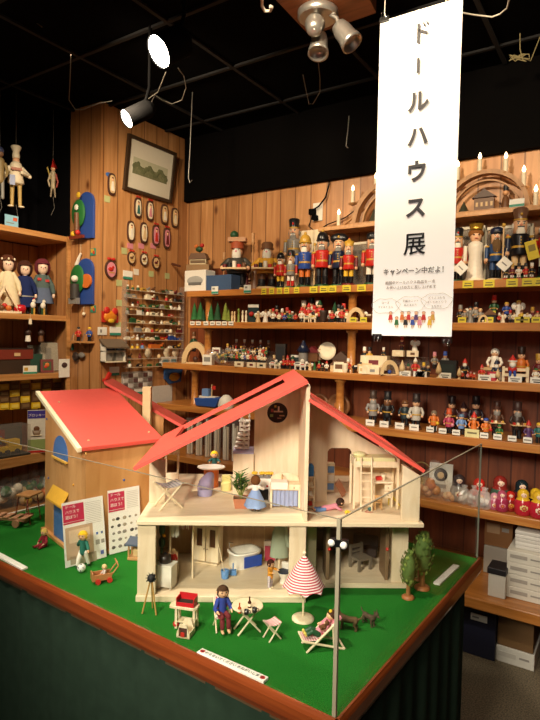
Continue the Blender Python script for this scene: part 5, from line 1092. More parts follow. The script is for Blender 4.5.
# ================================================================== LITTLE FIGURES
def fig(coat, hat, h, legs='black', hatk='cyl', arms=True, base=None, tray=False, beard=None, w=1.0, skirt=False, item=None):
    """one small turned wooden figure, front towards -Y, as one mesh"""
    b = MB(); u = h; mc = cm(coat, rough=.45); mh = cm(hat, rough=.45); hz = .72*u; z0 = 0
    if base: b.lathe([(.17*u*w, 0), (.17*u*w, .05*u)], cm(base), n=12); z0 = .05*u
    if skirt: b.lathe([(.2*u*w, z0), (.17*u*w, .2*u), (.09*u*w, .5*u), (.12*u*w, .6*u), (.05*u, .66*u)], mc, n=12)
    else:
        for s in (-1, 1): b.cyl((s*.065*u*w, 0, z0), (s*.06*u*w, 0, .3*u), .055*u*w, cm(legs), n=7); b.sph((s*.065*u*w, -.03*u, z0+.03*u), .06*u*w, cm(legs if legs != 'white' else 'black'), (1, 1.3, .55), n=7, k=5)
        b.lathe([(.13*u*w, .26*u), (.14*u*w, .34*u), (.115*u*w, .46*u), (.14*u*w, .58*u), (.05*u, .65*u)], mc, n=12)
        b.lathe([(.142*u*w, .4*u), (.142*u*w, .43*u)], cm('gold' if coat != 'yellow' else 'brown'), n=12)
    b.sph((0, 0, hz), .105*u, M_SKIN, n=10, k=8); b.sph((0, -.105*u, hz), .02*u, M_SKIN, n=5, k=4)
    for s in (-1, 1): b.sph((s*.04*u, -.09*u, hz+.03*u), .017*u, cm('black'), n=5, k=4)
    if beard: b.sph((0, -.05*u, hz-.07*u), .1*u, cm(beard), (1, .8, 1.2), n=9, k=6)
    if hatk == 'cyl': b.lathe([(.13*u, hz+.05*u), (.13*u, hz+.07*u), (.1*u, hz+.07*u), (.105*u, u)], mh, n=12)
    elif hatk == 'cone': b.lathe([(.125*u, hz+.045*u), (.07*u, hz+.16*u), (.004*u, u)], mh, n=12)
    elif hatk == 'tall': b.lathe([(.1*u, hz+.05*u), (.115*u, u-.02*u), (.1*u, u)], mh, n=12)
    elif hatk == 'hair': b.sph((0, .015*u, hz+.02*u), .12*u, mh, (1, 1, 1), n=10, k=7)
    elif hatk == 'crown': b.lathe([(.1*u, hz+.06*u), (.13*u, u), (.09*u, u-.03*u)], mh, n=8)
    else: b.sph((0, 0, hz+.05*u), .115*u, mh, (1, 1, .8), n=10, k=7)
    if arms:
        for s in (-1, 1):
            b.limb([(s*.14*u*w, 0, .57*u), (s*.19*u*w, -.02*u, .46*u), (s*.15*u*w, -.1*u, .38*u) if not tray else (s*.13*u, -.16*u, .42*u)], [.045*u, .04*u, .035*u], mc, n=6); b.sph((s*.15*u*w, -.11*u, .37*u) if not tray else (s*.13*u, -.18*u, .42*u), .037*u, M_SKIN, n=6, k=5)
    if tray:
        b.box((0, -.2*u, .39*u), (.42*u, .18*u, .02*u), cm('tan'))
        for i in range(4): b.box((-.14*u+.095*u*i, -.2*u, .43*u), (.06*u, .07*u, .06*u), cm(('red', 'cream', 'brown', 'gold')[i]))
    if item: b.sph((.17*u*w, -.14*u, .36*u), .075*u, cm(item), n=7, k=5)
    return b
def small(kind, c1, c2, h, rn):
    """other little goods, one mesh each; returns (mesh, description, category, name)"""
    n1, n2 = CN.get(c1, c1), CN.get(c2, c2)
    if kind == 'tree': return MB().cyl((0, 0, 0), (0, 0, h*.2), h*.05, cm('brown'), n=6).lathe([(h*.2, h*.12), (h*.16, h*.3), (h*.17, h*.32), (h*.11, h*.58), (h*.12, h*.6), (h*.005, h)], cm(c1, rough=.8, var=.35), n=10).lathe([(h*.15, 0), (h*.15, h*.03)], cm('tan'), n=10), '%s cone shaped toy tree' % n1, 'toy tree', 'toy_tree'
    if kind == 'woodtree': return MB().lathe([(h*.14, 0), (h*.14, h*.05), (h*.04, h*.08), (h*.04, h*.25), (h*.2, h*.3), (h*.17, h*.55), (h*.005, h)], cm('tan'), n=12), 'pale turned wooden cone tree', 'toy tree', 'wooden_tree'
    if kind == 'peg': return MB().lathe([(h*.13, 0), (h*.13, h*.05), (h*.07, h*.1), (h*.1, h*.55), (h*.05, h*.7), (h*.09, h*.8), (h*.08, h*.95), (0, h)], cm(c1), n=10), '%s turned peg figure' % n1, 'figurine', 'peg_figure'
    if kind == 'box': return MB().box((0, 0, h/2), (h*1.0, h*.7, h), cm(c1)).box((0, -h*.351, h*.55), (h*.7, h*.01, h*.45), cm(c2)), 'small %s box with %s face' % (n1, n2), 'box', 'small_box'
    if kind == 'tallbox': return MB().box((0, 0, h/2), (h*.42, h*.4, h), cm(c1)).box((0, -h*.201, h*.5), (h*.3, h*.01, h*.8), cm(c2)), 'small %s box' % n1, 'box', 'tall_box'
    if kind == 'block': return MB().box((0, 0, h/2), (h*1.9, h*1.0, h), M_TOYWOOD).box((h*.0, -h*.51, h*.5), (h*.7, h*.02, h*.4), cm(c1)), 'pale wooden block with %s mark' % n1, 'wooden block', 'wooden_block'
    if kind == 'arch':
        b = MB(); a_ = [PI*k/12 for k in range(13)]; b.prism([(h*.62*math.cos(a), h*math.sin(a)) for a in a_]+[(h*.4*math.cos(a), h*.72*math.sin(a)) for a in reversed(a_)], -h*.15, h*.15, cm('tan')); b.sph((0, 0, h*.2), h*.14, cm(c1), n=8, k=6).box((0, 0, h*.03), (h*1.2, h*.3, h*.06), cm('tan')); return b, 'pale wooden arch scene with %s centre' % n1, 'wooden arch', 'wooden_arch'
    if kind == 'plate': return MB().lathe([(0, 0), (h*.3, .002), (h*.5, .008), (h*.5, .011), (h*.28, .006), (0, .005)], cm('cream'), n=28), 'round cream plate', 'plate', 'round_plate'
    if kind == 'animal':
        b = MB(); b.sph((0, 0, h*.5), h*.3, cm(c1), (1.4, .8, .8), n=9, k=7).sph((h*.4, 0, h*.8), h*.2, cm(c1), n=8, k=6)
        for x in (-.25, .25):
            for y in (-.12, .12): b.cyl((x*h, y*h, 0), (x*h, y*h, h*.4), h*.07, cm(c1), n=6)
        b.box((0, 0, h*.62), (h*.4, h*.5, h*.1), cm(c2)); return b, 'tiny %s toy animal with %s saddle' % (n1, n2), 'toy animal', 'toy_animal'
    if kind == 'lantern': return MB().lathe([(h*.22, 0), (h*.22, h*.06), (h*.16, h*.1), (h*.16, h*.6), (h*.25, h*.64), (h*.1, h*.85), (h*.03, h)], cm(c1, rough=.3), n=8).cyl((0, 0, h*.12), (0, 0, h*.58), h*.165, cm(c2), n=8), '%s toy lantern with %s body' % (n1, n2), 'lantern', 'toy_lantern'
    if kind == 'house': return MB().box((0, 0, h*.3), (h*.8, h*.5, h*.6), cm(c1)).prism([(-h*.5, h*.58), (h*.5, h*.58), (0, h)], -h*.3, h*.3, cm(c2)).box((0, -h*.255, h*.2), (h*.2, h*.02, h*.36), cm('brown')), 'tiny %s house with %s roof' % (n1, n2), 'toy house', 'toy_house'
    if kind == 'angel':
        b = fig(c1, c2, h, skirt=True, hatk='hair'); b.sph((-h*.18, h*.08, h*.55), h*.16, cm('white'), (1, .25, 1.2), n=8, k=6).sph((h*.18, h*.08, h*.55), h*.16, cm('white'), (1, .25, 1.2), n=8, k=6); return b, 'small winged angel in %s dress' % n1, 'angel figurine', 'angel_figurine'
    if kind == 'pot': return MB().lathe([(h*.22, 0), (h*.34, h*.3), (h*.3, h*.75), (h*.36, h*.9), (h*.3, h)], cm(c1), n=12), '%s little pot' % n1, 'pot', 'little_pot'
    if kind == 'pack': return MB().box((0, 0, h/2), (h*.62, h*.12, h), mat('2a3a3c', .3)).box((0, -h*.062, h*.9), (h*.62, h*.01, h*.16), cm('white')).sph((-h*.1, -h*.08, h*.45), h*.14, cm(c1), n=7, k=5).sph((h*.12, -h*.08, h*.35), h*.12, cm(c2), n=7, k=5), 'dark blister pack of %s and %s toys' % (n1, n2), 'toy pack', 'toy_pack'
CN = dict(dgreen='dark green', lblue='light blue', navy='dark blue', tan='pale wood', cream='cream')
def goods(shelf, place, group, rows):
    """rows: (px, dy behind the shelf front, height in px, kind, colours..., options)"""
    zt, yf = SH[shelf] if shelf in SH else shelf
    rn = random.Random(len(rows)+5)
    for i, r_ in enumerate(rows):
        px, dy, hp, kind, c1, c2 = r_[:6]; kw = r_[6] if len(r_) > 6 else {}
        Y = yf+dy; x = sx(px, Y, zt); P = Vector((x, Y, zt+.0006+kw.get('lift', 0))); h = hpx(P, hp)
        rz = rn.uniform(-.25, .25)+.25
        if kind in ('f', 'g', 'k', 'b', 't', 'h', 's'):
            hk = dict(f='cyl', g='cone', k='tall', b='ball', t='crown', h='hair', s='cyl')[kind]
            kk = {k: v for k, v in kw.items() if k in ('legs', 'beard', 'tray', 'base', 'w', 'skirt', 'item')}
            m = fig(c1, c2, h, hatk=hk, **kk); n1, n2 = CN.get(c1, c1), CN.get(c2, c2)
            hat = dict(f='brimmed hat', g='pointed hat', k='tall hat', b='round cap', t='crown', h='hair', s='brimmed hat')[kind]
            desc = '%s coated figure in %s %s' % (n1, n2, hat) if kind != 'h' else '%s coated figure with %s hair' % (n1, n2)
            if kw.get('tray'): desc += ' and tray'
            elif kw.get('beard'): desc = 'bearded '+desc
            cat, nm = 'figurine', 'wooden_figurine'
        else: m, desc, cat, nm = small(kind, c1, c2, h, rn)
        if 'desc' in kw: desc = kw['desc']
        o = m.build(nm, None, P, rz); 
        if kind == 'plate': o.rotation_euler = (PI/2-.15, 0, .2); o.location.z += h*.5
        later(o, desc, place, cat, proj(P)[0], group)
# two figures on the pillar ledge
for px, c1, c2, lb in ((78.5, 'red', 'black', 'little red coated figure with a pole on the pillar ledge'), (89.5, 'blue', 'yellow', 'little blue coated figure at the right of the pillar ledge')):
    x = py_(px, 338, YC-.035).x; plain('wooden_figurine', lb, 'figurine', fig(c1, c2, .105, hatk='ball').cyl((-.02, -.02, .05), (-.05, -.01, .0), .0025, cm('grey'), n=5), (x, YC-.035, zl), .3)
p = YP(71, 356); plain('hanging_keyring', 'dark hanging trinkets below the pillar ledge', 'trinket', MB().sph((0, 0, 0), .03, mat('3a2c26'), (1, .5, 1)).sph((.06, 0, .01), .024, cm('grey'), (1.3, .5, .8)).sph((-.03, .0, .06), .018, mat('2f6a5a'), (.7, .5, 1.3)).cyl((-.03, 0, .06), (-.02, 0, .14), .001, cm('cream'), n=5), (p.x+.07, YC-.018, p.z))
p = px_(67.5, 368, XL+.02); plain('name_card', 'white card with dark sticker on the edge of the lowest left shelf', 'card', MB().box((0, 0, 0), (.08, .004, .12), cm('f0ece2')).sph((0, -.003, .02), .022, mat('4a3430'), (1, .2, .8)), (XL+.018, YC-.055, p.z), RZX)
p = XP(102, 331); plain('price_card', 'small white card on the pillar corner above the wall house', 'card', MB().box((0, 0, 0), (.07, .004, .05), cm('f0ece2')).box((-.012, -.003, 0), (.012, .002, .02), cm('grey')), (XC+.003, p.y+.0, p.z), RZX)
for i, (px, py, w_) in enumerate(((115, 331, .09), (127.5, 275, .08), (114, 371, .08), (139, 390, .09))):
    p = XP(px, py); plain('price_card', ('green edged white card above the wall house', 'green edged white card above the miniature rack', 'green edged white card below the wall house', 'green edged white card under the miniature rack')[i], 'card', MB().box((0, 0, 0), (w_, .004, .055), cm('f0ece2')).box((0, -.001, -.02), (w_, .004, .016), mat('2f8a72')), (XC+.003, p.y, p.z), RZX)
p = XP(109, 317); t = thing('wall_ornament', 'red and orange painted animal ornament on the pillar corner', 'ornament', (XC+.003, p.y, p.z), RZX); MB().sph((0, -.012, 0), .05, cm('d8801e'), (1.1, .25, .8)).sph((-.03, -.014, .04), .024, cm('red'), (1, .4, 1)).sph((.035, -.014, .035), .026, cm('red'), (1, .4, 1)).sph((.0, -.02, -.025), .026, cm('yellow'), (1, .3, .6)).build('body', t); MB().box((0, -.006, -.0), (.13, .008, .07), cm('red')).build('back_board', t)
for k, (px, py) in enumerate(((124, 251), (136, 272), (151, 274), (167, 276), (119, 303), (118, 325), (119, 283), (107, 199))):
    p = XP(px, py); o = MB().box((0, 0, 0), (.045, .003, .04), mat('b9bf86' if k != 1 else 'e8e0d0')).build('price_sticker', None, (XC+.002, p.y, p.z), RZX); later(o, 'small greenish price sticker', 'on the pillar side', 'price sticker', px, 'price stickers on the pillar')
for k, px in enumerate((130, 141, 153)):
    p = XP(px, 246); o = MB().box((0, 0, 0), (.05, .003, .035), cm('pink')).build('price_sticker', None, (XC+.002, p.y, p.z), RZX); later(o, 'small pink price sticker', 'under the middle row of ornaments', 'price sticker', px, 'pink stickers on the pillar')
p = XP(109, 175); plain('sticker', 'small blue oval sticker left of the framed picture', 'sticker', MB().sph((0, 0, 0), .03, mat('3f6ab0'), (1, .08, .5)), (XC+.003, p.y, p.z), RZX)
# miniature house on the wall
p = XP(110, 362); t = thing('wall_house', 'small white toy house with brown roof on the pillar side', 'toy house', (XC+.003, p.y, p.z), RZX); s = depth(p)/F; w = .165
MB().bx((-w/2, -.06, 0), (w/2, 0, .008), cm('cream')).bx((-w/2, -.004, 0), (w/2, 0, .13), cm('white')).bx((-w/2, -.05, .0), (-w/2+.006, 0, .1), cm('white')).bx((w/2-.006, -.05, 0), (w/2, 0, .1), cm('white')).bx((-w/2, -.05, .068), (w/2, 0, .074), cm('white')).build('case', t)
MB().prism([(-.075, .09), (-.075, .1), (0, .15), (.0, .138)], -w*.56, w*.56, mat('6a5a4a'), 'x').build('roof', t)
for x, z, c_ in ((-.05, .078, 'blue'), (-.01, .078, 'blue'), (.04, .078, 'lblue')): MB().box((x, -.03, z+.014), (.024, .02, .028), cm(c_)).build('furniture', t)
for x in (-.045, .04): MB().box((x, -.03, .036), (.05, .02, .05), cm('grey')).build('furniture', t)
p = XP(108, 381); plain('wooden_toy', 'small red wooden toy at the pillar corner under the wall house', 'toy', MB().prism([(-.05, 0), (.06, -.03), (.06, -.015), (-.045, .02)], -.03, 0, cm('red')).box((-.02, -.02, .03), (.02, .02, .06), cm('red'), ry=.5), (XC+.003, p.y, p.z), RZX)
# acrylic rack of miniatures
rows_ = [(124, 289.5, 293.5), (124, 297.5, 303), (124, 306, 309), (124, 314, 317), (124, 322.5, 325), (124, 331.5, 334), (124, 339.5, 341), (124, 348.5, 348.5), (124, 358.5, 356), (124, 367, 364)]
pA = XP(121.5, 370); pB = XP(178, 368)
rk = thing('miniature_rack', 'clear narrow shelved wall rack full of tiny miniatures on the pillar', 'display rack', (XC+.003, pA.y, 0), RZX)
wr = pB.y-pA.y
rz_ = []
for i, (x, yl, yr) in enumerate(rows_):
    z = (XP(124, yl).z+XP(180, yr+8.0).z)/2 if False else XP(124, yl).z
    rz_.append(z); MB().bx((0, -.045, z-.004), (wr, 0, z), M_ACR).bx((0, -.047, z-.004), (wr, -.045, z), mat('c9b49a', .3)).build('shelf', rk)
for x_ in (-.006, wr): MB().bx((x_, -.047, rz_[-1]-.004), (x_+.006, 0, rz_[0]+.06), M_ACR).build('side_panel', rk)
rn = random.Random(21)
pal = ['white', 'cream', 'tan', 'brown', 'black', 'red', 'grey', 'green', 'gold', 'cream', 'white', 'tan', 'dgreen', 'maroon']
rowpal = {0: ['dgreen', 'gold', 'brown', 'maroon', 'maroon'], 1: ['grey', 'cream', 'black', 'black'], 2: ['brown', 'cream', 'olive', 'white'], 3: ['white', 'cream', 'cream', 'gold'], 7: ['yellow', 'lblue', 'orange', 'white', 'black'], 6: ['white', 'cream', 'red', 'blue']}
for i, z in enumerate(rz_):
    n = 12 if i < 8 else 6; step = wr/n
    for k in range(n):
        if rn.random() < .12: continue
        pp_ = rowpal.get(i, pal); c1 = pp_[min(len(pp_)-1, int(k/n*len(pp_)))] if i in rowpal and rn.random() < .7 else rn.choice(pal); c2 = rn.choice(pal); h = .028+.016*rn.random(); b = MB()
        if i == 8 and k in (2, 4, 5): b.lathe([(.032, 0), (.034, .003), (.034, .006), (.0, .006)], cm('cream'), n=18); o = b.build('miniature', None, (XC+.012, pA.y+step*(k+.5), z+.036), rot=(0, PI/2, 0)); desc = 'tiny round cream miniature plate'
        else:
            t_ = rn.randrange(4)
            if t_ == 0: b.box((0, 0, h*.35), (h*1.2, h*.7, h*.7), cm(c1)).box((0, 0, h*.8), (h*.6, h*.5, h*.3), cm(c2))
            elif t_ == 1: b.lathe([(h*.3, 0), (h*.35, h*.4), (h*.15, h*.6)], cm(c1), n=8).sph((0, 0, h*.75), h*.25, cm(c2), n=7, k=5)
            elif t_ == 2: b.sph((0, 0, h*.45), h*.3, cm(c1), (1.5, .8, .8), n=8, k=6).sph((h*.4, 0, h*.75), h*.2, cm(c1), n=7, k=5).box((-h*.2, 0, h*.12), (h*.12, h*.4, h*.24), cm(c2)).box((h*.2, 0, h*.12), (h*.12, h*.4, h*.24), cm(c2))
            else: b.prism([(-h*.7, 0), (h*.7, 0), (h*.5, h*.5), (0, h*.6), (-h*.6, h*.4)], -h*.25, h*.25, cm(c1)).box((0, -h*.27, h*.25), (h*.6, h*.04, h*.2), cm(c2))
            o = b.build('miniature', None, (XC+.026, pA.y+step*(k+.5), z+.0006), RZX); desc = 'tiny %s and %s miniature' % (CN.get(c1, c1), CN.get(c2, c2))
        later(o, desc, 'on the %s rack shelf' % ('top' if i == 0 else nth(i)), 'miniature', k, 'miniatures on the wall rack')
for px, lb in ((160, 'first'), (168, 'second')):
    p = XP(px+2, 366); plain('card_box', '%s white card box from the left at the foot of the miniature rack' % lb, 'box', MB().box((0, 0, .03), (.07, .03, .06), cm('e8e6dc')).box((0, -.016, .03), (.05, .002, .03), mat('8ab0b8')), (XC+.02, p.y, rz_[-1]+.0006), RZX)
p = XP(137, 380); plain('sticker_sheet', 'grey sheet of tiny labelled drawers under the miniature rack', 'sticker sheet', (lambda b: [b.box((-.11+.045*i, -.004, -.035+.035*j), (.036, .004, .026), mat(('6a4a48', 'd8d2cc', '8a8078')[(i+j) % 3])) for i in range(6) for j in range(3)] and b)(MB().box((0, 0, 0), (.28, .004, .12), mat('b8b0a8'))), (XC+.004, p.y, p.z), RZX)
p = XP(172, 374); plain('toy_puzzle', 'blue and yellow fish shaped toy puzzle beside the sticker sheet', 'toy puzzle', MB().prism([(-.09, -.03), (-.04, -.07), (.08, -.06), (.1, .04), (-.09, .06)], -.012, 0, mat('3a62a0')).sph((.01, -.014, -.02), .045, cm('gold'), (1.3, .15, .7)), (XC+.003, p.y, p.z), RZX)
p = XP(158, 397); plain('notice_sheet', 'white printed sheet on the pillar behind the brown house post', 'sheet', MB().box((0, 0, 0), (.2, .003, .16), cm('d8d4cc')), (XC+.003, p.y+.04, p.z), RZX)
# ================================================================== LEFT SHELVES CONTENT
LZ = {1: 2.132, 2: 1.615, 3: 1.243, 4: .74}
def LP(px, py, X): return px_(px, py, X)
def lsy(px, X, z):                      # Y on the line (X, z) seen in column px
    y = 300
    for _ in range(6): p = px_(px, y, X); y = proj((X, p.y, z))[1]
    return p.y
# toys in clear bags on the low left shelf
zL5 = .41; XB = -3.2
bags = [(2, 30, 'red', 'clear bag with red and brown toys first on the low left shelf'), (13, 33, 'cream', 'clear bag with cream toys second on the low left shelf'), (24, 30, 'yellow', 'clear bag with yellow toys third on the low left shelf'), (34, 26, 'maroon', 'clear bag with maroon toys fourth on the low left shelf'), (43, 30, 'orange', 'clear bag with orange toys last on the low left shelf')]
MB().bx(rel((-3.454, .9, zL5-.03), LS), rel((XL, YC-.004, zL5), LS), M_LSHELF).build('shelf_board', ls, bevel=.003)
for i, (px, hp, c_, lb) in enumerate(bags):
    y_ = 480
    for _ in range(6): q_ = px_(px, y_, XB); y_ = proj((XB, q_.y, zL5))[1]
    p = Vector((XB, q_.y, zL5+.0006)); s_ = .2; t = thing('bagged_toy', lb, 'bagged toy', p, RZX+.3*i); rn = random.Random(i)
    b = MB()
    for k in range(9): b.sph((rn.uniform(-.3, .3)*s_, rn.uniform(-.2, .2)*s_, s_*rn.uniform(.15, .6)), s_*rn.uniform(.1, .18), cm(rn.choice((c_, c_, c_, 'tan', 'green', 'white'))), n=8, k=6)
    b.build('toy', t); n = 14; vs = []
    for j, (rr, z) in enumerate(((.42, 0), (.46, .25), (.42, .55), (.2, .8), (.26, 1.0))):
        for q in range(n): a = 2*PI*q/n; k_ = 1+rn.uniform(-.1, .1); vs.append((rr*s_*k_*math.cos(a), rr*s_*k_*.8*math.sin(a), z*s_))
    MB().add(vs, [(j*n+q, j*n+(q+1) % n, (j+1)*n+(q+1) % n, (j+1)*n+q) for j in range(4) for q in range(n)], M_BAG).build('bag', t)
# marionettes hanging in the dark opening
def marionette(label, px, ytop, ybot, kind, X=-3.2):
    y = lsy(px, X, 2.4); P = Vector((X, y, px_(px, ybot, X).z)); h = px_(px, ytop, X).z-P.z
    t = thing('marionette', label, 'marionette', P, RZX-.5); wm_ = cm('cream', rough=.6)
    if kind == 'chef':
        b = MB(); b.limb([(0, 0, h*.45), (0, 0, h*.66)], [h*.09, h*.1], wm_, n=10); b.sph((0, 0, h*.765), h*.055, M_SKIN, n=12, k=8)
        for s in (-1, 1): b.limb([(s*h*.055, 0, h*.4), (s*h*.06, 0, h*.04)], [h*.035, h*.028], mat('b79a5a'), n=8); b.sph((s*h*.08, -h*.03, h*.02), h*.035, cm('cream'), (1.4, 1.3, .5), n=8, k=6)
        b.limb([(-h*.1, 0, h*.64), (-h*.17, -.01, h*.5), (-h*.22, -.02, h*.38)], [h*.035, h*.03, h*.03], wm_, n=8); b.limb([(h*.1, 0, h*.64), (h*.2, -.02, h*.52), (h*.08, -.05, h*.55)], [h*.035, h*.035, h*.03], wm_, n=8)
        b.build('body', t); MB().lathe([(h*.1, h*.38), (h*.13, h*.4), (h*.1, h*.55)], wm_, n=12).build('jacket', t); MB().lathe([(h*.055, h*.8), (h*.06, h*.84), (h*.05, h*.9), (h*.085, h*.985), (h*.07, h)], wm_, n=12).build('chef_hat', t); MB().box((-h*.06, -h*.12, h*.42), (h*.08, .006, h*.16), mat('9aa6c8')).build('cloth', t); MB().box((0, -h*.11, h*.6), (h*.16, .02, h*.04), mat('b06a50')).build('collar', t)
        top = h
    elif kind == 'jester':
        b = MB(); b.limb([(0, 0, h*.3), (0, 0, h*.65)], [h*.05, h*.06], mat('b8a888'), n=8); b.sph((0, 0, h*.74), h*.055, M_SKIN, n=10, k=7)
        for s in (-1, 1): b.limb([(s*h*.03, 0, h*.3), (s*h*.05, 0, h*.08)], [h*.028, h*.02], mat('8a7a60'), n=7); b.limb([(s*h*.06, 0, h*.62), (s*h*.11, 0, h*.45), (s*h*.08, 0, h*.32)], [h*.025, h*.022, h*.02], mat('9a3a30' if s > 0 else 'b8a888'), n=7)
        b.limb([(-.06*h, 0, h*.5), (-.13*h, 0, h*.75)], [h*.015, h*.02], mat('b09a40'), n=6); b.build('body', t); MB().lathe([(h*.1, h*.76), (h*.02, h*.95), (0, h)], cm('red'), n=3).build('cap', t)
        top = h*.95
    else:
        b = MB(); b.limb([(0, 0, h*.35), (0, 0, h*.7)], [h*.07, h*.08], mat('9a8456'), n=9); b.sph((0, 0, h*.84), h*.065, mat('8a6a50'), n=10, k=7)
        for s in (-1, 1): b.limb([(s*h*.04, 0, h*.35), (s*h*.045, 0, h*.03)], [h*.035, h*.03], mat('8a8a84'), n=8); b.limb([(s*h*.09, 0, h*.66), (s*h*.13, -.01, h*.5), (s*h*.1, -.03, h*.42)], [h*.03, h*.028, h*.025], mat('9a8456'), n=7)
        b.build('body', t); MB().sph((0, 0, h*.9), h*.07, mat('3a4468'), n=10, k=7).build('cap', t); top = h*.95
    MB().cyl((0, 0, top-.005), (0, 0, ZC-.001-P.z), .0012, M_DWIRE, n=5).build('string', t)
    MB().tube([(0, 0, .02), (.01, 0, -.05), (-.012, 0, -.1)], .0015, M_DWIRE, n=5).build('pull_string', t)
marionette('pale wooden chef marionette with tall white hat hanging at the left', 16, 146, 208, 'chef'); marionette('jester marionette with red pointed hat hanging near the pillar', 53, 158, 200, 'jester'); marionette('brown marionette with blue cap half cut by the left frame edge', 0, 145, 199, 'peasant')
zc = LZ[1]; y = lsy(11.5, -3.16, zc); plain('price_card', 'light blue price card with red mark under the chef marionette', 'card', MB().box((0, 0, .036), (.085, .004, .072), mat('8fc0d4')).box((.022, -.003, .05), (.026, .002, .02), mat('d0603a')).box((-.01, -.003, .025), (.05, .002, .005), cm('grey')), (-3.16, y, zc+.0006), RZX)
# three cloth dolls
def clothdoll(label, px, ytop, hair, dress, kind, X=-3.25):
    z = LZ[2]+.0006; y = lsy(px, X, z+.15); P = Vector((X, y, z)); h = px_(px, ytop, X).z-z; t = thing('cloth_doll', label, 'cloth doll', P, RZX-.45); t.scale = (.78, .78, 1); md = cm(dress, rough=.9)
    b = MB(); b.sph((0, 0, h*.8), h*.115, cm('skinp', var=.03), (1, .95, 1), n=18, k=12); b.limb([(0, 0, h*.4), (0, 0, h*.68)], [h*.1, h*.05], cm('skinp'), n=10)
    for s in (-1, 1):
        b.limb([(s*h*.1, 0, h*.62), (s*h*.2, -h*.02, h*.48), (s*h*.22, -h*.04, h*.36)], [h*.04, h*.038, h*.03], cm('skinp'), n=8); b.sph((s*h*.22, -h*.045, h*.33), h*.035, cm('skinp'), n=8, k=6)
        b.limb([(s*h*.06, 0, h*.3), (s*h*.06, 0, h*.05)], [h*.045, h*.04], cm('skinp' if kind == 'white' else 'black'), n=8); b.sph((s*h*.06, -h*.02, h*.025), h*.05, cm('black'), (1, 1.3, .5), n=8, k=6)
        b.sph((s*h*.04, -h*.107, h*.8), h*.012, cm('black'), n=6, k=5)
    b.sph((0, -h*.115, h*.785), h*.012, cm('pink'), n=5, k=4); b.build('body', t)
    n = 20; prof = [(.23, .13 if kind != 'blue' else .2), (.21, .28), (.14, .5), (.13, .62), (.06, .69)]; vs = [(rr*h*(1+(.05*math.cos(8*2*PI*i/n) if j < 2 else 0))*math.cos(2*PI*i/n), rr*h*.8*math.sin(2*PI*i/n), zz*h) for j, (rr, zz) in enumerate(prof) for i in range(n)]
    MB().add(vs, [(j*n+i, j*n+(i+1) % n, (j+1)*n+(i+1) % n, (j+1)*n+i) for j in range(4) for i in range(n)], md, True).build('dress', t)
    sl_ = MB()
    for s in (-1, 1): sl_.limb([(s*h*.1, 0, h*.63), (s*h*.19, -h*.02, h*.5), (s*h*.215, -h*.035, h*.4)], [h*.055, h*.055, h*.048], md if kind != 'blue' else cm('5a6a66', rough=.9), n=8)
    sl_.build('sleeves', t)
    if kind == 'blue': MB().lathe([(.15*h, .46*h), (.145*h, .6*h), (.07*h, .685*h)], cm('5a6a66', rough=.9), n=14, sy=.85).build('bodice', t); MB().box((-h*.08, -h*.115, h*.6), (.03, .01, .016), cm('red')).box((h*.08, -h*.115, h*.58), (.03, .01, .016), cm('red')).build('ribbon', t)
    if kind == 'navy': MB().lathe([(.2*h, .33*h), (.205*h, .31*h)], cm('grey'), n=16, sy=.82).build('hem_band', t)
    hm = MB(); mh = cm(hair, rough=.95, var=.3); n = 16; k = 8; rr = h*.15
    vs = []
    for j in range(k):
        for i in range(n):
            a = 2*PI*i/n; th = PI*j/(k-1)*(.84 if math.sin(a) > -.55 else .38); vs.append((rr*math.sin(th)**.8*math.cos(a)*1.12, rr*math.sin(th)*math.sin(a)+h*.01, h*.81+rr*math.cos(th)))
    hm.add(vs, [(j*n+i, (j+1)*n+i, (j+1)*n+(i+1) % n, j*n+(i+1) % n) for j in range(k-1) for i in range(n)], mh, True).build('hair', t)
    if kind == 'white':
        w_ = MB()
        for i in range(12): a = 2*PI*i/12; w_.sph((rr*.9*math.cos(a), rr*.9*math.sin(a), h*.88), h*.022, cm('cream' if i % 2 else 'brown'), n=6, k=5)
        w_.build('flower_wreath', t)
clothdoll('cloth doll in cream dress with flower wreath, first on the left shelf', 8, 252, '5a3426', 'e6d8b4', 'white'); clothdoll('cloth doll with brown bob in dark blue pinafore dress', 25, 258, '4a2c24', '26315e', 'navy'); clothdoll('cloth doll with red hair in grey blue dress nearest the pillar', 42.5, 256, '6a2f38', '64708a', 'blue')
y = lsy(20, -3.155, LZ[2]); t = thing('toy_apple', 'shiny red toy apple in front of the cloth dolls', 'toy apple', (-3.155, y, LZ[2]+.0006)); MB().lathe([(.012, .002), (.03, .006), (.037, .03), (.03, .052), (.01, .056), (.003, .05)], cm('c01f2a', rough=.25), n=18).build('fruit', t); MB().cyl((0, 0, .05), (.004, 0, .066), .002, cm('brown'), n=6).build('stalk', t)
y = lsy(5, -3.165, LZ[2]); t = thing('wooden_nativity', 'triangular pale wooden stand with tiny figures before the wreath doll', 'wooden stand', (-3.17, y, LZ[2]+.0006), RZX-.3)
MB().bx((-.09, -.03, 0), (.09, .03, .012), M_TOYWOOD).build('base', t)
for s in (-1, 1): MB().box((s*.042, 0, .085), (.012, .03, .17), M_TOYWOOD, ry=-s*.5).build('slanted_bar', t)
MB().sph((-.02, -.01, .03), .018, cm('brown')).sph((.02, -.01, .03), .018, cm('orange')).sph((.0, 0, .045), .016, cm('red')).build('tiny_figures', t)
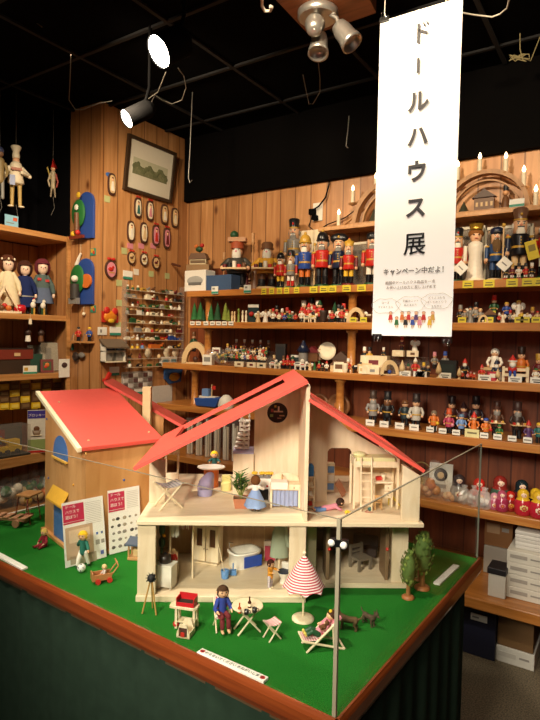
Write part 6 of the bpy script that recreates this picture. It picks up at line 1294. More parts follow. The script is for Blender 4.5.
for i, (px, c1, c2) in enumerate(((33, 'white', 'red'), (43, 'white', 'grey'))):
    y = lsy(px, -3.15, LZ[2]); plain('wooden_figurine', ('small white figure with red crest in front of the cloth dolls', 'small white bird figure in front of the grey blue dress doll')[i], 'figurine', MB().sph((0, 0, .058), .017, cm(c1), (1, .8, 1.2)).sph((.006, 0, .084), .011, cm(c1)).box((.006, 0, .096), (.012, .005, .009), cm(c2)).cyl((-.007, 0, 0), (-.007, 0, .04), .006, cm('dgreen'), n=6).cyl((.008, 0, 0), (.008, 0, .04), .006, cm('gold'), n=6), (-3.15, y, LZ[2]+.0006), RZX)
# lowest left shelf
X3 = -3.17; z3 = LZ[3]+.0006
def L3(px, X=X3, z=None): return Vector((X, lsy(px, X, z or z3), z3))
p = L3(52, -3.24); s = depth(p)/F; plain('print_holder', 'tall clear frame holding pale printed sheet on the lowest left shelf', 'frame', MB().box((0, 0, .1), (.145, .008, .195), M_ACR).box((0, .006, .1), (.135, .004, .185), mat('b0a894', .6)).box((-.02, .003, .1), (.04, .003, .12), mat('8a8478', .6)), p, rot=(-.08, 0, RZX-.2))
p = L3(37, -3.30); plain('print_holder', 'smaller clear frame behind the tall one on the lowest left shelf', 'frame', MB().box((0, 0, .09), (.12, .008, .18), M_ACR).box((0, .006, .09), (.11, .004, .17), mat('98988a', .6)), p, rot=(-.08, 0, RZX-.2))
p = L3(47, -3.15); t = thing('small_picture', 'dark red framed small flower picture on the lowest left shelf', 'picture', p, rot=(-.1, 0, RZX-.3)); MB().box((0, 0, .045), (.08, .012, .085), mat('7a3a38')).build('frame', t); MB().box((0, -.007, .045), (.05, .003, .055), mat('4a5a3a')).sph((0, -.009, .052), .014, cm('orange'), (1, .3, 1)).sph((-.01, -.009, .04), .01, cm('red'), (1, .3, 1)).build('flower_print', t)
p = L3(30, -3.145); plain('price_card', 'white and yellow price card on the green edge of the left shelf', 'card', MB().box((0, 0, .026), (.085, .004, .05), cm('e8e6d8')).box((-.025, -.003, .03), (.022, .002, .02), cm('gold')).box((0, -.003, .006), (.085, .002, .012), mat('2f8a72')), p, RZX-.2)
p = L3(33, -3.22); plain('small_box', 'dark green box with yellow corner behind the price card', 'box', MB().box((0, 0, .06), (.11, .03, .12), mat('2a4a3c')).box((-.03, -.016, .1), (.03, .002, .02), cm('gold')), p, RZX-.2)
p = L3(9, -3.26, ); plain('toy_wagon_box', 'dark red boxed toy roof on the lowest left shelf', 'toy box', MB().bx((-.2, -.05, .0), (.12, .05, .09), mat('3a2c22')).bx((-.21, -.055, .09), (.13, .055, .15), mat('7a2f22')).bx((-.21, -.055, .15), (.13, .055, .158), mat('2a1c16')).box((.02, -.057, .12), (.04, .003, .02), cm('tan')), p, RZX)
for i, px in enumerate((28, 41)):
    X = -3.2; y = lsy(px, X, 1.5); zt_ = LZ[2]-.035; plain('hanging_ornament', ('hanging dark capped ornament with white body under the doll shelf', 'hanging small dark ornament under the doll shelf')[i], 'ornament', MB().sph((0, 0, 0), .022, mat('3a2620')).cyl((0, 0, -.015), (0, 0, -.055), .014, cm('white' if i == 0 else 'brown'), r1=.018, n=10).cyl((0, 0, .02), (0, 0, zt_-1.5-.001), .001, M_DWIRE, n=5), (X, y, 1.5))
p = Vector((-3.1, lsy(32, -3.1, 1.56), 1.56)); plain('price_card', 'tiny white tag hanging from the doll shelf edge', 'card', MB().box((0, 0, 0), (.02, .003, .035), cm('cream')).cyl((0, 0, .017), (0, 0, .05), .0008, cm('cream'), n=4), (XL+.002, p.y, 1.57), RZX)
# packets with yellow cards hung below
XP4 = -3.2
for i in range(6):
    for j in range(5):
        px = 4+i*10.6; py = 379+j*6.4+((60-px)*.03)
        if px > 58: continue
        yel = (i*2+j) % 3 == 1 or (i == 1 and j in (2, 4)) or (i, j) in ((0, 1), (2, 3))
        p = px_(px, py, XP4); p.y = lsy(px, XP4, p.z)
        o = MB().box((0, 0, 0), (.062, .008, .04), cm('d8b220' if yel else '5f4226')).box((0, -.005, .0), (.045, .003, .02), cm('e8cf5a' if yel else '7a6040')).cyl((0, 0, .02), (0, .02, .02), .002, cm('grey'), n=5).build('hanging_packet', None, (XP4, p.y, p.z), RZX)
        later(o, '%s hanging packet' % ('yellow carded' if yel else 'small brown'), 'in %s row below the lowest left shelf' % nth(j), 'packet', px, 'packets hung under the left shelf')
# counter
z4 = LZ[4]+.0006
def L4(px, X): return Vector((X, lsy(px, X, z4), z4))
p = L4(10, -3.19); t = thing('boxed_toy', 'boxed yellow toy crane behind clear plastic on the left counter', 'boxed toy', p, RZX-.1); MB().bx((-.14, -.06, 0), (.1, .06, .012), mat('3a3630')).bx((-.14, .05, .012), (.1, .06, .19), mat('4a4238')).build('tray', t)
yb2 = MB(); yb2.bx((-.1, -.03, .03), (.06, .03, .06), cm('e0b818')).bx((-.02, -.025, .06), (.05, .025, .1), cm('e0b818')).box((-.06, 0, .11), (.14, .02, .02), cm('e0b818'), ry=.5)
for x in (-.08, -.03, .03): yb2.cyl((x, -.035, .026), (x, .035, .026), .018, cm('black'), n=12)
yb2.build('toy_vehicle', t); MB().bx((-.14, -.06, .012), (.1, -.058, .19), M_ACR).bx((-.14, -.058, .188), (.1, .05, .19), M_ACR).build('window', t)
p = L4(-6, -3.22); plain('toy_packet', 'red and blue toy packet at the left end of the counter', 'packet', MB().box((0, 0, .08), (.12, .03, .16), mat('7a2a24')).box((0, -.016, .1), (.08, .002, .05), mat('4a62a0')), p, RZX)
p = L4(36.5, -3.135); t = thing('picture_book', 'upright book with purple band and cup picture on the left counter', 'book', p, RZX-.55); h_ = hpx(p, 43); w_ = .105
MB().box((0, 0, h_/2), (w_, .012, h_), mat('d8d2c4', .5)).build('cover', t); [MB().box((0, -.0065, h_*z_), (w_*.98, .002, h_*d_), m_).build('cover_band', t) for z_, d_, m_ in ((.9, .18, mat('3a2f86', .5)), (.2, .24, mat('8a9a5a', .6)), (.035, .05, cm('red')))]
text('ブロッキー', t, (0, -.0082, h_*.88), .02, cm('white')); MB().lathe([(.018, 0), (.026, .03), (.024, .03), (.016, .003)], mat('7a6248'), n=14, sy=.2).lathe([(.034, -.003), (.034, .0)], cm('cream'), n=14, sy=.2).sph((0, 0, .04), .018, cm('brown'), (1, .2, 1)).build('cup_picture', t, (0, -.0082, h_*.42))
# ================================================================== NUTCRACKER SHELF
def nutcracker(label, px, ytop, hp, coat, trousers, hat, hatk='tall', Y=3.0, z=None, rz=.3, hair='white', arm=None, boots='black', base='dgreen', beard=None, extra=None, ybase=None):
    z = SH['A'][0]+.0006 if z is None else z
    x = sx(px, Y, z+.1); P = Vector((x, Y, z)); h = hpx(P, hp); t = thing('nutcracker', label, 'nutcracker', P, rz); t.scale = (.9, .9, 1)
    mc, ma = cm(coat, rough=.3), cm(arm or coat, rough=.3)
    MB().lathe([(h*.15, 0), (h*.16, h*.01), (h*.16, h*.04), (h*.14, h*.05)], cm(base, rough=.4), n=18).build('base', t)
    for s in (-1, 1):
        MB().cyl((s*h*.062, 0, h*.05), (s*h*.062, 0, h*.2), h*.05, cm(boots, rough=.25), r1=h*.055, n=12).sph((s*h*.065, -h*.03, h*.065), h*.055, cm(boots, rough=.25), (1, 1.4, .5)).cyl((s*h*.062, 0, h*.2), (s*h*.06, 0, h*.37), h*.052, cm(trousers, rough=.4), n=12).build('leg', t)
    b = MB().lathe([(h*.13, h*.34), (h*.14, h*.36), (h*.115, h*.46), (h*.14, h*.58), (h*.13, h*.63), (h*.07, h*.65)], mc, n=18).lathe([(h*.121, h*.44), (h*.121, h*.47)], cm('gold' if coat != 'gold' else 'black', rough=.3), n=18)
    for k in range(3): b.sph((0, -h*.13, h*(.5+.04*k)), h*.013, cm('gold'), n=6, k=5)
    b.build('coat', t)
    for s in (-1, 1): MB().sph((s*h*.165, 0, h*.6), h*.045, cm('gold'), (1, 1, .5)).cyl((s*h*.17, 0, h*.58), (s*h*.175, -h*.01, h*.4), h*.038, ma, n=10).sph((s*h*.176, -h*.015, h*.37), h*.036, M_SKIN, n=8, k=6).build('arm', t)
    hd = MB().lathe([(h*.07, h*.645), (h*.1, h*.66), (h*.105, h*.8), (h*.09, h*.83)], M_SKIN, n=16)
    for s in (-1, 1): hd.sph((s*h*.04, -h*.098, h*.775), h*.016, cm('white'), n=6, k=5).sph((s*h*.04, -h*.108, h*.775), h*.009, cm('black'), n=6, k=5).box((s*h*.04, -h*.102, h*.8), (h*.045, h*.012, h*.01), cm('black'))
    hd.sph((0, -h*.11, h*.755), h*.02, cm('d08a70'), n=6, k=5).box((0, -h*.1, h*.705), (h*.09, h*.03, h*.028), cm('white')).box((0, -h*.1, h*.73), (h*.1, h*.025, h*.014), cm('black')); hd.build('head', t)
    MB().sph((0, h*.03, h*.75), h*.118, cm(hair, rough=.9), (1.08, .85, .8), n=12, k=8).build('hair', t)
    MB().sph((0, -h*.085, h*(.65 if not beard else .6)), h*(.075 if not beard else .105), cm(beard or hair, rough=.95), (.9, .6, 1.1 if not beard else 1.35), n=12, k=8).build('beard', t)
    hb_ = MB(); mh = cm(hat, rough=.3)
    if hatk == 'tall': hb_.lathe([(h*.1, h*.82), (h*.095, h*.84), (h*.115, h*.98), (h*.09, h)], mh, n=16).lathe([(h*.103, h*.825), (h*.103, h*.845)], cm('gold'), n=16).sph((0, -h*.11, h*.9), h*.022, cm('red' if hat == 'black' else 'gold'), n=7, k=5)
    elif hatk == 'helmet': hb_.sph((0, 0, h*.83), h*.115, mh, (1, 1, 1.15), n=16, k=10).lathe([(h*.13, h*.8), (h*.12, h*.82)], mh, n=16).sph((0, 0, h*.97), h*.03, cm('gold'))
    elif hatk == 'crown': hb_.lathe([(h*.1, h*.82), (h*.12, h*.92), (h*.09, h*.9), (h*.03, h*.97), (0, h)], mh, n=10).sph((0, 0, h*.985), h*.018, cm('red'))
    elif hatk == 'bicorne': hb_.sph((0, 0, h*.87), h*.13, mh, (1.4, .55, .75), n=16, k=9).sph((0, -h*.07, h*.89), h*.025, cm('gold'))
    elif hatk == 'cap': hb_.lathe([(h*.11, h*.81), (h*.125, h*.85), (h*.12, h*.9), (h*.06, h*.93)], mh, n=16).box((0, -h*.12, h*.83), (h*.14, h*.08, h*.014), cm('black'))
    hb_.build('hat', t)
    if extra: extra(t, h)
    return t
def staff(c_, x=.2):
    def f(t, h): MB().cyl((x*h, -.03*h, .02*h), (x*h, -.03*h, .75*h), h*.014, cm('tan'), n=6).sph((x*h, -.03*h, .77*h), h*.03, cm(c_)).build('staff', t)
    return f
zA = SH['A'][0]+.0006
# tall back one on a block
x = sx(293, 3.07, zA); plain('riser_block', 'pale wooden riser block under the tall black hat nutcracker', 'wooden block', MB().box((0, 0, .05), (.13, .12, .1), M_TOYWOOD), (x, 3.06, zA))
nutcracker('tallest nutcracker at the back with black hat and red badge', 293.5, 216, 55, 'grey', 'black', 'black', 'tall', Y=3.06, z=zA+.1006, hair='grey')
nutcracker('small white haired nutcracker in red coat and yellow trousers', 280.5, 249, 38, 'red', 'yellow', 'black', 'helmet', Y=2.95)
nutcracker('short grey and red nutcracker with white trousers in front row', 290.8, 247, 37.5, 'grey', 'white', 'black', 'tall', Y=2.93, arm='red', boots='red')
nutcracker('nutcracker in blue coat and orange trousers with gold helmet', 304.7, 230, 56, 'blue', 'orange', 'gold', 'helmet', Y=2.97, extra=staff('gold'))
nutcracker('nutcracker in red coat and black trousers with round black helmet', 322, 228, 58, 'red', 'black', 'black', 'helmet', Y=2.97, hair='grey')
nutcracker('nutcracker in dark blue coat with black bicorne hat', 338.5, 229, 56, 'navy', 'black', 'black', 'bicorne', Y=2.99, hair='grey')
nutcracker('king nutcracker in red coat and yellow trousers with gold crown', 348.6, 234, 48, 'red', 'yellow', 'gold', 'crown', Y=2.93, arm='maroon', hair='grey', base='maroon')
nutcracker('nutcracker in red coat and white trousers at the left edge of the banner', 372, 226, 57, 'red', 'white', 'black', 'cap', Y=2.97, hair='grey')
nutcracker('red nutcracker partly hidden by the right edge of the banner', 457, 226, 54, 'red', 'white', 'black', 'tall', Y=2.96)
nutcracker('nutcracker in blue sailor suit with long brown beard', 496, 220, 58, '24426e', '24426e', 'navy', 'cap', Y=2.98, beard='6a5238', hair='6a5238', base='tan', extra=staff('orange', .19))
nutcracker('big black coated nutcracker with tall brown fur hat and pale knees', 519, 206, 71, 'black', 'tan', '6a4a38', 'tall', Y=2.94, arm='navy', extra=staff('gold', -.24))
nutcracker('red coated nutcracker cut by the right frame edge', 546, 212, 66, 'red', 'white', 'black', 'tall', Y=2.98)
# white bride
x = sx(474.5, 2.97, zA); P = Vector((x, 2.97, zA)); h = hpx(P, 58); t = thing('bride_figure', 'tall white wooden bride figure with golden crown right of the banner', 'figurine', P, .3); mw = cm('e4dccb', rough=.35)
MB().lathe([(h*.17, 0), (h*.18, h*.03), (h*.155, h*.06)], cm('cream'), n=20).build('base', t); MB().lathe([(h*.15, h*.06), (h*.13, h*.2), (h*.105, h*.45), (h*.13, h*.6), (h*.12, h*.66), (h*.06, h*.7)], mw, n=20).build('dress', t)
for s in (-1, 1): MB().cyl((s*h*.165, 0, h*.62), (s*h*.17, -h*.02, h*.36), h*.034, mw, n=10).sph((s*h*.17, -h*.02, h*.34), h*.034, M_SKIN).build('arm', t)
hd = MB().sph((0, 0, h*.78), h*.1, M_SKIN, (1, 1, 1.1), n=16, k=10)
for s in (-1, 1): hd.sph((s*h*.04, -h*.094, h*.8), h*.014, cm('black'), n=6, k=5)
hd.box((0, -h*.1, h*.74), (h*.05, h*.012, h*.01), cm('red')).build('head', t); MB().sph((0, h*.02, h*.83), h*.12, cm('8a5a30', rough=.9), (1.1, .95, .8)).build('hair', t); MB().lathe([(h*.1, h*.89), (h*.12, h*.99), (h*.09, h*.94), (h*.02, h)], cm('gold', metal=.7, rough=.3), n=10).build('crown', t)
# five small nutcrackers at the feet of the big one
for i, (px, c1, c2) in enumerate(((505.5, 'black', 'red'), (512, 'maroon', 'gold'), (518.5, 'white', 'black'), (525.5, 'red', 'black'), (531.5, 'black', 'white'))):
    Y = 2.885; x = sx(px, Y, zA); P = Vector((x, Y, zA)); o = fig(c1, c2, hpx(P, 15.5), hatk='tall', legs='white', base='red').build('small_nutcracker', None, P, .3); tag(o, '%s of five small nutcrackers at the big black nutcracker feet, %s coat' % (nth(i), CN.get(c1, c1)), 'nutcracker', 'small nutcrackers in front of the big one')
for px, py, lb, ang in ((461, 268, 'white square tag hanging beside the banner right edge', .8), (504.5, 264, 'white diamond card in front of the sailor nutcracker', .75)):
    p = py_(px, py, 2.87); plain('hanging_tag', lb, 'tag', MB().box((0, 0, 0), (.055, .003, .055), cm('f0ece2'), ry=ang).box((0, -.002, 0), (.03, .001, .006), cm('grey'), ry=ang).cyl((0, 0, .03), (0, .05, .09), .001, cm('cream'), n=4), (p.x, 2.868, p.z))
p = py_(532, 250, 2.9); plain('yellow_notice', 'yellow notice card held at the arm of the big black nutcracker', 'card', MB().box((0, 0, 0), (.05, .003, .09), cm('e0c62a'), ry=-.25).box((0, -.002, .01), (.03, .001, .03), cm('8a7a2a'), ry=-.25).cyl((0, 0, .04), (0, .05, .09), .001, cm('cream'), n=4), (p.x, 2.9, p.z))
# two peddler smokers
def peddler(label, px, ytop, hp, coat, hatc, withroof):
    Y = 3.02; x = sx(px, Y, zA); P = Vector((x, Y, zA)); h = hpx(P, hp); t = thing('smoker_figure', label, 'smoker figure', P, .45); mc = cm(coat, rough=.5)
    MB().lathe([(h*.2, 0), (h*.2, h*.06), (h*.18, h*.07)], cm('tan'), n=18).build('base', t)
    for s in (-1, 1): MB().cyl((s*h*.1, 0, h*.07), (s*h*.1, 0, h*.24), h*.07, cm('black'), n=12).sph((s*h*.1, -h*.04, h*.1), h*.08, cm('black'), (1, 1.3, .5)).cyl((s*h*.1, 0, h*.22), (s*h*.09, 0, h*.38), h*.08, cm('brown' if not withroof else 'black'), n=12).build('leg', t)
    MB().lathe([(h*.19, h*.33), (h*.2, h*.4), (h*.16, h*.58), (h*.08, h*.66)], mc, n=18).build('coat', t)
    for s in (-1, 1): MB().limb([(s*h*.15, 0, h*.58), (s*h*.26, -h*.03, h*.48), (s*h*.24, -h*.14, h*.42)], [h*.06, h*.055, h*.05], mc).sph((s*h*.24, -h*.19, h*.42), h*.045, M_SKIN, n=8, k=6).build('arm', t)
    tr = MB().box((0, -h*.25, h*.4), (h*.48, h*.2, h*.03), cm('tan')).build('tray', t)
    for k in range(5): MB().cyl((-h*.18+h*.09*k, -h*.25, h*.415), (-h*.18+h*.09*k, -h*.25, h*(.48+.03*(k % 3))), h*.04, cm(('maroon', 'black', 'white', 'red', 'brown')[k]), n=8).build('goods', tr)
    hd = MB().sph((0, 0, h*.74), h*.105, M_SKIN, n=14, k=10).sph((0, -h*.11, h*.74), h*.025, cm('pink'), n=6, k=5)
    for s in (-1, 1): hd.sph((s*h*.04, -h*.095, h*.77), h*.014, cm('black'), n=6, k=5)
    hd.build('head', t); MB().sph((0, -h*.06, h*.68), h*.1, cm('ddd8cc', rough=.95), (.9, .7, 1.5), n=12, k=8).build('beard', t)
    MB().lathe([(h*.125, h*.8), (h*.125, h*.83), (h*.115, h*.84), (h*.12, h*.9), (h*.08, h*.94)], cm(hatc, rough=.6), n=16).build('hat', t)
    if withroof: MB().box((0, .02*h, h*.97), (h*.34, h*.2, h*.08), cm('b07a4a')).sph((-h*.06, 0, h*1.06), h*.08, cm('dgreen')).build('carried_goods', t)
    return t
peddler('seated peddler smoker in dark coat carrying goods on its hat', 236.5, 232, 53, '3c3a34', 'a04a28', True)
peddler('peddler smoker in yellow coat with brown hat and tray', 266.5, 239, 51, 'd09a2a', 'brown', False)
# boxes, ark, hanging pole
def abox(label, pxl, pxr, hp, c1, Y, kind=None, name='gift_box'):
    x0, x1 = sx(pxl, Y, zA), sx(pxr, Y, zA); t = thing(name, label, 'box', ((x0+x1)/2, Y, zA)); h = hpx(Vector((x0, Y, zA)), hp); MB().box((0, .05, h/2), (x1-x0, .1, h), cm(c1, var=.04)).build('carton', t, bevel=.002)
    return t, x1-x0, h
t, w, h = abox('white box with silver vehicle picture at the left end of the nutcracker shelf', 184.5, 205.5, 20.5, 'e8e4da', 2.88)
MB().sph((0, -.002, h*.5), .07, cm('a8a8a4', rough=.3), (1, .04, .45), n=16, k=8).box((0, -.004, h*.36), (w*.6, .003, h*.12), cm('6a6a68')).build('printed_picture', t)
topw = zA+h
t, w2, h2 = abox('plain blue box beside the white picture box', 206, 231, 15, '3a5478', 2.885)
x = sx(199, 2.94, topw); t = thing('wooden_ark', 'brown wooden toy ark with railing on top of the white box', 'toy ark', (x, 2.94, topw+.0006), .3)
MB().box((0, 0, .022), (.17, .06, .044), mat('8a6a44')).build('hull', t, bevel=.004); MB().box((0, 0, .062), (.12, .045, .036), cm('d9c8a0')).box((0, -.0235, .062), (.11, .003, .02), mat('6a5238')).build('railing', t); MB().prism([(-.07, .08), (.07, .08), (.05, .12), (-.05, .12)], -.03, .03, mat('6a4a30')).build('roof', t)
plain('bird_figure', 'colourful toy bird figure perched on the ark roof', 'figurine', MB().sph((0, 0, .03), .022, cm('dgreen'), (1.2, .7, .9)).sph((.02, 0, .055), .015, cm('red')).sph((-.022, 0, .05), .014, cm('orange')).cyl((0, 0, 0), (0, 0, .03), .004, cm('brown'), n=6), (x, 2.94, topw+.121), .3)
xp = sx(183.5, 2.99, 2.02); plain('wall_peg', 'dark wooden peg sticking out of the wall beside the ark', 'peg', MB().cyl((0, 0, 0), (.13, -.06, -.03), .008, mat('5a2e20'), n=8), (XC+.006, 2.99, 2.02))
for px, hp, lb in ((252, 58, 'slim pole with pale candle tip between the two peddlers'), (223.5, 40, 'short pale peg staff left of the dark coat peddler')):
    x = sx(px, 3.06, zA); h = hpx(Vector((x, 3.06, zA)), hp); plain('candle_pole', lb, 'candle pole', MB().lathe([(.03, 0), (.03, .012), (.006, .016), (.006, h*.8), (.014, h*.82), (.012, h*.86), (.012, h)], cm('b98a5a'), n=12), (x, 3.06, zA))
for px, c1, c2, hp, lb in ((212, 'orange', 'dgreen', 20, 'small orange and green figure behind the blue box'), (223, 'c2622a', 'brown', 21, 'small rust coloured figure right behind the blue box'), (246, 'maroon', 'brown', 26, 'dark maroon bell shaped figure between the peddlers'), (255, 'brown', 'cream', 34, 'small brown figure left of the yellow coat peddler')):
    x = sx(px, 3.085, zA); P = Vector((x, 3.085, zA)); tag(fig(c1, c2, hpx(P, hp), hatk='ball', skirt=True).build('wooden_figurine', None, P, .3), lb, 'figurine')
for px, lb in ((215, 'german coloured white card under the blue box on the shelf edge'), (247.5, 'white and green card leaning between the two peddlers')):
    x = sx(px, 2.853, zA); p = Vector((x, 2.856, zA-.012)); plain('price_card', lb.replace('german coloured ', 'multi-coloured '), 'card', MB().box((0, -.004, .01), (.055, .003, .05), cm('e6e4dc')).box((0, -.0055, -.006), (.055, .001, .014), mat('2f8a72')).box((-.01, -.0055, .02), (.02, .001, .012), cm('grey')), p)
# upright planks behind the blue coat nutcracker
for i, px in enumerate((301, 309, 317)):
    x = sx(px, 3.1, zA); o = MB().box((0, 0, .19), (.062, .02, .38), M_TOYWOOD).build('pale_plank', None, (x, 3.105, zA)); later(o, 'pale upright plank', 'behind the blue coat nutcracker', 'plank', px, 'pale planks behind the nutcrackers')
# glazed cabinets behind on the right
def cabinet(label, pxl, pxr, hp, Y):
    x0, x1 = sx(pxl, Y, zA), sx(pxr, Y, zA); h = hpx(Vector((x0, Y, zA)), hp); t = thing('glass_cabinet', label, 'glass cabinet', ((x0+x1)/2, Y, zA)); w = x1-x0; mf = mat('c8bfa8', .4)
    b = MB()
    for x in (-w/2, w/2): b.box((x, 0, h/2), (.014, .014, h), mf)
    b.box((0, 0, h-.007), (w, .014, .014), mf).box((0, 0, .007), (w, .014, .014), mf); b.build('frame', t); MB().box((0, 0, h/2), (w-.014, .004, h-.02), M_ACR).build('pane', t); MB().box((0, .09, h/2), (w, .006, h), mat('6a5a44')).build('back_panel', t)
cabinet('pale framed glass cabinet behind the sailor nutcracker', 484, 530, 55, 3.035); cabinet('pale framed glass cabinet behind the bride figure', 440, 482, 55, 3.035); cabinet('pale framed glass cabinet behind the king nutcracker', 336, 368, 44, 3.04)
# candle arches on the upper ledge
M_FLAME = mat('ffd9a0', .4, emit=9); M_ARCH = wood('arch_wood', 'b98a58', '9a6c40', grain=(40, 40, 12))
def candle_arch(label, pc, rp, candles, Y, sq=1.0):
    z = ZU2+.0006; x = sx(pc, Y, z); P = Vector((x, Y, z)); s = depth(P)/F; R_ = rp*s; t = thing('candle_arch', label, 'candle arch', P, 0)
    def band(r0, r1, y0, y1, m):
        a_ = [PI*k/28 for k in range(29)]; return MB().prism([(r1*math.cos(a), r1*sq*math.sin(a)) for a in a_]+[(r0*math.cos(a), r0*sq*math.sin(a)) for a in reversed(a_)], y0, y1, m)
    band(R_*.9, R_, -.025, .025, M_ARCH).build('arch', t); band(R_*.74, R_*.78, -.012, .012, M_ARCH).build('inner_arch', t); MB().bx((-R_*1.05, -.035, -.0), (R_*1.05, .035, .012), M_ARCH).build('base', t)
    b = MB(); rn = random.Random(pc)
    b.bx((-R_*.25, -.01, .012), (R_*.2, .01, R_*.36), mat('6a4a30')).prism([(-R_*.3, R_*.36), (R_*.25, R_*.36), (-R_*.02, R_*.56)], -.02, .02, mat('4a3222'))
    for k in range(4): b.box((-R_*.18+R_*.11*k, -.012, R_*.2), (R_*.05, .004, R_*.1), cm('c9a878'))
    b.build('house_cutout', t); MB().lathe([(R_*.1, .012), (R_*.07, R_*.3), (R_*.03, R_*.36)], cm('brown'), (R_*.45, 0, 0), n=10).sph((R_*.45, 0, R_*.42), R_*.07, cm('d9a070'), n=8, k=6).cyl((R_*.45, 0, R_*.46), (R_*.45, 0, R_*.58), R_*.06, cm('black'), n=8).build('carved_figure', t); MB().lathe([(R_*.13, .012), (R_*.02, R_*.3), (0, R_*.34)], mat('3a3a28'), (-R_*.5, 0, 0), n=8).build('carved_tree', t)
    for px, py in candles:
        q = py_(px, py, Y); lx, lz = q.x-P.x, q.z-P.z; a = math.atan2(max(lz, .01)/sq, lx); r_ = math.hypot(lx, lz/sq)
        bx_, bz_ = R_*math.cos(a), R_*sq*math.sin(a); hl = .085
        c_ = MB().cyl((lx, 0, lz-.012), (lx, 0, lz-hl), .0115, cm('e8dcc0', rough=.5), n=10).lathe([(.008, -.014), (.026, -.004), (.028, .0)], M_ARCH, (lx, 0, lz-hl), n=12).cyl((lx, 0, lz-hl-.01), (bx_*.97, 0, bz_*.97), .007, M_ARCH, n=8).build('candle', t)
        MB().lathe([(.004, -.012), (.0095, .0), (.007, .012), (.001, .024)], M_FLAME, (lx, 0, lz), n=10).build('bulb', c_)
candle_arch('wooden candle arch on the upper ledge right of the banner', 485, 42, ((480, 157), (506, 156.5), (524, 170), (536, 189.5), (458, 165)), 3.07, 1.0)
candle_arch('wooden candle arch on the upper ledge left of the banner', 396, 47, ((338.8, 213), (353, 189), (376, 177)), 3.07, .95)
p = py_(318, 212, YB-.004); t = thing('wall_outlet', 'white wall outlet with black plugs and cables above the nutcrackers', 'wall outlet', (p.x, YB-.001, p.z)); MB().box((0, -.004, 0), (.07, .008, .115), cm('e0dccf')).build('plate', t, bevel=.002); MB().box((-.03, -.022, .0), (.04, .03, .035), M_BLK).box((-.01, -.022, -.04), (.03, .03, .03), M_BLK).build('plug', t)
P_ = [(-.03, -.04, .0), (.02, -.03, .03), (.06, -.02, .08), (.08, -.015, .16), (.085, -.012, .27)]; MB().tube(P_, .005, M_BLK, n=6).build('cable', t); MB().tube([(-.02, -.04, -.03), (-.05, -.03, -.09), (.0, -.03, -.13), (.09, -.03, -.09), (.2, -.02, -.06), (.3, -.02, .0)], .004, M_BLK, n=6).build('cable', t)
p = py_(517, 203, YU2); plain('price_card', 'white and green card clipped to the upper ledge edge', 'card', MB().box((0, 0, 0), (.07, .003, .04), cm('e6e4dc')).box((0, -.002, -.012), (.07, .002, .012), mat('2f8a72')), (p.x, YU2-.003, p.z))
# yellow price tags on the shelf edge
for px in (264, 271.7, 279.5, 286.6, 296.6, 313.6, 323.8, 332.3, 346.6, 361.5, 468, 489, 512, 528, 540):
    x = sx(px, 2.857, zA-.02); wd_ = .036 if px < 300 else .052; o = MB().box((0, 0, 0), (wd_, .003, .038), cm('dcc832')).box((0, -.002, .004), (wd_*.6, .001, .005), mat('7a7030')).box((0, -.002, -.007), (wd_*.7, .001, .006), mat('6a6028')).build('price_tag', None, (x, 2.857, zA-.02)); later(o, 'yellow price tag', 'along the nutcracker shelf edge', 'price tag', px, 'yellow tags on the nutcracker shelf')
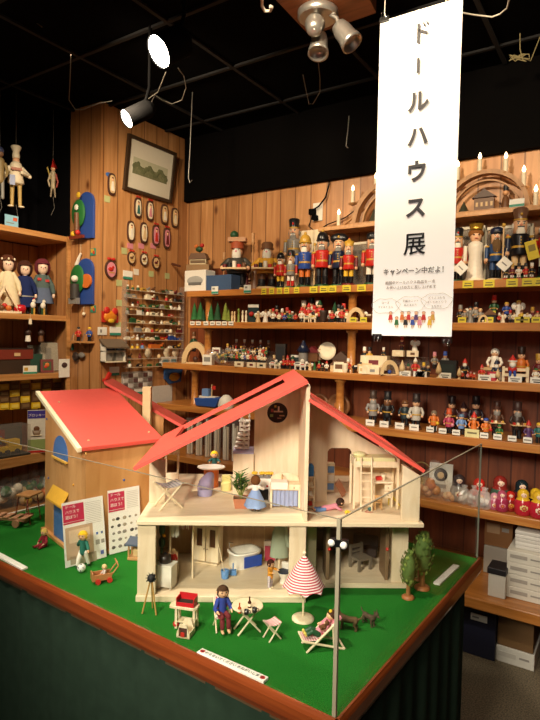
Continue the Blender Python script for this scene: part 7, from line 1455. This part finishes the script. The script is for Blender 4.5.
# ================================================================== SECOND SHELF
SB2 = 'on the second shelf'; g2 = 'small figures on the shelf below the nutcrackers'
R2 = [(194.4, .04, 20, 'tree', 'green', ''), (200.3, .06, 21, 'tree', 'green', ''), (203.5, .03, 13, 'tree', 'dgreen', ''), (211, .05, 18, 'tree', 'green', ''), (217.5, .05, 20, 'tree', 'dgreen', ''), (225.5, .06, 20, 'tree', 'olive', ''), (228.5, .04, 13, 'tree', 'olive', ''),
 (232, .04, 11, 'peg', 'tan', ''), (234.5, .04, 11, 'peg', 'tan', ''), (238.5, .05, 14, 'peg', 'olive', ''), (242.5, .04, 12, 'peg', 'cream', ''), (246, .04, 12, 'peg', 'cream', ''), (253.5, .05, 18, 'pack', 'red', 'green'), (258, .03, 13, 'angel', 'tan', 'cream'),
 (265.5, .04, 15, 'angel', 'white', 'brown'), (270, .07, 13, 'f', 'black', 'tan'), (273, .04, 14, 'f', 'white', 'red'), (276.5, .08, 17, 'k', 'red', 'black'), (279, .04, 12, 'b', 'cream', 'brown'), (282, .06, 14, 'f', 'red', 'white'), (284.5, .03, 11, 'b', 'blue', 'gold'), (287, .07, 15, 'k', 'black', 'red'), (289.5, .04, 12, 'f', 'green', 'red'), (292, .07, 13, 'b', 'grey', 'white'), (295.5, .04, 11, 'b', 'red', 'brown'),
 (301.5, .04, 15, 'f', 'white', 'red'), (303.5, .09, 22, 'k', 'red', 'white', dict(legs='white')), (308.5, .05, 20, 'g', 'red', 'red'), (311, .1, 25, 'k', 'white', 'black'), (306.5, .02, 9, 'animal', 'cream', 'black'), (314, .05, 17, 'f', 'black', 'red'), (317.5, .08, 22, 'k', 'red', 'white', dict(legs='white')), (319.5, .05, 23, 'g', 'red', 'dgreen'), (313, .02, 9, 'animal', 'cream', 'yellow'), (323, .05, 12, 'pot', '3a2a22', '', dict(desc='dark brown little pot')),
 (329.5, .05, 12, 'f', 'grey', 'white'), (332, .03, 14, 'b', 'red', 'brown'), (334.5, .08, 22, 'tree', 'dgreen', ''), (338.5, .06, 18, 'k', 'white', 'black'), (341.5, .03, 17, 'f', 'red', 'black'), (343.5, .06, 19, 'k', 'black', 'red', dict(legs='white')), (346.5, .04, 15, 'b', 'cream', 'red'), (356, .03, 15, 'arch', 'tan', 'tan'), (362.5, .06, 15, 'angel', 'tan', 'brown'), (368.5, .05, 12, 'animal', 'brown', 'cream'),
 (460, .10, 18, 'f', 'black', 'grey'), (464.5, .07, 16, 'b', 'grey', 'brown'), (470, .1, 20, 'angel', 'grey', 'black'), (475.5, .1, 21, 'f', 'grey', 'black'), (480, .08, 17, 'b', 'grey', 'tan'), (483, .02, 8, 'arch', 'cream', 'cream'), (489, .1, 14, 'house', 'black', 'brown'), (493.5, .12, 22, 'f', 'dgreen', 'red', dict(lift=.03)), (499, .04, 10, 'f', 'red', 'white'), (502.5, .06, 12, 'angel', 'cream', 'brown'), (506, .1, 20, 'b', 'blue', 'gold', dict(lift=.02)), (510, .05, 13, 'f', 'grey', 'red'), (514, .05, 13, 'h', 'cream', 'brown'), (518, .12, 20, 'angel', 'white', 'gold', dict(lift=.03)), (521, .06, 15, 'b', 'yellow', 'brown'), (527, .05, 12, 'angel', 'cream', 'tan'), (532, .07, 16, 'f', 'maroon', 'gold'), (537, .05, 14, 'b', 'tan', 'red')]
goods('B', SB2, g2, R2)
zB = SH['B'][0]
for px in (192.5, 198.5, 206, 212.5, 218.5, 224.5, 231): o = MB().box((0, 0, 0), (.04, .003, .026), cm('e8e2d6')).box((0, -.002, 0), (.026, .001, .008), cm('grey')).build('price_tag', None, (sx(px, 2.857, zB-.008), 2.857, zB-.008)); later(o, 'white price tag', 'under the toy trees on the shelf edge', 'price tag', px, 'white tags under the toy trees')
for px, dx in ((353, 0), (363.5, 0), (462, .02), (489, .02), (491, .1), (519, .02), (525, .02), (536, .02)):
    x = sx(px, 2.866+dx, zB); o = MB().box((0, 0, .014), (.04, .003, .027), cm('d8c83a')).box((0, -.002, .014), (.026, .001, .008), mat('7a7030')).build('price_tag', None, (x, 2.866+dx, zB+.0006 + (.035 if px == 491 else 0))); later(o, 'yellow price tag', 'standing among the second shelf figures', 'price tag', px, 'yellow tags on the second shelf')
# ================================================================== THIRD SHELF
SC = 'on the third shelf'; g3 = 'small goods on the third shelf'
R3 = [(195.5, .06, 22, 'arch', '4a2c22', '', dict(desc='tall pale wooden arch carving with dark nut')), (193.5, .14, 20, 'f', 'dgreen', 'brown', dict(lift=.08)), (216.5, .1, 8, 'box', 'white', 'maroon', dict(lift=.06)), (208.5, .02, 10, 'box', 'white', 'grey', dict(desc='white card box by the clear toy rounds'))]
rn = random.Random(33)
for k in range(30):
    px = 226+(k % 15)*2.75+(1.3 if k >= 15 else 0); R3.append((px, .05+.06*(k//15), 9+rn.random()*3, rn.choice('fbgkh'), rn.choice(('red', 'white', 'black', 'blue', 'green', 'cream', 'brown', 'grey')), rn.choice(('white', 'red', 'black', 'brown', 'gold')), dict(lift=.03+.035*(k//15))))
for k in range(5): R3.append((236+k*8, .17, 11, 'k', rn.choice(('maroon', 'brown')), rn.choice(('white', 'grey')), dict(lift=.1)))
R3 += [(239.5, .015, 5, 'block', 'brown', ''), (252, .015, 5, 'block', 'maroon', ''), (262, .015, 5, 'block', 'black', ''), (272.5, .03, 9, 'animal', 'white', 'red'), (278, .02, 8, 'animal', 'cream', 'dgreen'), (281, .1, 24, 'tallbox', '2a2220', 'black', dict(desc='tall black box')), (274, .06, 13, 'f', 'black', 'tan'), (283.5, .06, 13, 'f', 'red', 'brown'), (287.5, .06, 14, 'g', 'red', 'red'), (292.5, .07, 13, 'f', 'red', 'dgreen'), (295, .1, 14, 'pack', 'green', 'red'), (303, .08, 29, 'lantern', 'navy', 'grey'), (298, .02, 11, 'animal', 'white', 'black'), (303, .02, 9, 'animal', 'white', 'red'), (310, .04, 10, 'angel', 'tan', 'brown'), (314.5, .03, 9, 'tree', 'green', ''), (319, .03, 10, 'f', 'red', 'green'), (322.5, .03, 9, 'b', 'black', 'white'), (326.5, .03, 11, 'g', 'white', 'red'), (313, .12, 15, 'house', 'brown', 'maroon', dict(lift=.05)), (319.5, .13, 14, 'angel', 'brown', 'tan', dict(lift=.06)), (327, .14, 18, 'plate', 'cream', 'cream', dict(lift=.06)), (335, .06, 11, 'house', 'tan', 'brown'), (341.5, .1, 20, 'house', 'brown', '4a3222', dict(desc='tall dark triangular toy house')), (338.5, .03, 10, 'box', 'cream', 'brown'), (345, .03, 9, 'pot', 'cream', ''), (348, .05, 14, 'f', 'red', 'white'), (356, .04, 11, 'animal', 'black', 'white'), (360, .03, 9, 'pot', 'tan', ''), (366.5, .04, 10, 'box', 'tan', 'brown'), (371, .03, 9, 'block', 'brown', ''), (364, .12, 17, 'f', 'black', 'white', dict(lift=.05)), (369, .12, 17, 'f', 'gold', 'black', dict(lift=.05)), (375, .1, 14, 'block', 'maroon', '', dict(lift=.02)), (383, .12, 12, 'f', 'black', 'white', dict(lift=.08)),
 (363, .02, 7, 'box', 'cream', 'tan'), (373, .02, 7, 'block', 'grey', ''), (389.5, .02, 15, 'arch', 'blue', 'tan'), (398, .13, 6, 'block', 'cream', '', dict(lift=.1)), (412, .13, 6, 'block', 'brown', '', dict(lift=.1)), (402, .015, 16, 'woodtree', 'tan', 'tan'), (408, .06, 12, 'f', 'brown', 'dgreen'), (415, .05, 19, 'g', 'red', 'white'), (419, .03, 11, 'g', 'white', 'red'), (423.5, .06, 14, 'f', 'black', 'yellow'), (428, .05, 13, 'b', 'black', 'tan'), (434, .12, 17, 'f', 'grey', 'pink', dict(lift=.04)), (444.5, .12, 18, 'f', 'grey', 'blue', dict(lift=.04)), (448, .09, 17, 'box', '14181a', '1d2a28', dict(desc='dark green black box')), (438.5, .012, 16, 'woodtree', 'tan', 'tan'), (401, .14, 14, 'f', 'maroon', 'red', dict(lift=.13)), (414, .14, 15, 'angel', 'white', 'brown', dict(lift=.13)),
 (459, .015, 12, 'woodtree', 'tan', 'tan'), (464.5, .05, 21, 'g', 'black', 'red', dict(beard='white')), (462, .03, 9, 'b', 'red', 'white'), (467.5, .02, 8, 'b', 'pink', 'red'), (470.5, .03, 9, 'b', 'red', 'pink'), (474, .02, 8, 'b', 'red', 'white'), (481.5, .04, 16, 'g', 'red', 'red'), (492, .03, 9, 'box', 'c03a4a', 'white', dict(desc='small red box')), (496, .04, 22, 'g', 'navy', 'navy', dict(beard='white')), (497.5, .012, 13, 'woodtree', 'tan', 'tan'), (494, .15, 36, 'h', 'white', 'white', dict(skirt=True, desc='large white knitted bear like figure')), (488, .12, 12, 'box', 'c9a878', 'brown', dict(desc='small brown picture box')), (520.5, .16, 34, 'k', 'orange', '3a2418', dict(item='gold')), (535.5, .06, 17, 'b', 'white', 'green'), (538, .14, 28, 'k', 'maroon', 'gold')]
goods('C', SC, g3, R3)
# bench with santa doll
Y = 2.89; zC = SH['C'][0]+.0006; x = sx(515, Y, zC); P = Vector((x, Y, zC)); s = depth(P)/F; t = thing('doll_bench', 'small pale wooden bench seat with santa doll on the third shelf', 'toy bench', P, .2); w, h = 22*s, 15*s
for sx_ in (-1, 1): MB().box((sx_*w/2, 0, h*.5), (.012, .03, h), M_TOYWOOD).build('post', t)
MB().box((0, 0, h*.45), (w, .05, .012), M_TOYWOOD).build('seat', t); MB().box((0, .02, h*.8), (w, .01, .014), M_TOYWOOD).build('backrest', t)
t_ = thing('santa_doll', 'white bearded santa doll with blue legs on the small bench', 'doll', P+Vector((-.012, -.01, h*.45+.0065)), .2); t_.scale = (.6, .6, .6)
MB().sph((0, 0, .035), .035, cm('red')).sph((0, -.005, .085), .03, M_SKIN).sph((0, -.02, .07), .026, cm('white')).limb([(-.015, -.02, .02), (-.018, -.05, -.01)], [.012, .01], cm('blue')).limb([(.015, -.02, .02), (.018, -.05, -.01)], [.012, .01], cm('blue')).build('body', t_); MB().lathe([(.034, .1), (.03, .11), (.012, .135), (.004, .15)], cm('red'), n=12).lathe([(.036, .095), (.036, .107)], cm('white'), n=12).build('hat', t_)
for px in (405, 419, 421, 445, 484.5, 515, 537): 
    x = sx(px, 2.856, zC); wd_ = .06; o = MB().box((0, 0, .014), (wd_, .003, .028), cm('ece8dc')).box((0, -.002, .016), (wd_*.7, .001, .006), cm('grey')).box((0, -.002, .006), (wd_*.5, .001, .005), cm('black')).build('price_tag', None, (x, 2.856, zC), .0); later(o, 'white price tag', 'at the front of the third shelf', 'price tag', px, 'white tags on the third shelf')
# clear rounds of packed toys
for k, px in enumerate((211, 222)):
    x = sx(px, 2.9, zC); P = Vector((x, 2.9, zC)); r_ = hpx(P, 8); t = thing('clear_toy_round', ('left' if k == 0 else 'right')+' round clear pack of small toys on the third shelf, near its left end', 'toy pack', P, .3)
    b = MB(); rn2 = random.Random(k)
    for q in range(9): b.sph((rn2.uniform(-.6, .6)*r_, rn2.uniform(-.2, .2)*r_, r_*(1+rn2.uniform(-.6, .6))), r_*.2, cm(rn2.choice(('olive', 'cream', 'black', 'gold', 'white'))), n=7, k=5)
    b.build('toys', t); MB().sph((0, 0, r_), r_, M_ACR, (1, .55, 1), n=18, k=12).build('shell', t)
# acrylic risers
for k, (pa, pb) in enumerate(((226, 268), (360, 392), (396, 422))):
    x0, x1 = sx(pa, 2.95, zC), sx(pb, 2.95, zC); t = thing('display_riser', 'clear stepped display riser on the third shelf, %s from the left' % nth(k), 'display riser', ((x0+x1)/2, 2.95, zC)); w = x1-x0
    for q, (y, zz) in enumerate(((-.06, .028), (0, .063), (.08, .098))):
        if k > 0 and q == 0: continue
        MB().bx((-w/2, y-.02, zz-.003), (w/2, y+.045, zz), M_ACR).bx((-w/2, y+.042, 0), (w/2, y+.045, zz-.003), M_ACR).build('step', t)
# ================================================================== FOURTH SHELF (right) and boat shelf (left)
zD = SH['D'][0]; SD = 'on the fourth shelf'; g4 = 'smoker figures on the fourth shelf'
R4 = [(372.5, .08, 34, 's', '8a8480', '3a2a22', dict(beard='grey', base='brown', desc='tall grey coated smoker figure')), (387, .07, 35, 's', 'black', 'black', dict(beard='brown', base='brown', desc='tall black coated smoker figure')), (404.5, .12, 31, 'b', '24343a', 'brown', dict(base='brown', desc='dark teal smoker figure', item='cream')), (415.5, .07, 36, 's', 'c2bcb0', '2a2020', dict(legs='black', base='brown', desc='tall pale jacketed smoker figure')),
 (433.5, .06, 25, 'h', 'orange', '7a6a58', dict(item='yellow', desc='orange bellied figure with grey hair holding yellow flower')), (448.5, .06, 25, 'f', 'b03a5a', 'c0502a', dict(item='pink')), (461, .06, 24, 'b', 'lblue', '5a7a9a', dict(desc='light blue coated figure with flat blue cap')), (473.5, .05, 25, 'g', 'orange', 'red', dict(skirt=True)), (485.5, .05, 23, 'b', 'orange', 'blue', dict(item='red')), (499, .05, 17, 'b', 'green', 'green', dict(item='gold')), (528, .04, 23, 'g', 'purple', 'red', dict(skirt=True)), (538.5, .06, 24, 'b', 'teal', 'yellow', dict(item='gold')),
 (496, .16, 34, 'f', '5a3a28', '4a2a20', dict(beard='grey', tray=True, desc='brown bearded peddler figure with tray behind the green one')), (516.5, .12, 37, 'f', '3a2a24', '3a2420', dict(beard='grey', tray=True, desc='dark bearded peddler figure with wide tray')), (451, .18, 34, 'k', '3a1c1c', '2a1818', dict(desc='dark red figure at the back left')), (475, .2, 36, 'f', '2c2028', '221a1c', dict(desc='dark figure at the back middle')), (463, .19, 30, 'g', '3c2030', '3a1a1c', dict(desc='dark pointed hat figure at the back'))]
goods('D', SD, g4, R4)
for px, dy in ((370, .03), (384, .03), (399.5, .03), (414, .03), (430, .015), (442.5, .012), (456, .012), (484, .012), (497.5, .012), (512, .012), (527.5, .012), (433, .06)):
    x = sx(px, 2.80+dy, zD); o = MB().box((0, 0, .016), (.05 if px < 420 else .038, .003, .032 if px < 420 else .026), cm('ece8dc')).box((0, -.002, .016), (.03, .001, .006), cm('grey')).build('price_tag', None, (x, 2.80+dy, zD+.0006)); later(o, 'white price tag', 'at the front of the fourth shelf', 'price tag', px, 'white tags on the fourth shelf')
x = sx(472, 2.815, zD); plain('price_tag', 'pale yellow price card below the orange pointed hat figure', 'price tag', MB().box((0, 0, .02), (.068, .003, .04), cm('dcd49a')).box((0, -.002, .022), (.045, .001, .008), mat('7a7050')), (x, 2.812, zD+.0006))
o = MB().lathe([(.0, .0), (.11, .002), (.115, .006), (.0, .004)], mat('5a3020'), n=24).build('wooden_mat', None, (sx(378, 2.9, zD)+.0, 2.865+.06, zD+.0006)) if False else None
x = sx(209, 2.86, zD); P = Vector((x, 2.86, zD+.0006)); s = depth(P)/F; t = thing('toy_boat', 'blue toy boat with white deck on the shelf above the dollhouse roof', 'toy boat', P, .1)
MB().prism([(-.085, .004), (.07, .004), (.1, .07), (-.1, .055)], -.035, .035, cm('2a4f9a', rough=.4)).build('hull', t, bevel=.006); MB().box((0, 0, .066), (.13, .05, .012), cm('white')).box((-.02, 0, .095), (.05, .04, .05), cm('lblue')).build('cabin', t); MB().cyl((.02, 0, .07), (.02, 0, .15), .004, cm('tan'), n=6).box((.035, 0, .13), (.03, .004, .025), cm('red')).build('mast', t)
for i, (px, lb) in enumerate(((226, 'white round bowl shaped lamp beside the toy boat'),)):
    x = sx(px, 2.88, zD); plain('white_bowl', lb, 'bowl', MB().lathe([(.05, 0), (.055, .02), (.045, .06), (.02, .085), (0, .09)], cm('e2ded4'), n=18), (x, 2.88, zD+.0006))
for i, (px, hp, lb) in enumerate(((320, 22, 'left round wooden disc carving behind the right red roof'), (339.5, 24, 'right round wooden disc carving behind the right red roof'))):
    x = sx(px-2, 2.98, zD); P = Vector((x, 2.98, zD+.0006)); r_ = hpx(P, hp)/2; t = thing('wooden_disc', lb, 'carving', P); MB().lathe([(r_, 0), (r_, .02), (r_*.8, .02), (r_*.78, .012), (0, .012)], mat('7a5030'), n=28).build('ring', t, (0, .02, r_), rot=(PI/2, 0, 0)); MB().sph((0, -.004, r_), r_*.35, mat('a8683a'), (1, .4, 1)).box((0, 0, r_*.35), (r_*1.2, .012, r_*.12), mat('a07848')).build('carved_scene', t)
# ================================================================== FIFTH SHELF
zE = SH['E'][0]+.0006; YE = 2.74
def onE(px, dy): return Vector((sx(px, YE+dy, zE), YE+dy, zE))
def matryoshka(label, px, dy, hp, shawl, dress, apron, rz=.3):
    P = onE(px, dy); h = hpx(P, hp); t = thing('nesting_doll', label, 'nesting doll', P, rz); prof = [(.24, 0), (.29, .05), (.31, .25), (.3, .45), (.25, .58), (.2, .64), (.215, .74), (.2, .87), (.12, .96), (0, 1)]
    MB().lathe([(r_*h, z*h) for r_, z in prof[:5]], cm(dress, rough=.2), n=20).build('lower_body', t); MB().lathe([(r_*h, z*h) for r_, z in prof[4:]], cm(shawl, rough=.2), n=20).build('shawl', t)
    f = MB().sph((0, -h*.155, h*.77), h*.115, cm('skinp'), (1, .6, 1.05), n=14, k=9)
    for s in (-1, 1): f.sph((s*h*.045, -h*.222, h*.78), h*.014, cm('black'), n=6, k=5).sph((s*h*.06, -h*.205, h*.74), h*.02, cm('pink'), (1, .4, 1), n=6, k=5)
    f.sph((0, -h*.22, h*.725), h*.014, cm('red'), n=6, k=5).sph((0, -h*.13, h*.87), h*.1, cm('black'), (1.05, .6, .4), n=10, k=6).build('face', t)
    a = MB().sph((0, -h*.17, h*.3), h*.2, cm(apron, rough=.3), (1, .75, 1.25), n=14, k=9)
    for k in range(6): an = 2*PI*k/6; a.sph((h*.06*math.cos(an), -h*.325, h*.3+h*.06*math.sin(an)), h*.03, cm('red'), (1, .4, 1), n=7, k=5)
    a.sph((0, -h*.33, h*.3), h*.03, cm('yellow'), (1, .4, 1), n=7, k=5).build('apron', t); return t
matryoshka('nesting doll with black shawl and pink apron in the back row', 521, .15, 29, '1a2a30', 'maroon', 'c88a98'); matryoshka('large nesting doll with dark green shawl and red dress', 499.5, .12, 31, '8a2a24', '3a5a4a', 'cream')
matryoshka('bright red and yellow nesting doll behind the clear bags', 478.5, .1, 26, 'red', 'red', 'yellow'); matryoshka('grey nesting doll with dark hair at the left of the doll row', 458.5, .09, 27, '3a3438', 'grey', 'cream')
matryoshka('yellow nesting doll with red flower in the front row', 522.5, .05, 26, 'yellow', 'c0283a', 'e8d48a'); matryoshka('yellow nesting doll at the right frame edge of the front row', 538, .045, 27, 'yellow', 'c0283a', 'cream'); matryoshka('black and yellow nesting doll lying behind the front row', 535, .13, 24, 'e0b82a', 'black', 'yellow')
matryoshka('small pinkish red nesting doll in front of the large green one', 501.5, .045, 21, 'b0506a', 'a03050', 'pink'); matryoshka('small red nesting doll beside the pinkish one', 510, .075, 20, 'red', '8a2020', 'gold'); matryoshka('small pale pink nesting doll left of the pinkish red one', 494, .05, 17, 'c88a9a', 'b05a70', 'cream')
def bagtoy(label, px, dy, hp, wp, cols, seed):
    bag_m = M_BAGW if seed > 3 else M_BAG
    P = onE(px, dy); h = hpx(P, hp); w = hpx(P, wp)/2; t = thing('bagged_toy', label, 'bagged toy', P, .2); rn = random.Random(seed); b = MB()
    for k, c_ in enumerate(cols): b.sph((rn.uniform(-.5, .5)*w, rn.uniform(-.2, .2)*w*.6, h*.25+rn.uniform(-.08, .25)*h), min(w*.42, h*.3), cm(c_, rough=.4), n=10, k=7)
    b.build('toy', t); n = 16; vs = []
    for rr, z in ((.8, 0), (1, .2), (.95, .55), (.6, .82), (.3, .9), (.45, 1.05)):
        for q in range(n): a = 2*PI*q/n; k_ = 1+rn.uniform(-.12, .12); vs.append((rr*w*k_*math.cos(a), rr*min(w, .07)*k_*math.sin(a), z*h+rn.uniform(0, .03)*h))
    MB().add(vs, [(j*n+q, j*n+(q+1) % n, (j+1)*n+(q+1) % n, (j+1)*n+q) for j in range(5) for q in range(n)], bag_m).build('bag', t)
bagtoy('clear bag with orange wooden ball toy behind the glass top edge', 434, .08, 34, 22, ('d2803a', 'c87038', 'd09050', 'c87a40'), 1); bagtoy('clear bag with pale wooden doll heads at the right roof tip', 424, .05, 22, 16, ('e0b088', 'c89060', 'e0b890'), 2); bagtoy('clear bag with peach toys left of the white bags', 451, .06, 19, 18, ('e0b088', 'd0a070', 'e8c8a0'), 3)
bagtoy('small white filled clear bag, first of the white bags', 464, .06, 17, 14, ('e8e4dc', 'e0dcd4', 'f0ece4'), 4); bagtoy('clear bag with dark and white trinket, middle of the white bags', 473.5, .045, 19, 12, ('e8e4dc', '8a6a70', 'e0e0e0'), 5); bagtoy('clear bag with white ring toy, last of the white bags', 484, .04, 19, 15, ('f0ece4', 'e8e4dc', 'a8b0b8'), 6)
P = onE(440, .2); plain('picture_poster', 'white card with dark round portrait behind the bagged toys', 'picture card', MB().box((0, 0, .075), (.12, .004, .15), cm('d8d4c8')).sph((0, -.004, .09), .035, cm('black'), (1, .1, 1)).sph((0, -.006, .088), .02, cm('tan'), (1, .1, 1)).box((0, -.003, .03), (.06, .002, .02), cm('grey')), P, rot=(-.12, 0, .1))
x = sx(421, 2.95, zE); P = Vector((x, 2.95, zE)); t = thing('wicker_hoop', 'thin wicker hoop handle with yellow toy behind the right roof', 'basket', P, .1); r_ = hpx(P, 13); MB().tube([(r_*math.cos(PI*k/14), 0, hpx(P, 26)*math.sin(PI*k/14)**.8) for k in range(15)], .004, mat('8a7440'), n=6).build('handle', t); MB().lathe([(r_*.8, 0), (r_, .05), (r_*.94, .05)], mat('a8883a'), n=18).build('basket', t)
# clear tubes of pale toys on the fifth shelf left
for k, px in enumerate((187, 196, 205, 214, 223, 232)):
    P = onE(px+3, .1); h = hpx(P, 36+3*(k % 3)); t = thing('clear_tube_pack', 'clear upright tube of pale sticks, %s from the left' % nth(k), 'tube pack', P, .3*k, 'clear tubes on the fifth shelf'); r_ = hpx(P, 4.2)
    b = MB()
    for q in range(5): a = q*1.256; b.cyl((r_*.5*math.cos(a), r_*.5*math.sin(a), .004), (r_*.5*math.cos(a), r_*.5*math.sin(a), h*(.8+.05*(q % 3))), r_*.28, cm(('d8cfc0', 'c9b8a0', 'e0dcd0')[q % 3]), n=7)
    b.build('sticks', t); MB().cyl((0, 0, .0), (0, 0, h), r_, M_ACR, n=16).build('tube', t)
# dim goods behind lower glass
# ================================================================== BOXES ON AND UNDER THE BENCH
zb = .3336
def carton(name, label, pxl, pxr, Y, z, hp, c1, dpt=.2, strip=None, cat='box', rz=0):
    x0, x1 = sx(pxl, Y, z), sx(pxr, Y, z); h = hpx(Vector((x0, Y, z)), hp); t = thing(name, label, cat, ((x0+x1)/2, Y, z), rz); w = x1-x0; MB().box((0, dpt/2, h/2), (w, dpt, h), cm(c1, var=.06)).build('carton', t, bevel=.003)
    if strip: MB().box((-w*.18, -.001, h*.55), (w*.45, .002, h*.3), cm(strip)).box((w*.25, -.001, h*.55), (w*.25, .002, h*.12), cm('8f8a82')).build('print', t)
    return t, w, h
def cb_(name, label, pxl, pxr, Y, z, h, c1, dpt, **k): return carton(name, label, pxl, pxr, Y, z, h/ (depth((sx(pxl, Y, z), Y, z))/F), c1, dpt, **k)
hh = .054
zz = zb
for k, nm in enumerate(('lowest', 'second lowest', 'second highest', 'topmost')):
    cb_('flat_box', 'flat white cardboard box, %s of the four box stack on the bench' % nm, 506.5, 545, 2.70, zz, hh, 'c9c4b6', .28, strip='9a948a'); zz += hh+.0008
for k in range(5): cb_('flat_packet', '%s from the bottom of the thin pale packets above the stacked white boxes' % nth(k), 515, 548, 2.74, zz, .016, ('c4c0b8', 'd0ccc4')[k % 2], .22); zz += .0168
cb_('cardboard_box', 'brown cardboard box behind the small white box on the bench', 484, 512, 2.93, zb+.14, .165, '8a6038', .18, strip='a88a68'); cb_('cardboard_box', 'greyish low box under the brown cardboard box', 483, 512, 2.92, zb, .139, '9a9488', .2)
cb_('small_carton', 'small white carton with smiling print in front on the bench', 487.5, 505, 2.66, zb, .105, 'c6c1b4', .1); cb_('small_carton', 'black lidded flat box on top of the small white carton', 487, 506, 2.655, zb+.106, .028, '1d1b1e', .11)
cb_('storage_box', 'dark blue black storage box with white label under the bench', 459.5, 494.5, 2.72, .001, .235, '15172a', .3)
x = sx(479, 2.717, .2); plain('name_card', 'white label card on the dark storage box', 'card', MB().box((0, 0, 0), (.075, .003, .032), cm('d8d6cc')).box((-.015, -.002, 0), (.03, .001, .008), cm('grey')), (x, 2.717, .19))
t, w, h = cb_('storage_box', 'flat white carton on the floor under the brown box', 494.5, 534, 2.74, .001, .075, 'c9c6ba', .3, strip='b8b4a8'); cb_('storage_box', 'brown cardboard box on the flat white carton under the bench', 497, 533, 2.745, .0768, .19, '6e5232', .28)
# ================================================================== NAMES FOR COUNTED GOODS
from collections import defaultdict
gp = defaultdict(list)
for o, d, place, key in LATER: gp[(d, place)].append((key, o))
for (d, place), lst in gp.items():
    lst.sort(key=lambda q: q[0])
    for i, (k_, o) in enumerate(lst):
        o['label'] = ('%s %s' % (d, place)) if len(lst) == 1 else ('%s %s from the left %s' % (nth(min(i, 19)), d, place))
# ================================================================== LIGHT
def lamp(kind, name, loc, aim, energy, colr=(1, .82, .6), size=.1, spot=1.2, blend=.6):
    l = bpy.data.lights.new(name, kind); l.energy = energy; l.color = colr; o = bpy.data.objects.new(name, l); col.objects.link(o); o.location = loc
    if kind == 'SPOT': l.spot_size = spot; l.spot_blend = blend; l.shadow_soft_size = size
    elif kind == 'POINT': l.shadow_soft_size = size
    elif kind == 'AREA': l.size = size
    if aim is not None: o.rotation_euler = (Vector(aim)-Vector(loc)).to_track_quat('-Z', 'Y').to_euler()
    return o
W_ = (1, .88, .72)
lamp('SPOT', 'lamp_beam', LP1+LD1*.03, LP1+LD1, 90, W_, .05, 1.5, .7)
lamp('SPOT', 'lamp_beam', LP2+LD2*.03, LP2+LD2, 60, W_, .05, 1.5, .7)
lamp('SPOT', 'table_spot', (-1.05, .45, 2.8), (-.85, 1.3, .95), 140, W_, .06, .95, .8)
lamp('SPOT', 'table_spot', (-.45, -1.1, 2.3), (-.85, 1.35, 1.05), 400, W_, .3, .62, .7)  # frontal fill added behind the camera, lifts the dollhouse inner walls
lamp('SPOT', 'fill_spot', (.3, -.9, 2.8), (-.7, 2.2, 1.5), 85, W_, .25, 1.1, .8)  # unseen frontal fill, added for the shelves and banner
lamp('SPOT', 'table_spot', (-2.0, .2, 2.7), (-1.6, 1.25, .9), 110, W_, .08, .9, .9)  # unseen spot added to brighten the left of the table
lamp('SPOT', 'banner_spot', bp+Vector((.06, -.05, -.16)), (-.64, 1.85, 1.85), 25, W_, .04, 1.5, .9)
lamp('SPOT', 'banner_spot', (-.3, .5, 2.75), (-.64, 1.85, 1.85), 60, W_, .06, .62, .8)  # extra spot with no fixture, added to whiten the lower banner
lamp('SPOT', 'wall_spot', (-2.0, 1.4, 2.8), (-2.1, 3.1, 2.1), 95, (1, .78, .52), .06, 1.5, .8)
lamp('SPOT', 'wall_spot', (-.9, 1.3, 2.8), (-.9, 3.1, 2.1), 95, (1, .78, .52), .06, 1.6, .8)
lamp('SPOT', 'wall_spot', (.1, 1.3, 2.8), (-.2, 3.0, 2.0), 70, (1, .78, .52), .06, 1.6, .8)
lamp('SPOT', 'pillar_spot', (-1.9, 1.7, 2.6), (-2.9, 2.6, 1.9), 50, (1, .78, .52), .06, 1.6, .9)
lamp('SPOT', 'corner_spot', (-2.0, 1.0, 2.7), (-3.2, 2.1, 1.5), 120, (1, .8, .56), .06, 1.4, .9)
w = bpy.data.worlds.new('room_air'); bpy.context.scene.world = w; w.use_nodes = True; w.node_tree.nodes['Background'].inputs[0].default_value = (.9, .75, .6, 1); w.node_tree.nodes['Background'].inputs[1].default_value = .05
sc = bpy.context.scene; sc.view_settings.view_transform = 'Standard'; sc.view_settings.look = 'None'; sc.view_settings.exposure = 0
try: sc.cycles.max_bounces = 8; sc.cycles.transparent_max_bounces = 16; sc.cycles.sample_clamp_indirect = 4; sc.cycles.use_denoising = True
except Exception: pass
